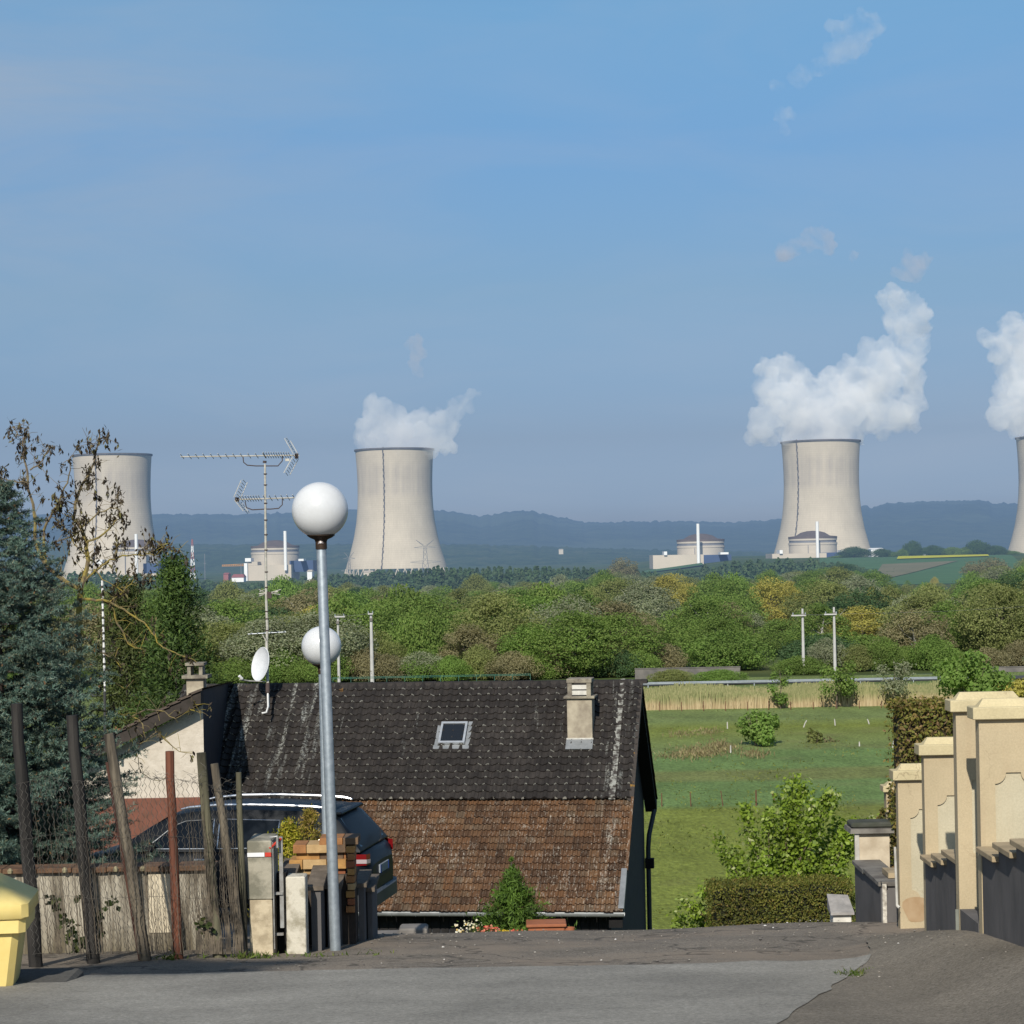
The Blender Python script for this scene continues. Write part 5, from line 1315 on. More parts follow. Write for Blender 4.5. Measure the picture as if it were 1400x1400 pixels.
MB().box(3.695, 3.98, 17.66, 18.385, H(3.8,18)-.4, ZREL(1316,1243,18.38)).build('block', LOWW, r)
MB().add([(3.66,18.40,ZREL(1311,1243,18.4)),(3.66,18.40,H(3.7,18.4)-.3),(3.688,18.40,H(3.7,18.4)-.3),(3.688,18.40,ZREL(1316,1243,18.4))],[(0,1,2,3)]).build('edge_strip', simple('green grey metal strip', (.20,.21,.18)), r)
# weathered gate wall further down
WEA = simple('weathered grey stone', (.20,.185,.16), (.10,.09,.08), 4, .95, bump=.015)
CRW = simple('dirty cream plaster', (.56,.48,.36), (.38,.31,.22), 4, .9, bump=.006)
WHITEP = simple('dirty white paint', (.52,.50,.45), (.34,.32,.28), 7, .8)
q = P(1168, 1150, 25); zt = ZREL(1166, 1133, 25); zb = H(3.9, 25)-.2
gp = thing('gate_pier', 'low cream gate pier under a dark weathered stone cap', 'pier', (q.x+.2, 25.2, zb))
MB().box(q.x+.055, q.x+.40, 25, 25.35, zb, zt-.05).build('shaft', CRW, gp)
MB().frustum((q.x-.055, q.x+.45, 24.93, 25.42), zt-.05, (q.x-.045, q.x+.44, 24.94, 25.41), zt+.0).build('cap', WEA, gp)
MB().box(q.x-.03, q.x+.45, 25.0, 25.36, zt, zt+.065, bev=.02).build('cap_top', simple('mossy dark cap', (.07,.07,.06), (.04,.045,.03), 5, .95, bump=.01), gp)
MB().box(q.x, q.x+.05, 24.96, 25.0, ZREL(1170,1229,25), zt-.05).build('white_jamb', WHITEP, gp)
low_wall('dark low wall with long weathered slabs below the gate pier', 3.83, [(24.24,24.97,ZREL(1175,1175,25)),(23.2,24.2,ZREL(1190,1190,24))], 0, .26, .03, .05, (LOWW, WEA))
r = thing('white_post', 'slim flaking white post beside the dark weathered slabs', 'post', P(1210,1275,23.1))
MB().box(-.022,.022,-.02,.02,-.1,mpx(68,23.1)).build('post_shaft', simple('flaking white', (.62,.58,.50), (.25,.22,.18), 22, .9), r, True)
MB().box(-.03,.03,-.03,.03,mpx(68,23.1),mpx(70,23.1)).build('post_cap', WEA, r, True)
r = thing('drain_pipe', 'thin white pipe against the left side of the slender cream pier', 'pipe', P(1226.5,1238,22.2))
MB().tube([(0,0,0),(-.005,0,mpx(40,22.2)),(-.01,0,mpx(80,22.2))], .013, 8).build('pipe', WHITEP, r, True); MB().tube([(0,0,0),(.02,-.02,-.02)], .016, 8).build('pipe_foot', WHITEP, r, True)
r = thing('stone_slabs', 'small stepped stone slabs by the foot of the ivy pier', 'slabs', P(1219,1268,23.6))
MB().box(-.05,.07,-.2,.15,-.3,mpx(72,23.6)).build('slab_wall', LOWW, r, True); MB().box(-.065,.08,-.24,.16,mpx(72,23.6),mpx(79,23.6)).build('slab', SLAB, r, True)
# ivy
IVY = leafmat('ivy', [(0,(.05,.055,.012)),(.5,(.09,.085,.018)),(1,(.14,.10,.03))], False, .2, 4)
N = 420; pp_ = []
for k in range(N):
    py = 1080 + 130*random.random()**.9; px = 1213.5 + 14*random.random(); 
    if random.random() < .5: px = 1219 + 8*random.random()
    pp_.append(P(px, py, 25.94-random.random()*.05))
for k in range(160): pp_.append(P(1207+random.gauss(0,3), random.uniform(1105,1175), 25.9+random.uniform(0,.3)))
o = link('ivy', np_mesh('ivy', leaves([tuple(a) for a in pp_], .045, .85, np.tile([0,-1,.3],(len(pp_),1)), .6)), IVY); tag(o, 'brownish ivy climbing the small weathered pier', 'ivy')
# stone bollard
r = thing('stone_bollard', 'white stone block under a sloping grey cap beside the clipped hedge', 'bollard', P(1150,1259,23.7))
k = mpx(1,23.7); MB().box(-13*k,12*k,-.12,.12,-.3,11.5*k,bev=.01).build('block', simple('whitewashed stone', (.66,.64,.58), (.48,.46,.41), 8, .9), r, True)
MB().add([(-17*k,-.17,11.5*k),(15*k,-.17,11.5*k),(15*k,.2,13*k),(-15*k,.2,13*k),(-17*k,-.17,15*k),(15*k,-.17,15*k),(14*k,.22,31*k),(-15*k,.22,33*k)],[(3,2,1,0),(4,5,6,7),(0,1,5,4),(1,2,6,5),(2,3,7,6),(3,0,4,7)]).build('cap', simple('grey cap stone', (.34,.32,.30), (.22,.21,.20), 8, .95, bump=.01), r, True)
# hedges
def box_hedge(name, label, px0, px1, pyt, d, depth, zb, mat, n, size, twig):
    a, b_ = P(px0, pyt, d), P(px1, pyt, d); x0, x1, zt = a.x, b_.x, a.z
    r = thing(name, label, 'hedge', ((x0+x1)/2, d+depth/2, zb)); 
    f = RNG.uniform(0,1,n); X = RNG.uniform(x0,x1,n); Y = RNG.uniform(d,d+depth,n); Z = zb+(zt-zb)*RNG.uniform(0,1,n)
    nr = np.zeros((n,3)); s0 = f < .55; s1 = (f >= .55)&(f < .85); s2 = (f >= .85)&(f < .93); s3 = f >= .93
    Y[s0] = d; nr[s0] = (0,-1,.3); Z[s1] = zt; nr[s1] = (0,0,1); X[s2] = x0; nr[s2] = (-1,0,.2); X[s3] = x1; nr[s3] = (1,0,.2)
    jit = RNG.normal(0, size*.6, (n,3)); A_ = np.stack([X,Y,Z],1) + jit
    A_[:,2] += .05*np.array([mnoise.noise((x*1.5, y*1.5, 0)) for x, y in zip(X, Y)])
    loc = np.array(r.location); link('foliage', np_mesh('foliage', leaves(A_-loc, size, .5, nr, .9)), mat, r)
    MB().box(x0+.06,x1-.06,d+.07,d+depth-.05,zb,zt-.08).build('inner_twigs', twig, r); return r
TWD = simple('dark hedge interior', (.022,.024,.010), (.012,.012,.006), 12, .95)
HEDG = leafmat('clipped conifer hedge', [(0,(.065,.080,.012)),(.5,(.115,.120,.020)),(.85,(.155,.145,.028)),(1,(.20,.14,.04))], False, .15, 1.6)
box_hedge('clipped_hedge', 'low clipped olive hedge below the leafy shrub at the road crest', 973, 1168, 1215, 27, .8, H(3,27)-.3, HEDG, 16000, .035, TWD)
HEDB = leafmat('bronze hedge', [(0,(.10,.12,.020)),(.45,(.19,.18,.036)),(.75,(.23,.17,.050)),(1,(.27,.17,.09))], False, .2, 2.0)
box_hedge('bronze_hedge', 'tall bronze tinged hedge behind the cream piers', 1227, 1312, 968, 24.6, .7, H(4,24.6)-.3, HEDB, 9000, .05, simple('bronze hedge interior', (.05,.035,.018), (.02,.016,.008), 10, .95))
# leafy shrub
LEAFY = leafmat('fresh shrub leaves', [(0,(.12,.185,.020)),(.5,(.205,.295,.032)),(.9,(.28,.37,.05)),(1,(.50,.52,.26))], False, .38, 1.2, .5, .35)
d0 = 29.5; base = P(1080, 1275, d0); base.z = H(base.x, d0)
sh = thing('leafy_shrub', 'tall loose shrub with fresh yellow green leaves at the road crest', 'shrub', base)
tips = [(1084,1062),(1096,1075),(1050,1108),(1020,1108),(975,1143),(1137,1083),(1168,1120),(1000,1185),(940,1240),(925,1258),(962,1215),(1110,1100),(1125,1150),(1150,1160),(1060,1160),(1040,1180),(1090,1140),(1075,1110),(1155,1200),(1020,1200),(1100,1190),(1060,1210),(1200,1118),(985,1235),(1130,1210),(955,1250),(1025,1150),(1145,1125),(1085,1180),(1010,1225),(1115,1170),(1070,1085),(1160,1145)]
mb = MB(); pts_ = []; nrs = []
for i, (px, py) in enumerate(tips):
    tip = P(px, py, d0+random.uniform(-.6,.6)); b0 = base + Vector((random.uniform(-.5,.4), random.uniform(-.2,.2), 0))
    mid_ = b0.lerp(tip, .55) + Vector((0,0,.18*(tip-b0).length*.4)); pl = [b0, b0.lerp(mid_,.5), mid_, mid_.lerp(tip,.6), tip]
    mb.tube(pl, [.018,.015,.011,.007,.003], 5)
    L_ = (tip-b0).length
    for s_ in range(int(L_*14)):
        t_ = random.uniform(.30, 1.0)
        j = min(3, int(t_*4)); c = pl[j].lerp(pl[j+1], t_*4-j); sp = Vector((random.gauss(0,1), random.gauss(0,1), random.gauss(.3,.8))).normalized(); rr = .10*(1.25-t_*.6)
        c2 = c + sp*random.uniform(.02, rr*1.6); mb.tube([c, c2], [.004,.002], 3)
        for _ in range(22):
            g_ = Vector((random.gauss(0,1), random.gauss(0,1), random.gauss(0,1)))*.055; pts_.append(c2+g_); nrs.append(sp+Vector((0,-.3,.5))+g_*6)
mb.build('stems', simple('shrub bark', (.16,.12,.08), (.09,.07,.05), 8, .9), sh)
lo = np.array(base); link('leaves', np_mesh('leaves', leaves(np.array([tuple(a) for a in pts_])-lo, .062, .62, np.array([tuple(a) for a in nrs]), .55)), LEAFY, sh)

# ================================================================== street lamps
m, t = newmat('lamp globe'); b = t.bsdf(t.ramp(t.noise(t.pos(), 6, 6, .7), [(.3,(.545,.55,.55)),(.7,(.60,.61,.615))]), .25, 0, .4); b.inputs['Subsurface Weight'].default_value = .25; b.inputs['Subsurface Radius'].default_value = (.1,.1,.1)
t.out(b.outputs[0]); GLOBE = m
LPOLE = simple('galvanised lamp pole', (.36,.40,.43), (.27,.31,.34), 18, .5, .55, .5, world=False, detail=3)
RUSTB = simple('dark lamp fitting', (.025,.02,.017), (.05,.028,.015), 14, .6, .3)
BOLT = simple('bright collar', (.62,.60,.60), (.30,.2,.15), 30, .5, .5)
def lamp(label, top, bot, d, rad):
    b_ = P(*bot, d); t_ = P(*top, d); r = thing('street_lamp', label, 'street lamp', b_); ax = t_-b_; 
    gz = rad; g_ = MB().lathe([(rad*sin(a), -rad*cos(a)) for a in np.linspace(.0, pi, 33)], 48); c = t_
    mb = MB(); mb.add([c+Vector(v) for v in g_.v], g_.f); mb.build('globe', GLOBE, r, smooth=True)
    n_ = ax.normalized(); pb = c - n_*rad*.94
    cup = MB().lathe([(rad*.50,.026),(rad*.49,.008),(rad*.38,-.012),(rad*.24,-.028),(.06,-.036),(.055,-.05)], 32); mb = MB(); mb.add([pb+Vector(v)*1.0 for v in cup.v], cup.f); mb.build('cup', RUSTB, r, smooth=True)
    mb = MB(); mb.tube([pb-n_*.02, pb-n_*.12], .055, 20); mb.build('neck', RUSTB, r, smooth=True)
    mb = MB(); mb.tube([pb-n_*.045+Vector((0,-.03,0)), pb-n_*.075+Vector((0,-.045,0))], .028, 10); mb.build('collar_bolt', BOLT, r, smooth=True)
    mb = MB(); mb.tube([pb-n_*.11, pb-n_*.13, b_+n_*.9, b_+n_*.0, b_-n_*.3], [.044,.048,.052,.052,.052], 24); mb.build('pole', LPOLE, r, smooth=True)
    return r
lamp('white globe street lamp standing nearest, taller in view', (437.5, 697.5), (458.5, 1293), 21, mpx(38.5, 21))
lamp('white globe street lamp further down, its globe behind the first pole', (439.5, 883.5), (450, 1330), 30, mpx(27.3, 30))

# ================================================================== parked car
cr_d = 30.0; c_near = P(503, 1258, cr_d)      # ground point at the near rear corner
CA = radians(10); fwd = Vector((-cos(CA), sin(CA), 0)); side = Vector((-sin(CA), -cos(CA), 0))   # side = towards the viewer (car's left)
corg = c_near - side*.86; corg.z = c_near.z - .10
car = thing('parked_car', 'dark blue estate car parked behind the fence posts with silver roof rails', 'car', corg, atan2(fwd.y, fwd.x))
# local axes: x forward, y left (towards viewer)
m, t = newmat('dark blue car paint'); b = t.bsdf((.005,.007,.010), .5, 0, .16); b.inputs['Coat Weight'].default_value = .03; b.inputs['Coat Roughness'].default_value = .06; t.out(b.outputs[0]); PAINT = m
m, t = newmat('dark car glass'); b = t.bsdf((.004,.006,.009), .12, 0, .22); t.out(b.outputs[0]); CGL = m
m, t = newmat('windscreen glass'); b = t.bsdf((.06,.12,.12), .06, 0, .7); t.out(b.outputs[0]); CGL2 = m
CHROME = simple('silver trim', (.72,.72,.72), (.66,.66,.66), 5, .28, .9, .5)
BLKP = simple('black car plastic', (.02,.02,.021), (.015,.015,.016), 8, .6)
m, t = newmat('red lamp glass'); b = t.bsdf((.17,.008,.010), .12, 0, .6); t.out(b.outputs[0]); REDL = m
m, t = newmat('clear lamp glass'); b = t.bsdf((.42,.34,.34), .10, 0, .6); t.out(b.outputs[0]); CLRL = m
secs = [(-.02,.36,.80,.62,1.0),(.04,.30,.93,.79,1.0),(.14,.32,1.0,.87,.98),(.5,.26,1.06,.915,.975),(1.2,.24,1.06,.925,.975),(2.2,.23,1.04,.925,.975),(3.1,.23,1.0,.92,.97),(3.6,.24,.97,.915,.95),(4.1,.27,.90,.88,.93),(4.35,.32,.82,.80,.92),(4.5,.40,.70,.62,.9)]
V = []; F = []
def sec(x, zb_, zt_, hw, k):
    mid = zb_+(zt_-zb_)*.55
    half = [(0,zb_),(hw*.82,zb_),(hw*.965,zb_+.07),(hw,zb_+.22),(hw*1.0,mid),(hw*.985,zt_-.10),(hw*k*.955,zt_-.02),(hw*.86,zt_+.012),(0,zt_+.03)]
    return [(x, y, z) for y, z in half] + [(x, -y, z) for y, z in half[-2:0:-1]]
for s_ in secs: V += sec(*s_)
n = 16
for i in range(len(secs)-1):
    for k in range(n): F.append((i*n+k, i*n+(k+1) % n, (i+1)*n+(k+1) % n, (i+1)*n+k))
F += [tuple(range(n)), tuple(range((len(secs)-1)*n, len(secs)*n))[::-1]]
roofz = [(.10,1.04),(.22,1.20),(.42,1.45),(.55,1.535),(.62,1.56),(.9,1.585),(1.5,1.605),(2.1,1.605),(2.55,1.575),(2.85,1.51),(3.2,1.32),(3.62,1.05)]
topw = [(.10,.80),(.22,.76),(.42,.68),(.55,.655),(.62,.65),(.9,.65),(1.5,.66),(2.1,.66),(2.55,.645),(2.85,.625),(3.2,.70),(3.62,.80)]
b0 = len(V)
gsec = []
for (x, z) in roofz:
    hw = interp(topw, x); hb = interp([(.10,.83),(.5,.875),(1,.885),(2.6,.885),(3.2,.87),(3.62,.83)], x); zb_ = 1.02
    half = [(hb,zb_),(hb-.004,zb_+.02),(hw+(hb-hw)*.14,zb_+(z-zb_)*.86),(hw,z-.025*min(1,(z-zb_)*3)),(hw*.82,z),(0,z+.012)]
    gsec.append([(x,y,zz2) for y, zz2 in half] + [(x,-y,zz2) for y, zz2 in half[-2::-1]])
for g_ in gsec: V += g_
n = 11
for i in range(len(gsec)-1):
    for k in range(n-1): F.append((b0+i*n+k, b0+i*n+k+1, b0+(i+1)*n+k+1, b0+(i+1)*n+k))
F.append(tuple(b0+k for k in range(n))[::-1])
mb = MB(); mb.add(V, F); mb.build('body', PAINT, car, True, True)
def side_pt(x, z, s_=1, off=.008):
    z1 = interp(roofz, x); hw = interp(topw, x); hb = interp([(.10,.83),(.5,.875),(1,.885),(2.6,.885),(3.2,.87),(3.62,.83)], x)
    zk = 1.02+(z1-1.02)*.86; yk = hw+(hb-hw)*.14; t_ = (z-1.04)/max(.01, zk-1.04); y = hb-.004+(yk-hb+.004)*t_
    return (x, s_*(y+off), z)
def glass_panel(poly, s_, nm='side_window', trim=True):
    # poly densified in x
    pts_ = []
    for (xa, za), (xb, zb2) in zip(poly, poly[1:]+poly[:1]):
        for k in range(5): pts_.append((xa+(xb-xa)*k/5, za+(zb2-za)*k/5))
    v = [side_pt(x, z, s_) for x, z in pts_]; c = side_pt(sum(p_[0] for p_ in pts_)/len(pts_), sum(p_[1] for p_ in pts_)/len(pts_), s_)
    n_ = len(v); mb = MB(); mb.add(v+[c], [((i, (i+1) % n_, n_) if s_ < 0 else ((i+1) % n_, i, n_)) for i in range(n_)]); w_ = mb.build(nm, CGL, car, True)
    if trim:
        mb = MB(); mb.tube([side_pt(x, z, s_, .010) for x, z in pts_]+[side_pt(*pts_[0], s_, .010)], .007, 5); mb.build('window_trim', CHROME, w_, True)
for s_ in (1, -1):
    glass_panel([(.62,1.24),(.74,1.13),(1.22,1.09),(1.20,1.43),(.92,1.40),(.70,1.32)], s_)
    glass_panel([(1.28,1.085),(2.12,1.07),(2.12,1.46),(1.26,1.445)], s_)
    glass_panel([(2.20,1.07),(3.18,1.06),(3.02,1.18),(2.80,1.36),(2.62,1.43),(2.20,1.46)], s_)
    MB().tube([(x, s_*(interp(topw,x)-.03), interp(roofz,x)+(.045 if .5 < x < 2.75 else .0)) for x in (.56,.66,.80,1.2,1.7,2.2,2.6,2.72)], [.012,.020,.022,.022,.022,.022,.018,.01], 8).build('roof_rail', CHROME, car, True, True)
    for i, x in enumerate((1.45, 2.35)): MB().box(x-.09,x+.09,s_*.935-.012,s_*.935+.012,.905,.935,bev=.006).build('door_handle', CHROME if i else BLKP, car, True)
    mb = MB(); pr = [(-.005,.68),(.02,.80),(.18,.885),(.42,.918),(.46,.918)]
    o_ = [(x, s_*(y+.006), z) for (x, y), z in zip(pr, (.84,.84,.84,.86,.90))] + [(x, s_*(y+.004), z) for (x, y), z in zip(pr, (.985,.99,1.0,.99,.965))]
    mb.add(o_, [((i, i+1, 5+i+1, 5+i) if s_ > 0 else (i+1, i, 5+i, 5+i+1)) for i in range(4)]); tl = mb.build('tail_light', REDL, car, True)
    mb = MB(); o_ = [(x-.006, s_*(y+.010), z) for (x, y), z in zip(pr[:3], (.86,.865,.875))] + [(x-.006, s_*(y+.008), z) for (x, y), z in zip(pr[:3], (.915,.92,.93))]
    mb.add(o_, [((i, i+1, 3+i+1, 3+i) if s_ > 0 else (i+1, i, 3+i, 3+i+1)) for i in range(2)]); mb.build('reversing_lens', CLRL, tl, True)
    MB().box(3.0,3.16,s_*.90,s_*1.05,1.03,1.16,bev=.03).build('wing_mirror', PAINT, car, True)
    MB().add([(4.30,s_*.5,.78),(4.08,s_*.885,.82),(3.95,s_*.90,.90),(4.22,s_*.55,.86)],[(0,1,2,3)]).build('headlight', CLRL, car, True)
    for x in (.80, 3.42):
        Mw = Matrix.Translation((x, s_*.84, .345)) @ Matrix.Rotation(-s_*pi/2, 4, 'X')
        ty = MB().lathe([(.22,-.10),(.33,-.10),(.345,-.06),(.345,.06),(.33,.10),(.22,.10)], 32); mb = MB(); mb.add([Mw @ Vector(v) for v in ty.v], ty.f); wo_ = mb.build('wheel', BLKP, car, True, True)
        mb = MB(); rm = MB().lathe([(.225,.07),(.225,.09),(.19,.085),(.05,.075),(0,.075)], 32); mb.add([Mw @ Vector(v) for v in rm.v], rm.f)
        mb.build('rim', CHROME, wo_, True, True)
        ar = MB().lathe([(.35,.0),(.42,.0),(.42,.09),(.35,.095)], 32); mb = MB(); mb.add([Mw @ Vector(v) for v in ar.v], ar.f); mb.build('wheel_arch', BLKP, car, True, True)
# rear window, windscreen
MB().add([(.125,.66,1.075),(.125,-.66,1.075),(.425,-.60,1.455),(.425,.60,1.455)], [(0,1,2,3)]).add([(.125,.66,1.075),(.125,-.66,1.075)],[]).build('rear_window', CGL, car, True); o = car.children[-1]; 
for v in o.data.vertices: v.co.x -= .030; v.co.z += .012
MB().add([(3.56,.70,1.09),(3.56,-.70,1.09),(2.90,-.585,1.49),(2.90,.585,1.49)], [(3,2,1,0)]).build('windscreen', CGL2, car, True); o = car.children[-1]
for v in o.data.vertices: v.co.x += .035; v.co.z += .02
MB().box(.40,.64,-.62,.62,1.50,1.545,bev=.018).build('roof_spoiler', PAINT, car, True)
mb = MB(); mb.box(-.045,-.02,-.26,.26,.655,.775,bev=.006); pl_ = mb.build('number_plate', simple('pale number plate', (.26,.28,.30), (.17,.19,.21), 40, .5), car, True)
MB().box(-.049,-.045,.215,.258,.658,.772).build('blue_band', simple('plate blue', (.02,.06,.30)), pl_, True)
MB().box(-.049,-.045,-.258,-.215,.658,.772).build('blue_band', simple('plate blue', (.02,.06,.30)), pl_, True)
MB().box(-.035,-.0,-.34,.34,.60,.655,bev=.01).build('tailgate_grip', BLKP, car, True)
V = []; F = []
for (x, hw, z0_, z1_) in ((-.070,.60,.25,.42),(-.03,.80,.23,.45),(.12,.89,.23,.44),(.42,.922,.26,.38)):
    V += [(x,hw,z0_),(x,hw,z1_),(x,-hw,z1_),(x,-hw,z0_)]
for i in range(3): F += [(i*4+k, i*4+(k+1) % 4, (i+1)*4+(k+1) % 4, (i+1)*4+k) for k in range(4)]
F.append((3,2,1,0)); MB().add(V, F).build('rear_bumper', simple('grey bumper', (.055,.058,.062), (.045,.047,.05), 8, .5), car, True, True)
MB().tube([(-.0,.25,.40),(-.06,.25,.40)], .035, 10).build('exhaust', CHROME, car, True)
MB().tube([(.03,.0,1.07),(-.0,.0,1.10),(.10,-.38,1.20)], .012, 6).build('rear_wiper', BLKP, car, True)
# concrete drive under the car
DRV = simple('driveway concrete', (.22,.20,.18), (.13,.12,.11), 2.5, .9, bump=.01)
zc_ = corg.z; o = MB().box(-8.6, -2.45, 28.6, 33.5, zc_-2.5, zc_, bev=.03).build('driveway', DRV); o['kind'] = 'structure'
r = thing('kerb_stone', 'pale concrete kerb at the drive entrance behind the lamp', 'kerb', P(545,1290,24.2))
a, b_ = P(512,1278,24.6), P(572,1276,24.6)
MB().box(a.x-.1, b_.x, 24.35, 24.9, a.z-.5, a.z+.0, bev=.02).build('kerb_block', DRV, r); MB().box(b_.x-.22, b_.x+.1, 24.6, 24.95, a.z-.5, a.z+.06, bev=.02).build('kerb_end', DRV, r)

# ================================================================== left: gate piers, brick stack, conifers
def mottled(name, a, b_, sc=6, lo=.42, hi=.6, bump=.01):
    return simple(name, a, b_, sc, .95, bump=bump, contrast=(lo, hi))
CONC_D = mottled('lichen grey concrete', (.34,.31,.24), (.17,.16,.12), 5)
CONC_L = mottled('bare pale concrete', (.50,.42,.29), (.33,.27,.18), 7)
d = 20.4; q = P(337, 1150, d); z1 = q.z; z0 = ZREL(337, 1299, d); zm = ZREL(337, 1231, d); x1 = P(371, 1150, d).x
gp = thing('gate_post', 'square concrete gate post, grey above and cream below, with a red and white reflector', 'gate post', ((q.x+x1)/2, d+.2, z0))
MB().box(q.x, x1, d, d+.55, zm, z1, bev=.012).build('upper_block', CONC_D, gp); MB().box(q.x+.012, x1-.004, d+.008, d+.55, z0-.4, zm-.001, bev=.006).build('lower_block', CONC_L, gp)
WRF = simple('white reflector', (.80,.80,.80)); RRF = simple('red reflector', (.55,.05,.03))
z_a, z_b = ZREL(337,1171.5,d), ZREL(337,1166,d)
MB().box(q.x+.006, q.x+.165, d-.012, d-.001, z_a, z_b).build('reflector_white', WRF, gp); MB().box(q.x+.17, x1-.004, d-.012, d-.001, z_a, z_b).build('reflector_red', RRF, gp)
IRON = simple('galvanised iron', (.40,.40,.38), (.22,.2,.18), 12, .5, .6)
xg = x1+.055
mb = MB(); mb.box(xg, xg+.035, d+.12, d+.15, z0+.18, z1+.02); gt = mb.build('gate_upright', IRON, gp)
mb = MB(); mb.tube([(x1-.02,d+.0,ZREL(371,1160,d)),(xg+.02,d+.12,ZREL(380,1149,d)+.0)], .012, 6); mb.build('hinge_bar', RRF, gp)
mb = MB(); mb.tube([(x1-.02,d+.04,ZREL(371,1146,d)),(x1+.05,d+.04,ZREL(371,1144,d)),(x1+.05,d+.04,ZREL(371,1160,d))], .014, 6); mb.build('hinge_bar', IRON, gp)
for yy_ in (1224, 1280): MB().box(x1, xg+.03, d+.10, d+.13, ZREL(375,yy_,d)-.012, ZREL(375,yy_,d)+.012).build('hinge_bar', IRON, gp)
MB().box(x1+.002, x1+.012, d+.03, d+.07, z0, z1-.02).build('side_strip', IRON, gp)
q = P(390, 1199, 20.6); q2 = P(417, 1199, 20.6); z0 = ZREL(395, 1299, 20.6)
r = thing('white_gate_post', 'chipped white painted concrete post between gate post and lamp', 'post', ((q.x+q2.x)/2, 20.7, z0))
MB().box(q.x, q2.x, 20.6, 20.85, z0-.4, q.z, bev=.012).build('post_shaft', mottled('chipped white paint', (.54,.50,.41), (.30,.27,.20), 9, .36, .55), r)
MB().box(q.x-.09, q.x-.005, 20.75, 20.9, z0-.4, q.z+.02).build('back_board', TIMB, r)
PLK = simple('weathered plank', (.155,.125,.095), (.08,.065,.05), 7, .9, bump=.01, stretch=(1,1,.3)); PLKT = simple('sunlit slab top', (.36,.31,.23), (.22,.19,.14), 6, .9)
def slab_fin(px0, px1, pyt, pyb, d, depth, label, tilt=.10):
    a, b_ = P(px0, pyt, d), P(px1, pyt, d); zb = ZREL(px0, pyb, d); r = thing('slab_wall', label, 'low wall', ((a.x+b_.x)/2, d, zb))
    MB().box(a.x+.02, b_.x-.02, d, d+depth, zb-.5, a.z-.05).build('wall_section', LOWW, r)
    MB().add([(a.x-.02,d-.03,a.z-.05),(b_.x+.01,d-.03,a.z-.05),(b_.x+.01,d+depth,a.z-.05+tilt),(a.x-.02,d+depth,a.z-.05+tilt),(a.x-.02,d-.03,a.z-.01),(b_.x+.01,d-.03,a.z-.01),(b_.x+.01,d+depth,a.z-.01+tilt),(a.x-.02,d+depth,a.z-.01+tilt)],[(3,2,1,0),(4,5,6,7),(0,1,5,4),(1,2,6,5),(2,3,7,6),(3,0,4,7)]).build('coping_slab', PLK, r)
slab_fin(382, 402, 1200, 1296, 21.2, .7, 'dark low wall with a tilted slab behind the white post')
slab_fin(422, 441, 1210, 1292, 21.0, .7, 'dark low wall section with a tilted slab left of the lamp pole')
slab_fin(444, 466, 1208, 1290, 21.4, .7, 'dark low wall section with a tilted slab behind the lamp pole')
slab_fin(487, 500, 1206, 1286, 22.0, .8, 'narrow dark low wall with pale slab right of the brick pier', .02)
slab_fin(499, 511, 1212, 1284, 22.3, .8, 'narrow dark low wall with pale slab nearest the car bumper', .02)
# brick pier and stacked bricks
BR = [simple('brick %d' % i, a, b_, 9, .9, bump=.006) for i, (a, b_) in enumerate([((.34,.16,.06),(.22,.10,.04)),((.42,.23,.075),(.28,.145,.05)),((.27,.10,.045),(.19,.07,.035)),((.15,.095,.055),(.09,.06,.04)),((.46,.31,.15),(.34,.22,.1))])]
def brick_course(mb, x0, x1, y0, y1, z0, z1, L_=.215, off=0.0):
    x = x0 - off
    while x < x1-.01:
        a, b_ = max(x0, x), min(x1, x+L_)
        if b_-a > .02: mb.box(a+.003, b_-.003, y0+random.uniform(-.004,.004), y1, z0+.003, z1-.003, mi=random.choice([0,0,1,1,2,3,4]), bev=.003)
        x += L_
d = 21.7
bp = thing('brick_pier', 'stepped pier of orange and brown bricks behind the lamp pole', 'brick pier', P(450, 1290, d))
rows = [(436,490,1146,1155),(400,473,1155,1166),(404,473,1166,1176),(395,474,1176,1188),(407,473,1188,1197)]
for i, (a, b_, ya, yb) in enumerate(rows):
    A_, B_ = P(a, ya, d), P(b_, yb, d); mb = MB(); brick_course(mb, A_.x, B_.x, d+(.05 if i in (2,4) else 0), d+.35, B_.z, A_.z, .235, .1*(i % 2)); mb.build('brick_course', BR, bp)
mb = MB(); y = 1157; i = 0
while y < 1240:
    A_, B_ = P(473 if i % 2 == 0 else 475, y, d-.04), P(485, y+9.6, d-.04); mb.box(A_.x, B_.x, d-.04, d+.2, B_.z+.004, A_.z-.004, mi=[1,0,2,1,0,4,1,2,0,1][i % 10], bev=.004); y += 10.2; i += 1
mb.build('corner_bricks', BR, bp)
A_, B_ = P(410, 1196, d+.02), P(487, 1290, d+.02); MB().box(A_.x, B_.x, d+.02, d+.34, B_.z-.4, A_.z-.002).build('pier_core', simple('dark pier render', (.06,.045,.035), (.035,.028,.022), 6, .95), bp)
GOLDC = leafmat('golden conifer', [(0,(.19,.20,.014)),(.5,(.36,.34,.028)),(.85,(.50,.42,.05)),(1,(.42,.27,.07))], False, .3, 6)
def small_conifer(label, px, pyt, pyb, wpx, d, mat, seed, n=3500, size=.045, dark=None):
    b_ = P(px, pyb, d); h = ZREL(px, pyt, d)-b_.z; return conifer('small_conifer', label, 'conifer', b_, h, mpx(wpx, d), n, size, mat, seed, .02, asp=.3, jag=.3)
small_conifer('bright golden small conifer nearest the concrete gate post', 397, 1124, 1245, 130, 23.2, GOLDC, 21, 5000)
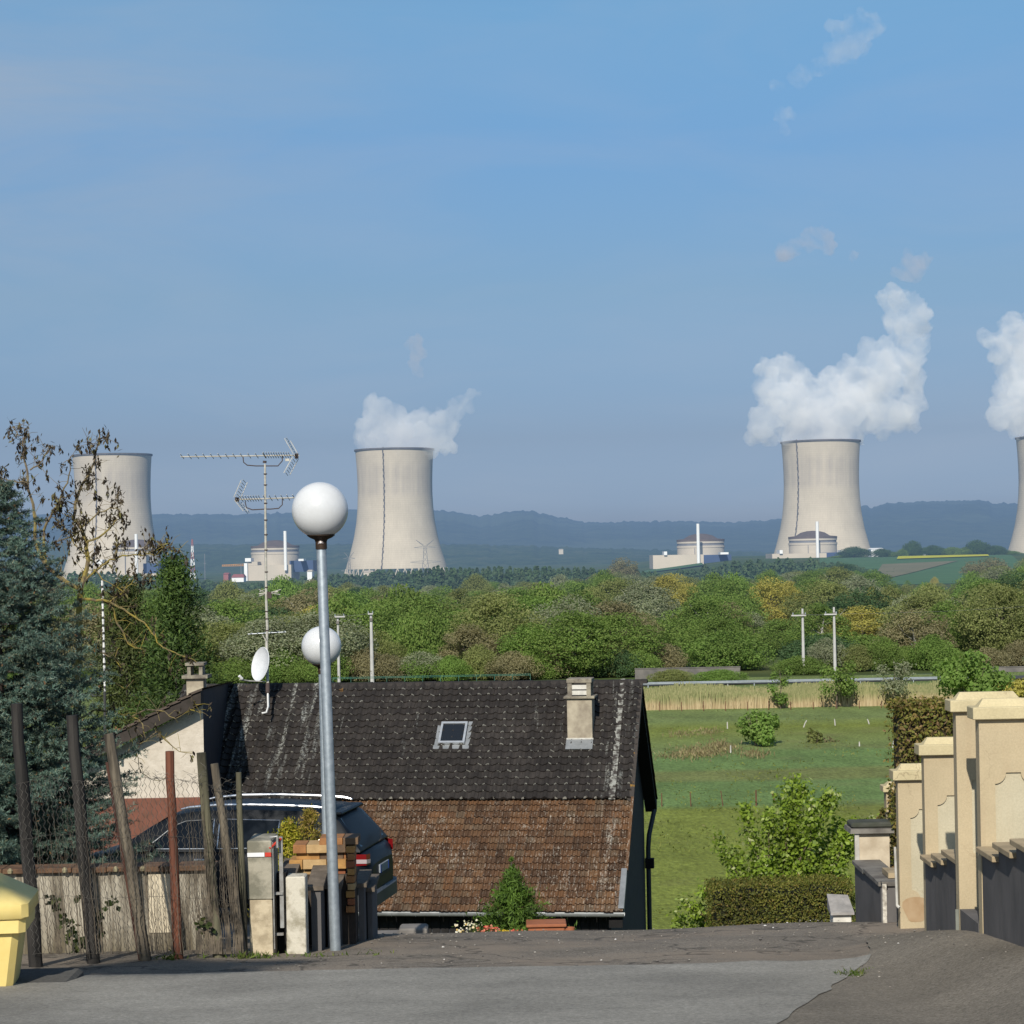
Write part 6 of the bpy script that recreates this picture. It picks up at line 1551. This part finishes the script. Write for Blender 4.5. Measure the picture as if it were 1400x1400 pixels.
small_conifer('taller golden conifer with bronze tip left of the lamp pole', 425, 1110, 1235, 104, 23.6, leafmat('bronze golden conifer', [(0,(.16,.14,.015)),(.5,(.30,.24,.04)),(1,(.36,.24,.09))], False, .3, 6), 22, 5000)
# plants at the crest in front of the roof
DKC = leafmat('dark green young conifer', [(0,(.045,.090,.012)),(.5,(.085,.155,.020)),(1,(.13,.215,.035))], False, .25, 3)
b_ = P(703, 1290, 25.2); conifer('young_conifer', 'bushy green young conifer with thin top in front of the red roof', 'conifer', b_, ZREL(700,1192,25.2)-b_.z, mpx(120,25.2), 9000, .075, DKC, 31, .02, asp=.18, jag=1.1)
b_ = P(700, 1230, 25.2); conifer('young_conifer', 'slender leader shoots at the top of the bushy young conifer', 'conifer', b_, ZREL(698,1172,25.2)-b_.z, mpx(26,25.2), 500, .06, DKC, 32, .0, asp=.2)
TERR = simple('terracotta', (.33,.12,.055), (.25,.09,.045), 6, .85)
a, c_ = P(722, 1268, 24.6), P(772, 1268, 24.6)
r = thing('terracotta_planter', 'long terracotta planter trough at the crest below the young conifer', 'planter', ((a.x+c_.x)/2, 24.7, a.z-.3))
MB().box(a.x, c_.x, 24.6, 24.9, a.z-.4, a.z-.0, bev=.012).build('trough', TERR, r); MB().box(a.x-.02, c_.x+.02, 24.57, 24.93, a.z, a.z+.035, bev=.008).build('rim', TERR, r)
a = P(779, 1275, 24.6); r = thing('terracotta_pot', 'small round terracotta pot right of the planter trough', 'pot', (a.x, 24.65, a.z-.2))
MB().lathe([(.035,-.2),(.05,.02),(.058,.02),(.058,.05),(.045,.05),(.04,.0),(0,0)], 20).build('pot', TERR, r, True, True); r.location.z = a.z
pts_ = []; 
def flowers(name, label, cols, px0, px1, py0, py1, n, d, size):
    A_ = []; B_ = []
    for _ in range(n):
        px, py = random.uniform(px0, px1), random.triangular(py0, py1, py1); q = P(px, py, d+random.uniform(-.15,.15)); A_.append(tuple(q))
    base_ = P((px0+px1)/2, py1+6, d); r = thing(name, label, 'flowers', base_)
    link('blossoms', np_mesh('blossoms', leaves(np.array(A_)-np.array(base_), size, .9, np.tile([0,-1,.6],(n,1)), .7)), leafmat(name+' petals '+label[:8], cols, False, .2, 5, nstr=.1), r)
    G_ = np.array(A_) - np.array([0,-.03,.05]) + RNG.normal(0,.03,(n,3)); link('foliage', np_mesh('foliage', leaves(G_-np.array(base_), size*1.2, .5)), GRASSN, r)
    mb = MB()
    for q in A_[::6]: mb.tube([base_+Vector((random.uniform(-.08,.08),0,-.1)), Vector(q)], .004, 3)
    mb.build('stems', GRASSN, r)
flowers('white_flowers', 'cream white flower cluster left of the young conifer', [(0,(.70,.62,.40)),(.6,(.78,.74,.62)),(1,(.70,.45,.08))], 622, 650, 1262, 1284, 60, 24.4, .032)
flowers('white_flowers', 'thin sprig of cream flowers above the red blossoms', [(0,(.70,.66,.50)),(1,(.74,.68,.45))], 634, 660, 1256, 1266, 28, 24.5, .026)
flowers('red_flowers', 'coral red flower cluster in front of the young conifer', [(0,(.50,.06,.04)),(.5,(.60,.16,.10)),(1,(.62,.30,.20))], 652, 684, 1264, 1284, 110, 24.4, .034)
flowers('yellow_flowers', 'small yellow flowers between red blossoms and planter', [(0,(.60,.36,.02)),(1,(.70,.52,.05))], 684, 697, 1266, 1283, 34, 24.4, .03)
flowers('red_flowers', 'small coral flowers against the conifer foot', [(0,(.50,.06,.04)),(1,(.60,.22,.14))], 697, 716, 1268, 1280, 34, 24.6, .028)

# ================================================================== left: rendered wall, fence posts, netting, spruce, bare tree, grit bin
m, t = newmat('stained whitewashed wall'); p = t.pos()
c = t.ramp(t.noise(p, 3.0, 5), [(.3,(.25,.22,.17)),(.7,(.43,.39,.31))])
run = t.noise(t.mapping(p, (9,9,.7)), 1.0, 5, .7); c = t.mix(t.ramp(run, [(.43,0.0),(.58,.9)]), c, (.10,.083,.06))
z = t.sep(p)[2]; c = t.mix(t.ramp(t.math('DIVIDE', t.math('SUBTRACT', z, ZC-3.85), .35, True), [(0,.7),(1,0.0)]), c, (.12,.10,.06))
b = t.bsdf(c, .95, 0, .1, t.noise(p, 30, 4), .01); t.out(b.outputs[0]); WWALL = m
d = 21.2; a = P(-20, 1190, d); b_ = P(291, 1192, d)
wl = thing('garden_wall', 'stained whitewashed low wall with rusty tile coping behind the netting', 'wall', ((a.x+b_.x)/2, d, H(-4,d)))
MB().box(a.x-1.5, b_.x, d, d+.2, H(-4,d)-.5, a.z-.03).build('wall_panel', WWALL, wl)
CT = simple('rust brown coping tile', (.16,.09,.05), (.07,.04,.025), 7, .9, bump=.01); CTL = simple('lichen lump', (.32,.28,.17), (.18,.15,.09), 14, .95)
mb = MB(); x = a.x-1.5
while x < b_.x:
    mb.box(x+.002, min(x+.33, b_.x+.02), d-.06, d+.26, a.z-.035+random.uniform(-.004,.004), a.z+.015, bev=.006); x += .335
mb.build('coping', CT, wl)
x = a.x-.3; 
mb = MB()
while x < b_.x: 
    mb.lathe([(.022,-.025),(.028,0),(.015,.02),(0,.026)], 7, (x+random.uniform(-.03,.03), d-.065, a.z)); x += random.uniform(.12,.30)
mb.build('lichen_lumps', CTL, wl)
mb = MB().box(P(203,1200,d).x, P(234,1200,d).x, d-.012, d-.001, ZREL(210,1275,d), ZREL(210,1195,d)); mb.build('cream_patch', simple('fresh cream patch', (.60,.52,.38), (.50,.43,.31), 3, .9), wl)
def wood(name, a_, b2, rough=.9):
    return simple(name, a_, b2, 10, rough, bump=.012, stretch=(1,1,.12), contrast=(.38,.62))
W_SHADE = wood('weathered post with painted shade', (.040,.036,.032), (.015,.014,.013)); W_GREY = wood('grey weathered post', (.165,.138,.10), (.045,.037,.028)); W_GRN = wood('green grey post', (.125,.115,.072), (.035,.032,.021))  # darkest wood: shade on the two posts by the bin put into the colour
W_RUST = wood('rust red post', (.16,.060,.034), (.075,.03,.02)); W_RUSTD = wood('dark rust angle iron', (.10,.045,.03), (.05,.025,.02))
def fpost(label, x0, y0, x1, y1, wpx, d, mat, n=9):
    b_ = P(x1, y1, d); t_ = P(x0, y0, d); r = mpx(wpx, d)/2; ax = t_-b_; pts_ = []; rad = []
    for k in range(n):
        s_ = -.12 + 1.12*k/(n-1); pts_.append(ax*s_ + Vector((random.uniform(-1,1)*r*.12, 0, 0))); rad.append(r*(1.08-.16*max(0,s_))*random.uniform(.95,1.05))
    o = MB().tube(pts_, rad, 9).build('fence_post', mat, smooth=True); o.location = b_; return tag(o, label, 'fence post')
fpost('dark thick wooden fence post in front of the spruce beside the grit bin', 22, 962, 49, 1312, 18, 19.6, W_SHADE)
fpost('dark thick wooden fence post second from the grit bin', 98, 978, 127, 1312, 17, 19.8, W_SHADE)
fpost('pale grey leaning fence post lit at its top before the spruce edge', 149, 1003, 198, 1304, 15, 19.9, W_GREY)
fpost('thin dark rusty iron leaning along the pale grey fence post', 146, 1042, 190, 1302, 5, 19.95, W_RUSTD)
fpost('rust red upright fence post before the cream house wall', 231.5, 1027, 243.5, 1299, 13, 20.0, W_RUST)
fpost('greenish fence post with tangled wire at the wall corner', 275, 1029, 297, 1297, 14, 20.1, W_GRN)
fpost('brown fence post leaning against the greenish one', 293, 1044, 330, 1297, 12, 20.2, W_GREY)
fpost('slim greenish fence post left of the concrete gate post', 326, 1056, 334, 1296, 9, 20.3, W_GRN)
# netting
NETM = simple('rusty wire netting', (.22,.20,.17), (.10,.09,.075), 20, .6, .4)
nt = thing('wire_netting', 'sagging hexagonal wire netting strung over the leaning fence posts', 'netting', P(160, 1305, 19.75))
def net_pt(u_, v_):
    px = 44 + 288*u_; top = interp([(0,1075),(.15,1060),(.35,1070),(.62,1062),(.85,1070),(1,1085)], u_); py = 1304 - (1304-top)*v_
    px += (-26*v_)*(1-u_) - 14*v_*u_ + 3*mnoise.noise((u_*6, v_*4, 0))
    return P(px, py, 19.5 + .62*u_ + .06*mnoise.noise((u_*5, v_*5, 2)))
NU, NV = 46, 40; mb = MB()
for i in range(NU):
    pl = []
    for j in range(NV+1):
        k = 1 if (j//1) % 2 else 0; pl.append(net_pt((i+.25+.5*((k+i) % 2))/NU, j/NV))
    mb.tube(pl, .0024, 3, cap=False)
for j in (0, 13, 27, NV):
    mb.tube([net_pt(i/30, j/NV) + Vector((0,-.004,.01*random.uniform(-1,1))) for i in range(31)], .0020, 3, cap=False)
mb.build('wire_mesh', NETM, nt)
mb = MB()
for k in range(26):   # tangled loose wire ends at the top
    u_ = random.uniform(.55, 1.0); q = net_pt(u_, 1.0); pl = [q]
    for s_ in range(5): pl.append(pl[-1]+Vector((random.uniform(-.06,.06), random.uniform(-.04,.04), random.uniform(-.03,.05))))
    mb.tube(pl, .0016, 3, cap=False)
mb.build('loose_wires', NETM, nt)
mb = MB()   # dry climber stems caught in the net
for k in range(130):
    u_ = random.uniform(.05,1) if k < 70 else random.choice([.80,.84,.88,.93,.97,.99])+random.uniform(-.02,.02); v0 = 0; pl = []
    L_ = random.uniform(.25,.95)
    for s_ in range(8): pl.append(net_pt(min(1,u_+.012*mnoise.noise((k,s_*.7,0))), L_*s_/7)+Vector((0,-.012,0)))
    mb.tube(pl, [.0045*(1-s_/9) for s_ in range(8)], 4, cap=False)
mb.build('dry_stems', simple('dry stems', (.15,.12,.085), (.045,.038,.03), 9, .9), nt)
IV2 = leafmat('wall creeper', [(0,(.02,.035,.008)),(.7,(.05,.07,.015)),(1,(.09,.10,.03))], False, .2, 6); A_ = []
for (px, py, s_, n_) in ((73,1230,5,22),(78,1240,4,14),(90,1258,5,20),(100,1275,5,26),(103,1290,4,18),(106,1230,3,10),(152,1233,5,16),(137,1250,4,14),(276,1262,5,26),(283,1270,5,20),(112,1290,5,20),(133,1262,4,14),(140,1278,4,12)):
    for _ in range(n_): A_.append(tuple(P(px+random.gauss(0,s_), py+random.gauss(0,s_), 19.9+random.uniform(0,.3))))
o = link('wall_creeper', np_mesh('wall_creeper', leaves(A_, .05, .8, np.tile([0,-1,.2],(len(A_),1)), .6)), IV2); tag(o, 'scattered dark ivy leaves on the netting before the whitewashed wall', 'ivy')
# blue spruce
def needles(name, twigs, mat, rng, nn_=26, ln=.030, wd=.0055):
    P0 = np.array([t_[0] for t_ in twigs]); D = unit(np.array([t_[1] for t_ in twigs])); Ls = np.array([t_[2] for t_ in twigs])
    N = len(twigs); s_ = rng.uniform(0, 1, (N, nn_, 1)); base_ = P0[:,None,:] + D[:,None,:]*Ls[:,None,None]*s_
    r = unit(rng.normal(size=(N,nn_,3))); r = unit(r - D[:,None,:]*np.sum(r*D[:,None,:], -1, keepdims=True)); nd = unit(r + D[:,None,:]*rng.uniform(.3,1.1,(N,nn_,1)) + np.array([0,0,.25]))
    L_ = ln*rng.uniform(.8,1.25,(N,nn_,1)); tip = base_ + nd*L_; b2 = unit(np.cross(nd, rng.normal(size=(N,nn_,3))))*wd
    Vv = np.stack([base_-b2*.5, base_+b2*.5, tip+b2*.3, tip-b2*.3], 2).reshape(-1,4,3); return np_mesh(name, Vv)
m, t = newmat('blue spruce needles')
c = t.ramp(t.island(), [(0,(.050,.100,.076)),(.5,(.098,.162,.125)),(.85,(.160,.220,.175)),(1,(.21,.20,.11))]); c = t.mix(1.0, c, t.ramp(t.noise(t.pos(), 2.6, 3), [(.32,.42),(.68,1.2)]), 'MULTIPLY')
b = t.bsdf(c, .55, 0, .3); t.out(b.outputs[0]); SPR = m
sx, sd2 = P(4, 1200, 23.2).x, 23.2; sb = Vector((sx, sd2, H(sx, sd2)-.1)); sp = thing('blue_spruce', 'large blue grey spruce behind the low whitewashed wall', 'spruce tree', sb)
sh_ = ZREL(6, 655, sd2)-sb.z; rng = np.random.default_rng(77); tw = []; buds = []; mb = MB()
mb.tube([sb, sb+Vector((0,0,sh_))], [.10,.01], 8)
sil = [(0,1.62),(.12,1.58),(.25,1.48),(.36,1.36),(.47,1.15),(.58,1.0),(.70,.82),(.80,.62),(.90,.36),(1.0,.08)]
zz3 = .12
while zz3 < sh_:
    f = zz3/sh_; R = interp(sil, f); nb = 8 if f < .8 else 6; a0 = rng.uniform(0, 6.28)
    for k in range(nb):
        a = a0 + 6.283*k/nb + rng.normal(0,.15); L_ = R*rng.uniform(.72, 1.06); d_ = np.array([cos(a), sin(a), 0.0])
        up0 = -.10 + .35*f
        o_ = np.array([sb.x, sb.y, sb.z+zz3]); prev = None; nseg = max(4, int(L_/.13))
        line = []
        for s_ in range(nseg+1):
            t_ = s_/nseg; line.append(o_ + d_*L_*t_ + np.array([0,0, L_*(up0*t_ + .22*t_*t_ - .12*t_)]))
        mb.tube([tuple(q) for q in line], [.016*(1-.8*s_/nseg)*(.5+R/2) for s_ in range(nseg+1)], 4)
        side_ = np.array([-sin(a), cos(a), 0])
        for s_ in range(1, nseg+1):
            t_ = s_/nseg
            if t_*L_ < L_*.22: continue
            for sgn in (-1, 1, 0):
                sl_ = (.34*(1-t_)+.10)*min(1,L_)*rng.uniform(.7,1.25)+.03
                dd_ = d_*(.75 if sgn else 1.0) + side_*sgn*.75 + np.array([0,0,rng.normal(.06,.14)])
                dd_ = dd_/np.linalg.norm(dd_); p0 = line[s_]; k2 = max(1, int(sl_/.075))
                for w_ in range(k2):
                    st = p0 + dd_*sl_*w_/k2 + rng.normal(0,.012,3)
                    tw.append((st, dd_+rng.normal(0,.18,3), sl_/k2*1.25+.03))
                    if rng.uniform() < .75:
                        sd3 = np.cross(dd_, [0,0,1.0])*rng.choice([-1,1]); tw.append((st, dd_*.6+sd3*.7+rng.normal(0,.2,3)+np.array([0,0,.1]), .07))
                if rng.uniform() < .22: buds.append(p0+dd_*(sl_+.02))
    zz3 += .135 if f < .6 else .12
mb.build('trunk', simple('spruce bark', (.07,.05,.04), (.04,.03,.025), 8, .95), sp)
me = needles('needles', tw, SPR, rng, 30, .034, .0062); me.transform(Matrix.Translation(-sb)); link('needles', me, SPR, sp)
bu = np.array(buds); me = np_mesh('buds', leaves(np.repeat(bu,3,0)-np.array(sb)+RNG.normal(0,.006,(len(bu)*3,3)), .03, .5)); link('buds', me, leafmat('spruce buds', [(0,(.16,.085,.04)),(1,(.26,.15,.07))], False, .1, 5), sp)
# bare tree with hanging seed bunches and yellow lichen
m, t = newmat('lichen covered bark'); p = t.pos(); z = t.sep(p)[2]
lic = t.math('MULTIPLY', t.ramp(t.noise(p, 5, 5, .65), [(.38,0.0),(.58,1.0)]), t.ramp(t.math('DIVIDE', t.math('SUBTRACT', ZC+1.2, z), 2.2, True), [(0,.12),(.5,.75),(1,.9)]))
c = t.mix(lic, t.ramp(t.noise(p, 20, 4), [(.3,(.085,.066,.05)),(.7,(.19,.155,.115))]), (.27,.215,.04))
b = t.bsdf(c, .9, 0, .1, t.noise(p, 60, 3), .004); t.out(b.outputs[0]); BARKL = m
bd = 25.0
bt = thing('bare_tree', 'leafless tree with yellow lichen and hanging brown seed bunches', 'bare tree', P(107, 1280, bd))
def ZP(x, y, dy=0.0): return P(x/4, 560+y/4, bd+dy)
br = [
 ([(420,2700),(425,1900),(420,1500),(430,1200),(440,980)], .055, .035),
 ([(440,980),(475,870),(475,780),(478,720),(450,660),(400,600),(410,520),(440,430),(470,380),(500,320),(520,260),(535,190),(545,120)], .030, .006),
 ([(478,720),(540,700),(590,660),(620,630),(650,600),(670,580)], .014, .004),
 ([(450,660),(410,680),(380,700),(340,712),(300,720)], .011, .004),
 ([(240,660),(280,580),(310,530),(340,460),(370,400),(385,330),(385,255)], .017, .005),
 ([(440,980),(360,940),(250,850),(205,760),(190,690),(185,560),(165,470),(152,390),(150,340),(135,280),(130,230),(125,170),(130,130),(100,140),(65,95)], .026, .005),
 ([(130,200),(145,140),(150,90)], .006, .003),
 ([(165,330),(200,310),(230,280),(260,240),(290,195)], .010, .004),
 ([(150,400),(100,400),(60,400),(30,380),(0,362)], .009, .005), ([(60,402),(30,420),(-10,440)], .006, .004),
 ([(250,850),(240,760),(240,660)], .020, .017),
 ([(440,970),(480,920),(520,880),(560,850),(600,820),(650,808),(700,800),(760,795),(800,790),(850,770),(880,735)], .016, .004),
 ([(640,812),(640,770),(645,720)], .006, .003), ([(760,795),(800,745),(830,705)], .006, .003), ([(800,790),(850,800),(890,760),(930,745)], .005, .002), ([(880,735),(940,755),(985,760)], .004,.002),
 ([(430,1040),(500,1038),(560,1040),(600,1060),(625,1110),(640,1170),(680,1230),(700,1280),(740,1305),(780,1312)], .017, .005),
 ([(560,1040),(650,1080),(700,1110),(760,1150),(810,1190),(850,1240),(880,1290),(910,1310),(960,1330),(1010,1350),(1045,1362)], .013, .004),
 ([(600,1050),(640,1020),(680,985),(720,950),(780,940),(850,935)], .008, .003), ([(720,950),(740,910),(735,880)], .005,.003),
 ([(520,880),(560,930),(620,960),(680,1000)], .007,.003), ([(475,800),(430,760),(390,690),(350,640),(300,600)], .010,.004),
 ([(410,520),(370,500),(320,540),(290,545)], .008,.003), ([(440,430),(480,440),(520,370)], .006,.003), ([(500,320),(520,300),(540,285)], .005,.003), ([(520,260),(500,200),(475,165)], .005,.003), ([(540,170),(570,160),(590,150)], .004,.002),
 ([(450,640),(500,600),(540,560),(600,540),(640,470),(655,430)], .010,.003), ([(540,560),(560,500),(520,460)], .006,.003), ([(600,540),(650,545),(665,560)], .005,.003), ([(400,600),(370,560),(350,480),(330,430)], .007,.003),
 ([(430,1200),(500,1290),(560,1330),(620,1360),(660,1410)], .012,.004), ([(560,1330),(610,1330),(640,1310)], .006,.003), ([(425,1500),(480,1480),(560,1470),(640,1500),(700,1530)], .012,.004),
 ([(420,1700),(520,1640),(640,1660),(720,1680),(780,1720),(800,1810),(760,1830)], .014,.004), ([(720,1680),(800,1640),(900,1650),(960,1690),(1040,1640)], .010,.003), ([(800,1810),(860,1760),(930,1830),(980,1870),(1050,1880)], .008,.003), ([(930,1830),(900,1800),(870,1770)], .005,.003), ([(1040,1640),(1100,1660),(1060,1590)], .005,.002),([(640,1660),(690,1720),(740,1860),(760,1960),(740,2010)],.007,.003),([(760,1960),(810,2010),(870,2030),(920,2000)],.005,.002)]
mb = MB(); bun = []; mbt = MB()
for pl, r0, r1 in br:
    dy0 = random.uniform(-.35,.35); pts_ = []
    for i, (x, y) in enumerate(pl):
        # subdivide for a crooked line
        if i:
            xa, ya = pl[i-1]; 
            pts_.append(ZP((xa+x)/2+random.uniform(-8,8), (ya+y)/2+random.uniform(-8,8), dy0*(i-.5)/len(pl)))
        pts_.append(ZP(x, y, dy0*i/len(pl)))
    n = len(pts_); mb.tube(pts_, [r0+(r1-r0)*i/(n-1) for i in range(n)], 6)
    if r0 > .03: continue
    upper = pl[-1][1] < 1000
    for i in range(2, n):
        for _ in range(3 if upper else 2):
            if random.random() < .62:
                a = pts_[i].lerp(pts_[i-1], random.random()); dr = Vector((random.gauss(0,1), random.gauss(0,.7), random.gauss(.25,.8))).normalized(); L_ = random.uniform(.06,.22)
                e1 = a+dr*L_*.6+Vector((0,0,.02)); e2 = a+dr*L_+Vector((0,0,random.uniform(-.02,.05))); mb.tube([a,e1,e2], [.0035,.0028,.002], 4)
                if random.random() < (.70 if upper else .30): bun.append(e2)
    bun.append(pts_[-1]); 
    if upper: bun.append(pts_[-2])
mb.build('branches', BARKL, bt, smooth=True)
pb_ = []; 
for q in bun:
    n = random.randint(6, 13)
    for _ in range(n): pb_.append((q.x+random.gauss(0,.015), q.y+random.gauss(0,.018), q.z-.03+random.gauss(0,.034)))
pb_ = np.array(pb_) - np.array(bt.location)
link('seed_bunches', np_mesh('seed_bunches', leaves(pb_, .062, .38, None, 1, dirs=np.tile([0,0,1.],(len(pb_),1)), dspread=.35)), leafmat('brown seed bunches', [(0,(.030,.022,.016)),(.6,(.070,.052,.034)),(.9,(.12,.10,.055)),(1,(.20,.19,.05))], False, .15, 4), bt)
# yellow grit bin
m, t = newmat('yellow bin plastic'); p = t.pos(); c = t.ramp(t.noise(p, 2.5, 5), [(.3,(.68,.52,.17)),(.7,(.78,.62,.24))])
c = t.mix(t.math('MULTIPLY', t.ramp(t.noise(t.mapping(p,(3,3,.5)), 2, 5, .7), [(.55,0.0),(.75,1.0)]), .25), c, (.30,.24,.10))
b = t.bsdf(c, .5, 0, .4, t.noise(p, 40, 3), .003, .4); t.out(b.outputs[0]); YEL = m
d = 17.3; q = P(30, 1250, d); gb = H(-4, d)+.03; kq = mpx(1, d)
bn = thing('grit_bin', 'yellow plastic grit bin with sloping lid at the road edge', 'grit bin', (P(38, 1250, d).x-.615, d+.35, gb-.045), radians(6))
zt2 = ZREL(50,1250,d)-gb; zl1 = ZREL(50,1226,d)-gb; zpk = ZREL(0,1196,d)-gb
def ringbox(mb, lv):
    vs = []; 
    for (hx, hy, z, c_) in lv: vs += [(-hx+c_,-hy,z),(hx-c_,-hy,z),(hx,-hy+c_,z),(hx,hy-c_,z),(hx-c_,hy,z),(-hx+c_,hy,z),(-hx,hy-c_,z),(-hx,-hy+c_,z)]
    n = len(lv); fs = [tuple(range(7,-1,-1)), tuple(range((n-1)*8, n*8))]
    for i in range(n-1):
        for k in range(8): fs.append((i*8+k, i*8+(k+1) % 8, (i+1)*8+(k+1) % 8, (i+1)*8+k))
    return mb.add(vs, fs)
ringbox(MB(), [(.42,.27,0,.05),(.43,.28,.04,.05),(.49,.33,zt2*.80,.05),(.49,.33,zt2*.81,.05),(.545,.38,zt2*.815,.05),(.55,.385,zt2,.05)]).build('body', YEL, bn, True, True)
ringbox(MB(), [(.565,.40,zt2+.006,.05),(.575,.41,zt2+.02,.05),(.575,.41,zl1-.015,.05),(.56,.395,zl1,.05),(.28,.22,zpk-.01,.05),(.25,.19,zpk,.05)]).build('lid', YEL, bn, True, True)
MB().box(-.12,.12,-.43,-.405,zt2+.03,zt2+.07,bev=.01).build('handle', YEL, bn, True)
o = MB().box(q.x-2.2, q.x+.28, d-.35, d+1.0, gb-.3, gb-.045, bev=.03).build('kerb', simple('kerb asphalt', (.10,.095,.085), (.07,.066,.06), 20, .95, bump=.01)); o['kind'] = 'structure'
# unseen tree added behind the viewer, crown shaped to shade the road edge
tb = Vector((-13.0, -1.6, H(-8,-1.6)))
rt = thing('added_shade_tree', 'unseen tree added behind the viewpoint to shade the road edge by the bin', 'tree', tb)
ctr = []
for (gx_, gy_, n_, sx_, sy_) in ((-3.3,19.25,1700,.34,.40),(-2.8,19.3,700,.34,.17),(-2.75,18.65,500,.32,.12),(-2.3,19.35,260,.24,.08)):
    X = RNG.normal(gx_, sx_*.6, n_); Y = RNG.normal(gy_, sy_*.6, n_); tt_ = RNG.uniform(25.2, 26.8, n_)
    ctr.append(np.stack([X+tosun.x*tt_, Y+tosun.y*tt_, np.array([H(0,y) for y in Y])+tosun.z*tt_], 1))
ctr = np.concatenate(ctr) - np.array(tb)
link('crown', np_mesh('crown', leaves(ctr, .26, .75)), FM['mid'], rt)
h_ = float(ctr[:,2].mean()); MB().tube([(0,0,-.5),(.1,0,h_*.5),(.4,.1,h_*.9),(1.5,0,h_),(3.5,0,h_),(5.0,0,h_)], [.26,.2,.15,.09,.05,.02], 8).build('trunk', BARKF, rt, True)
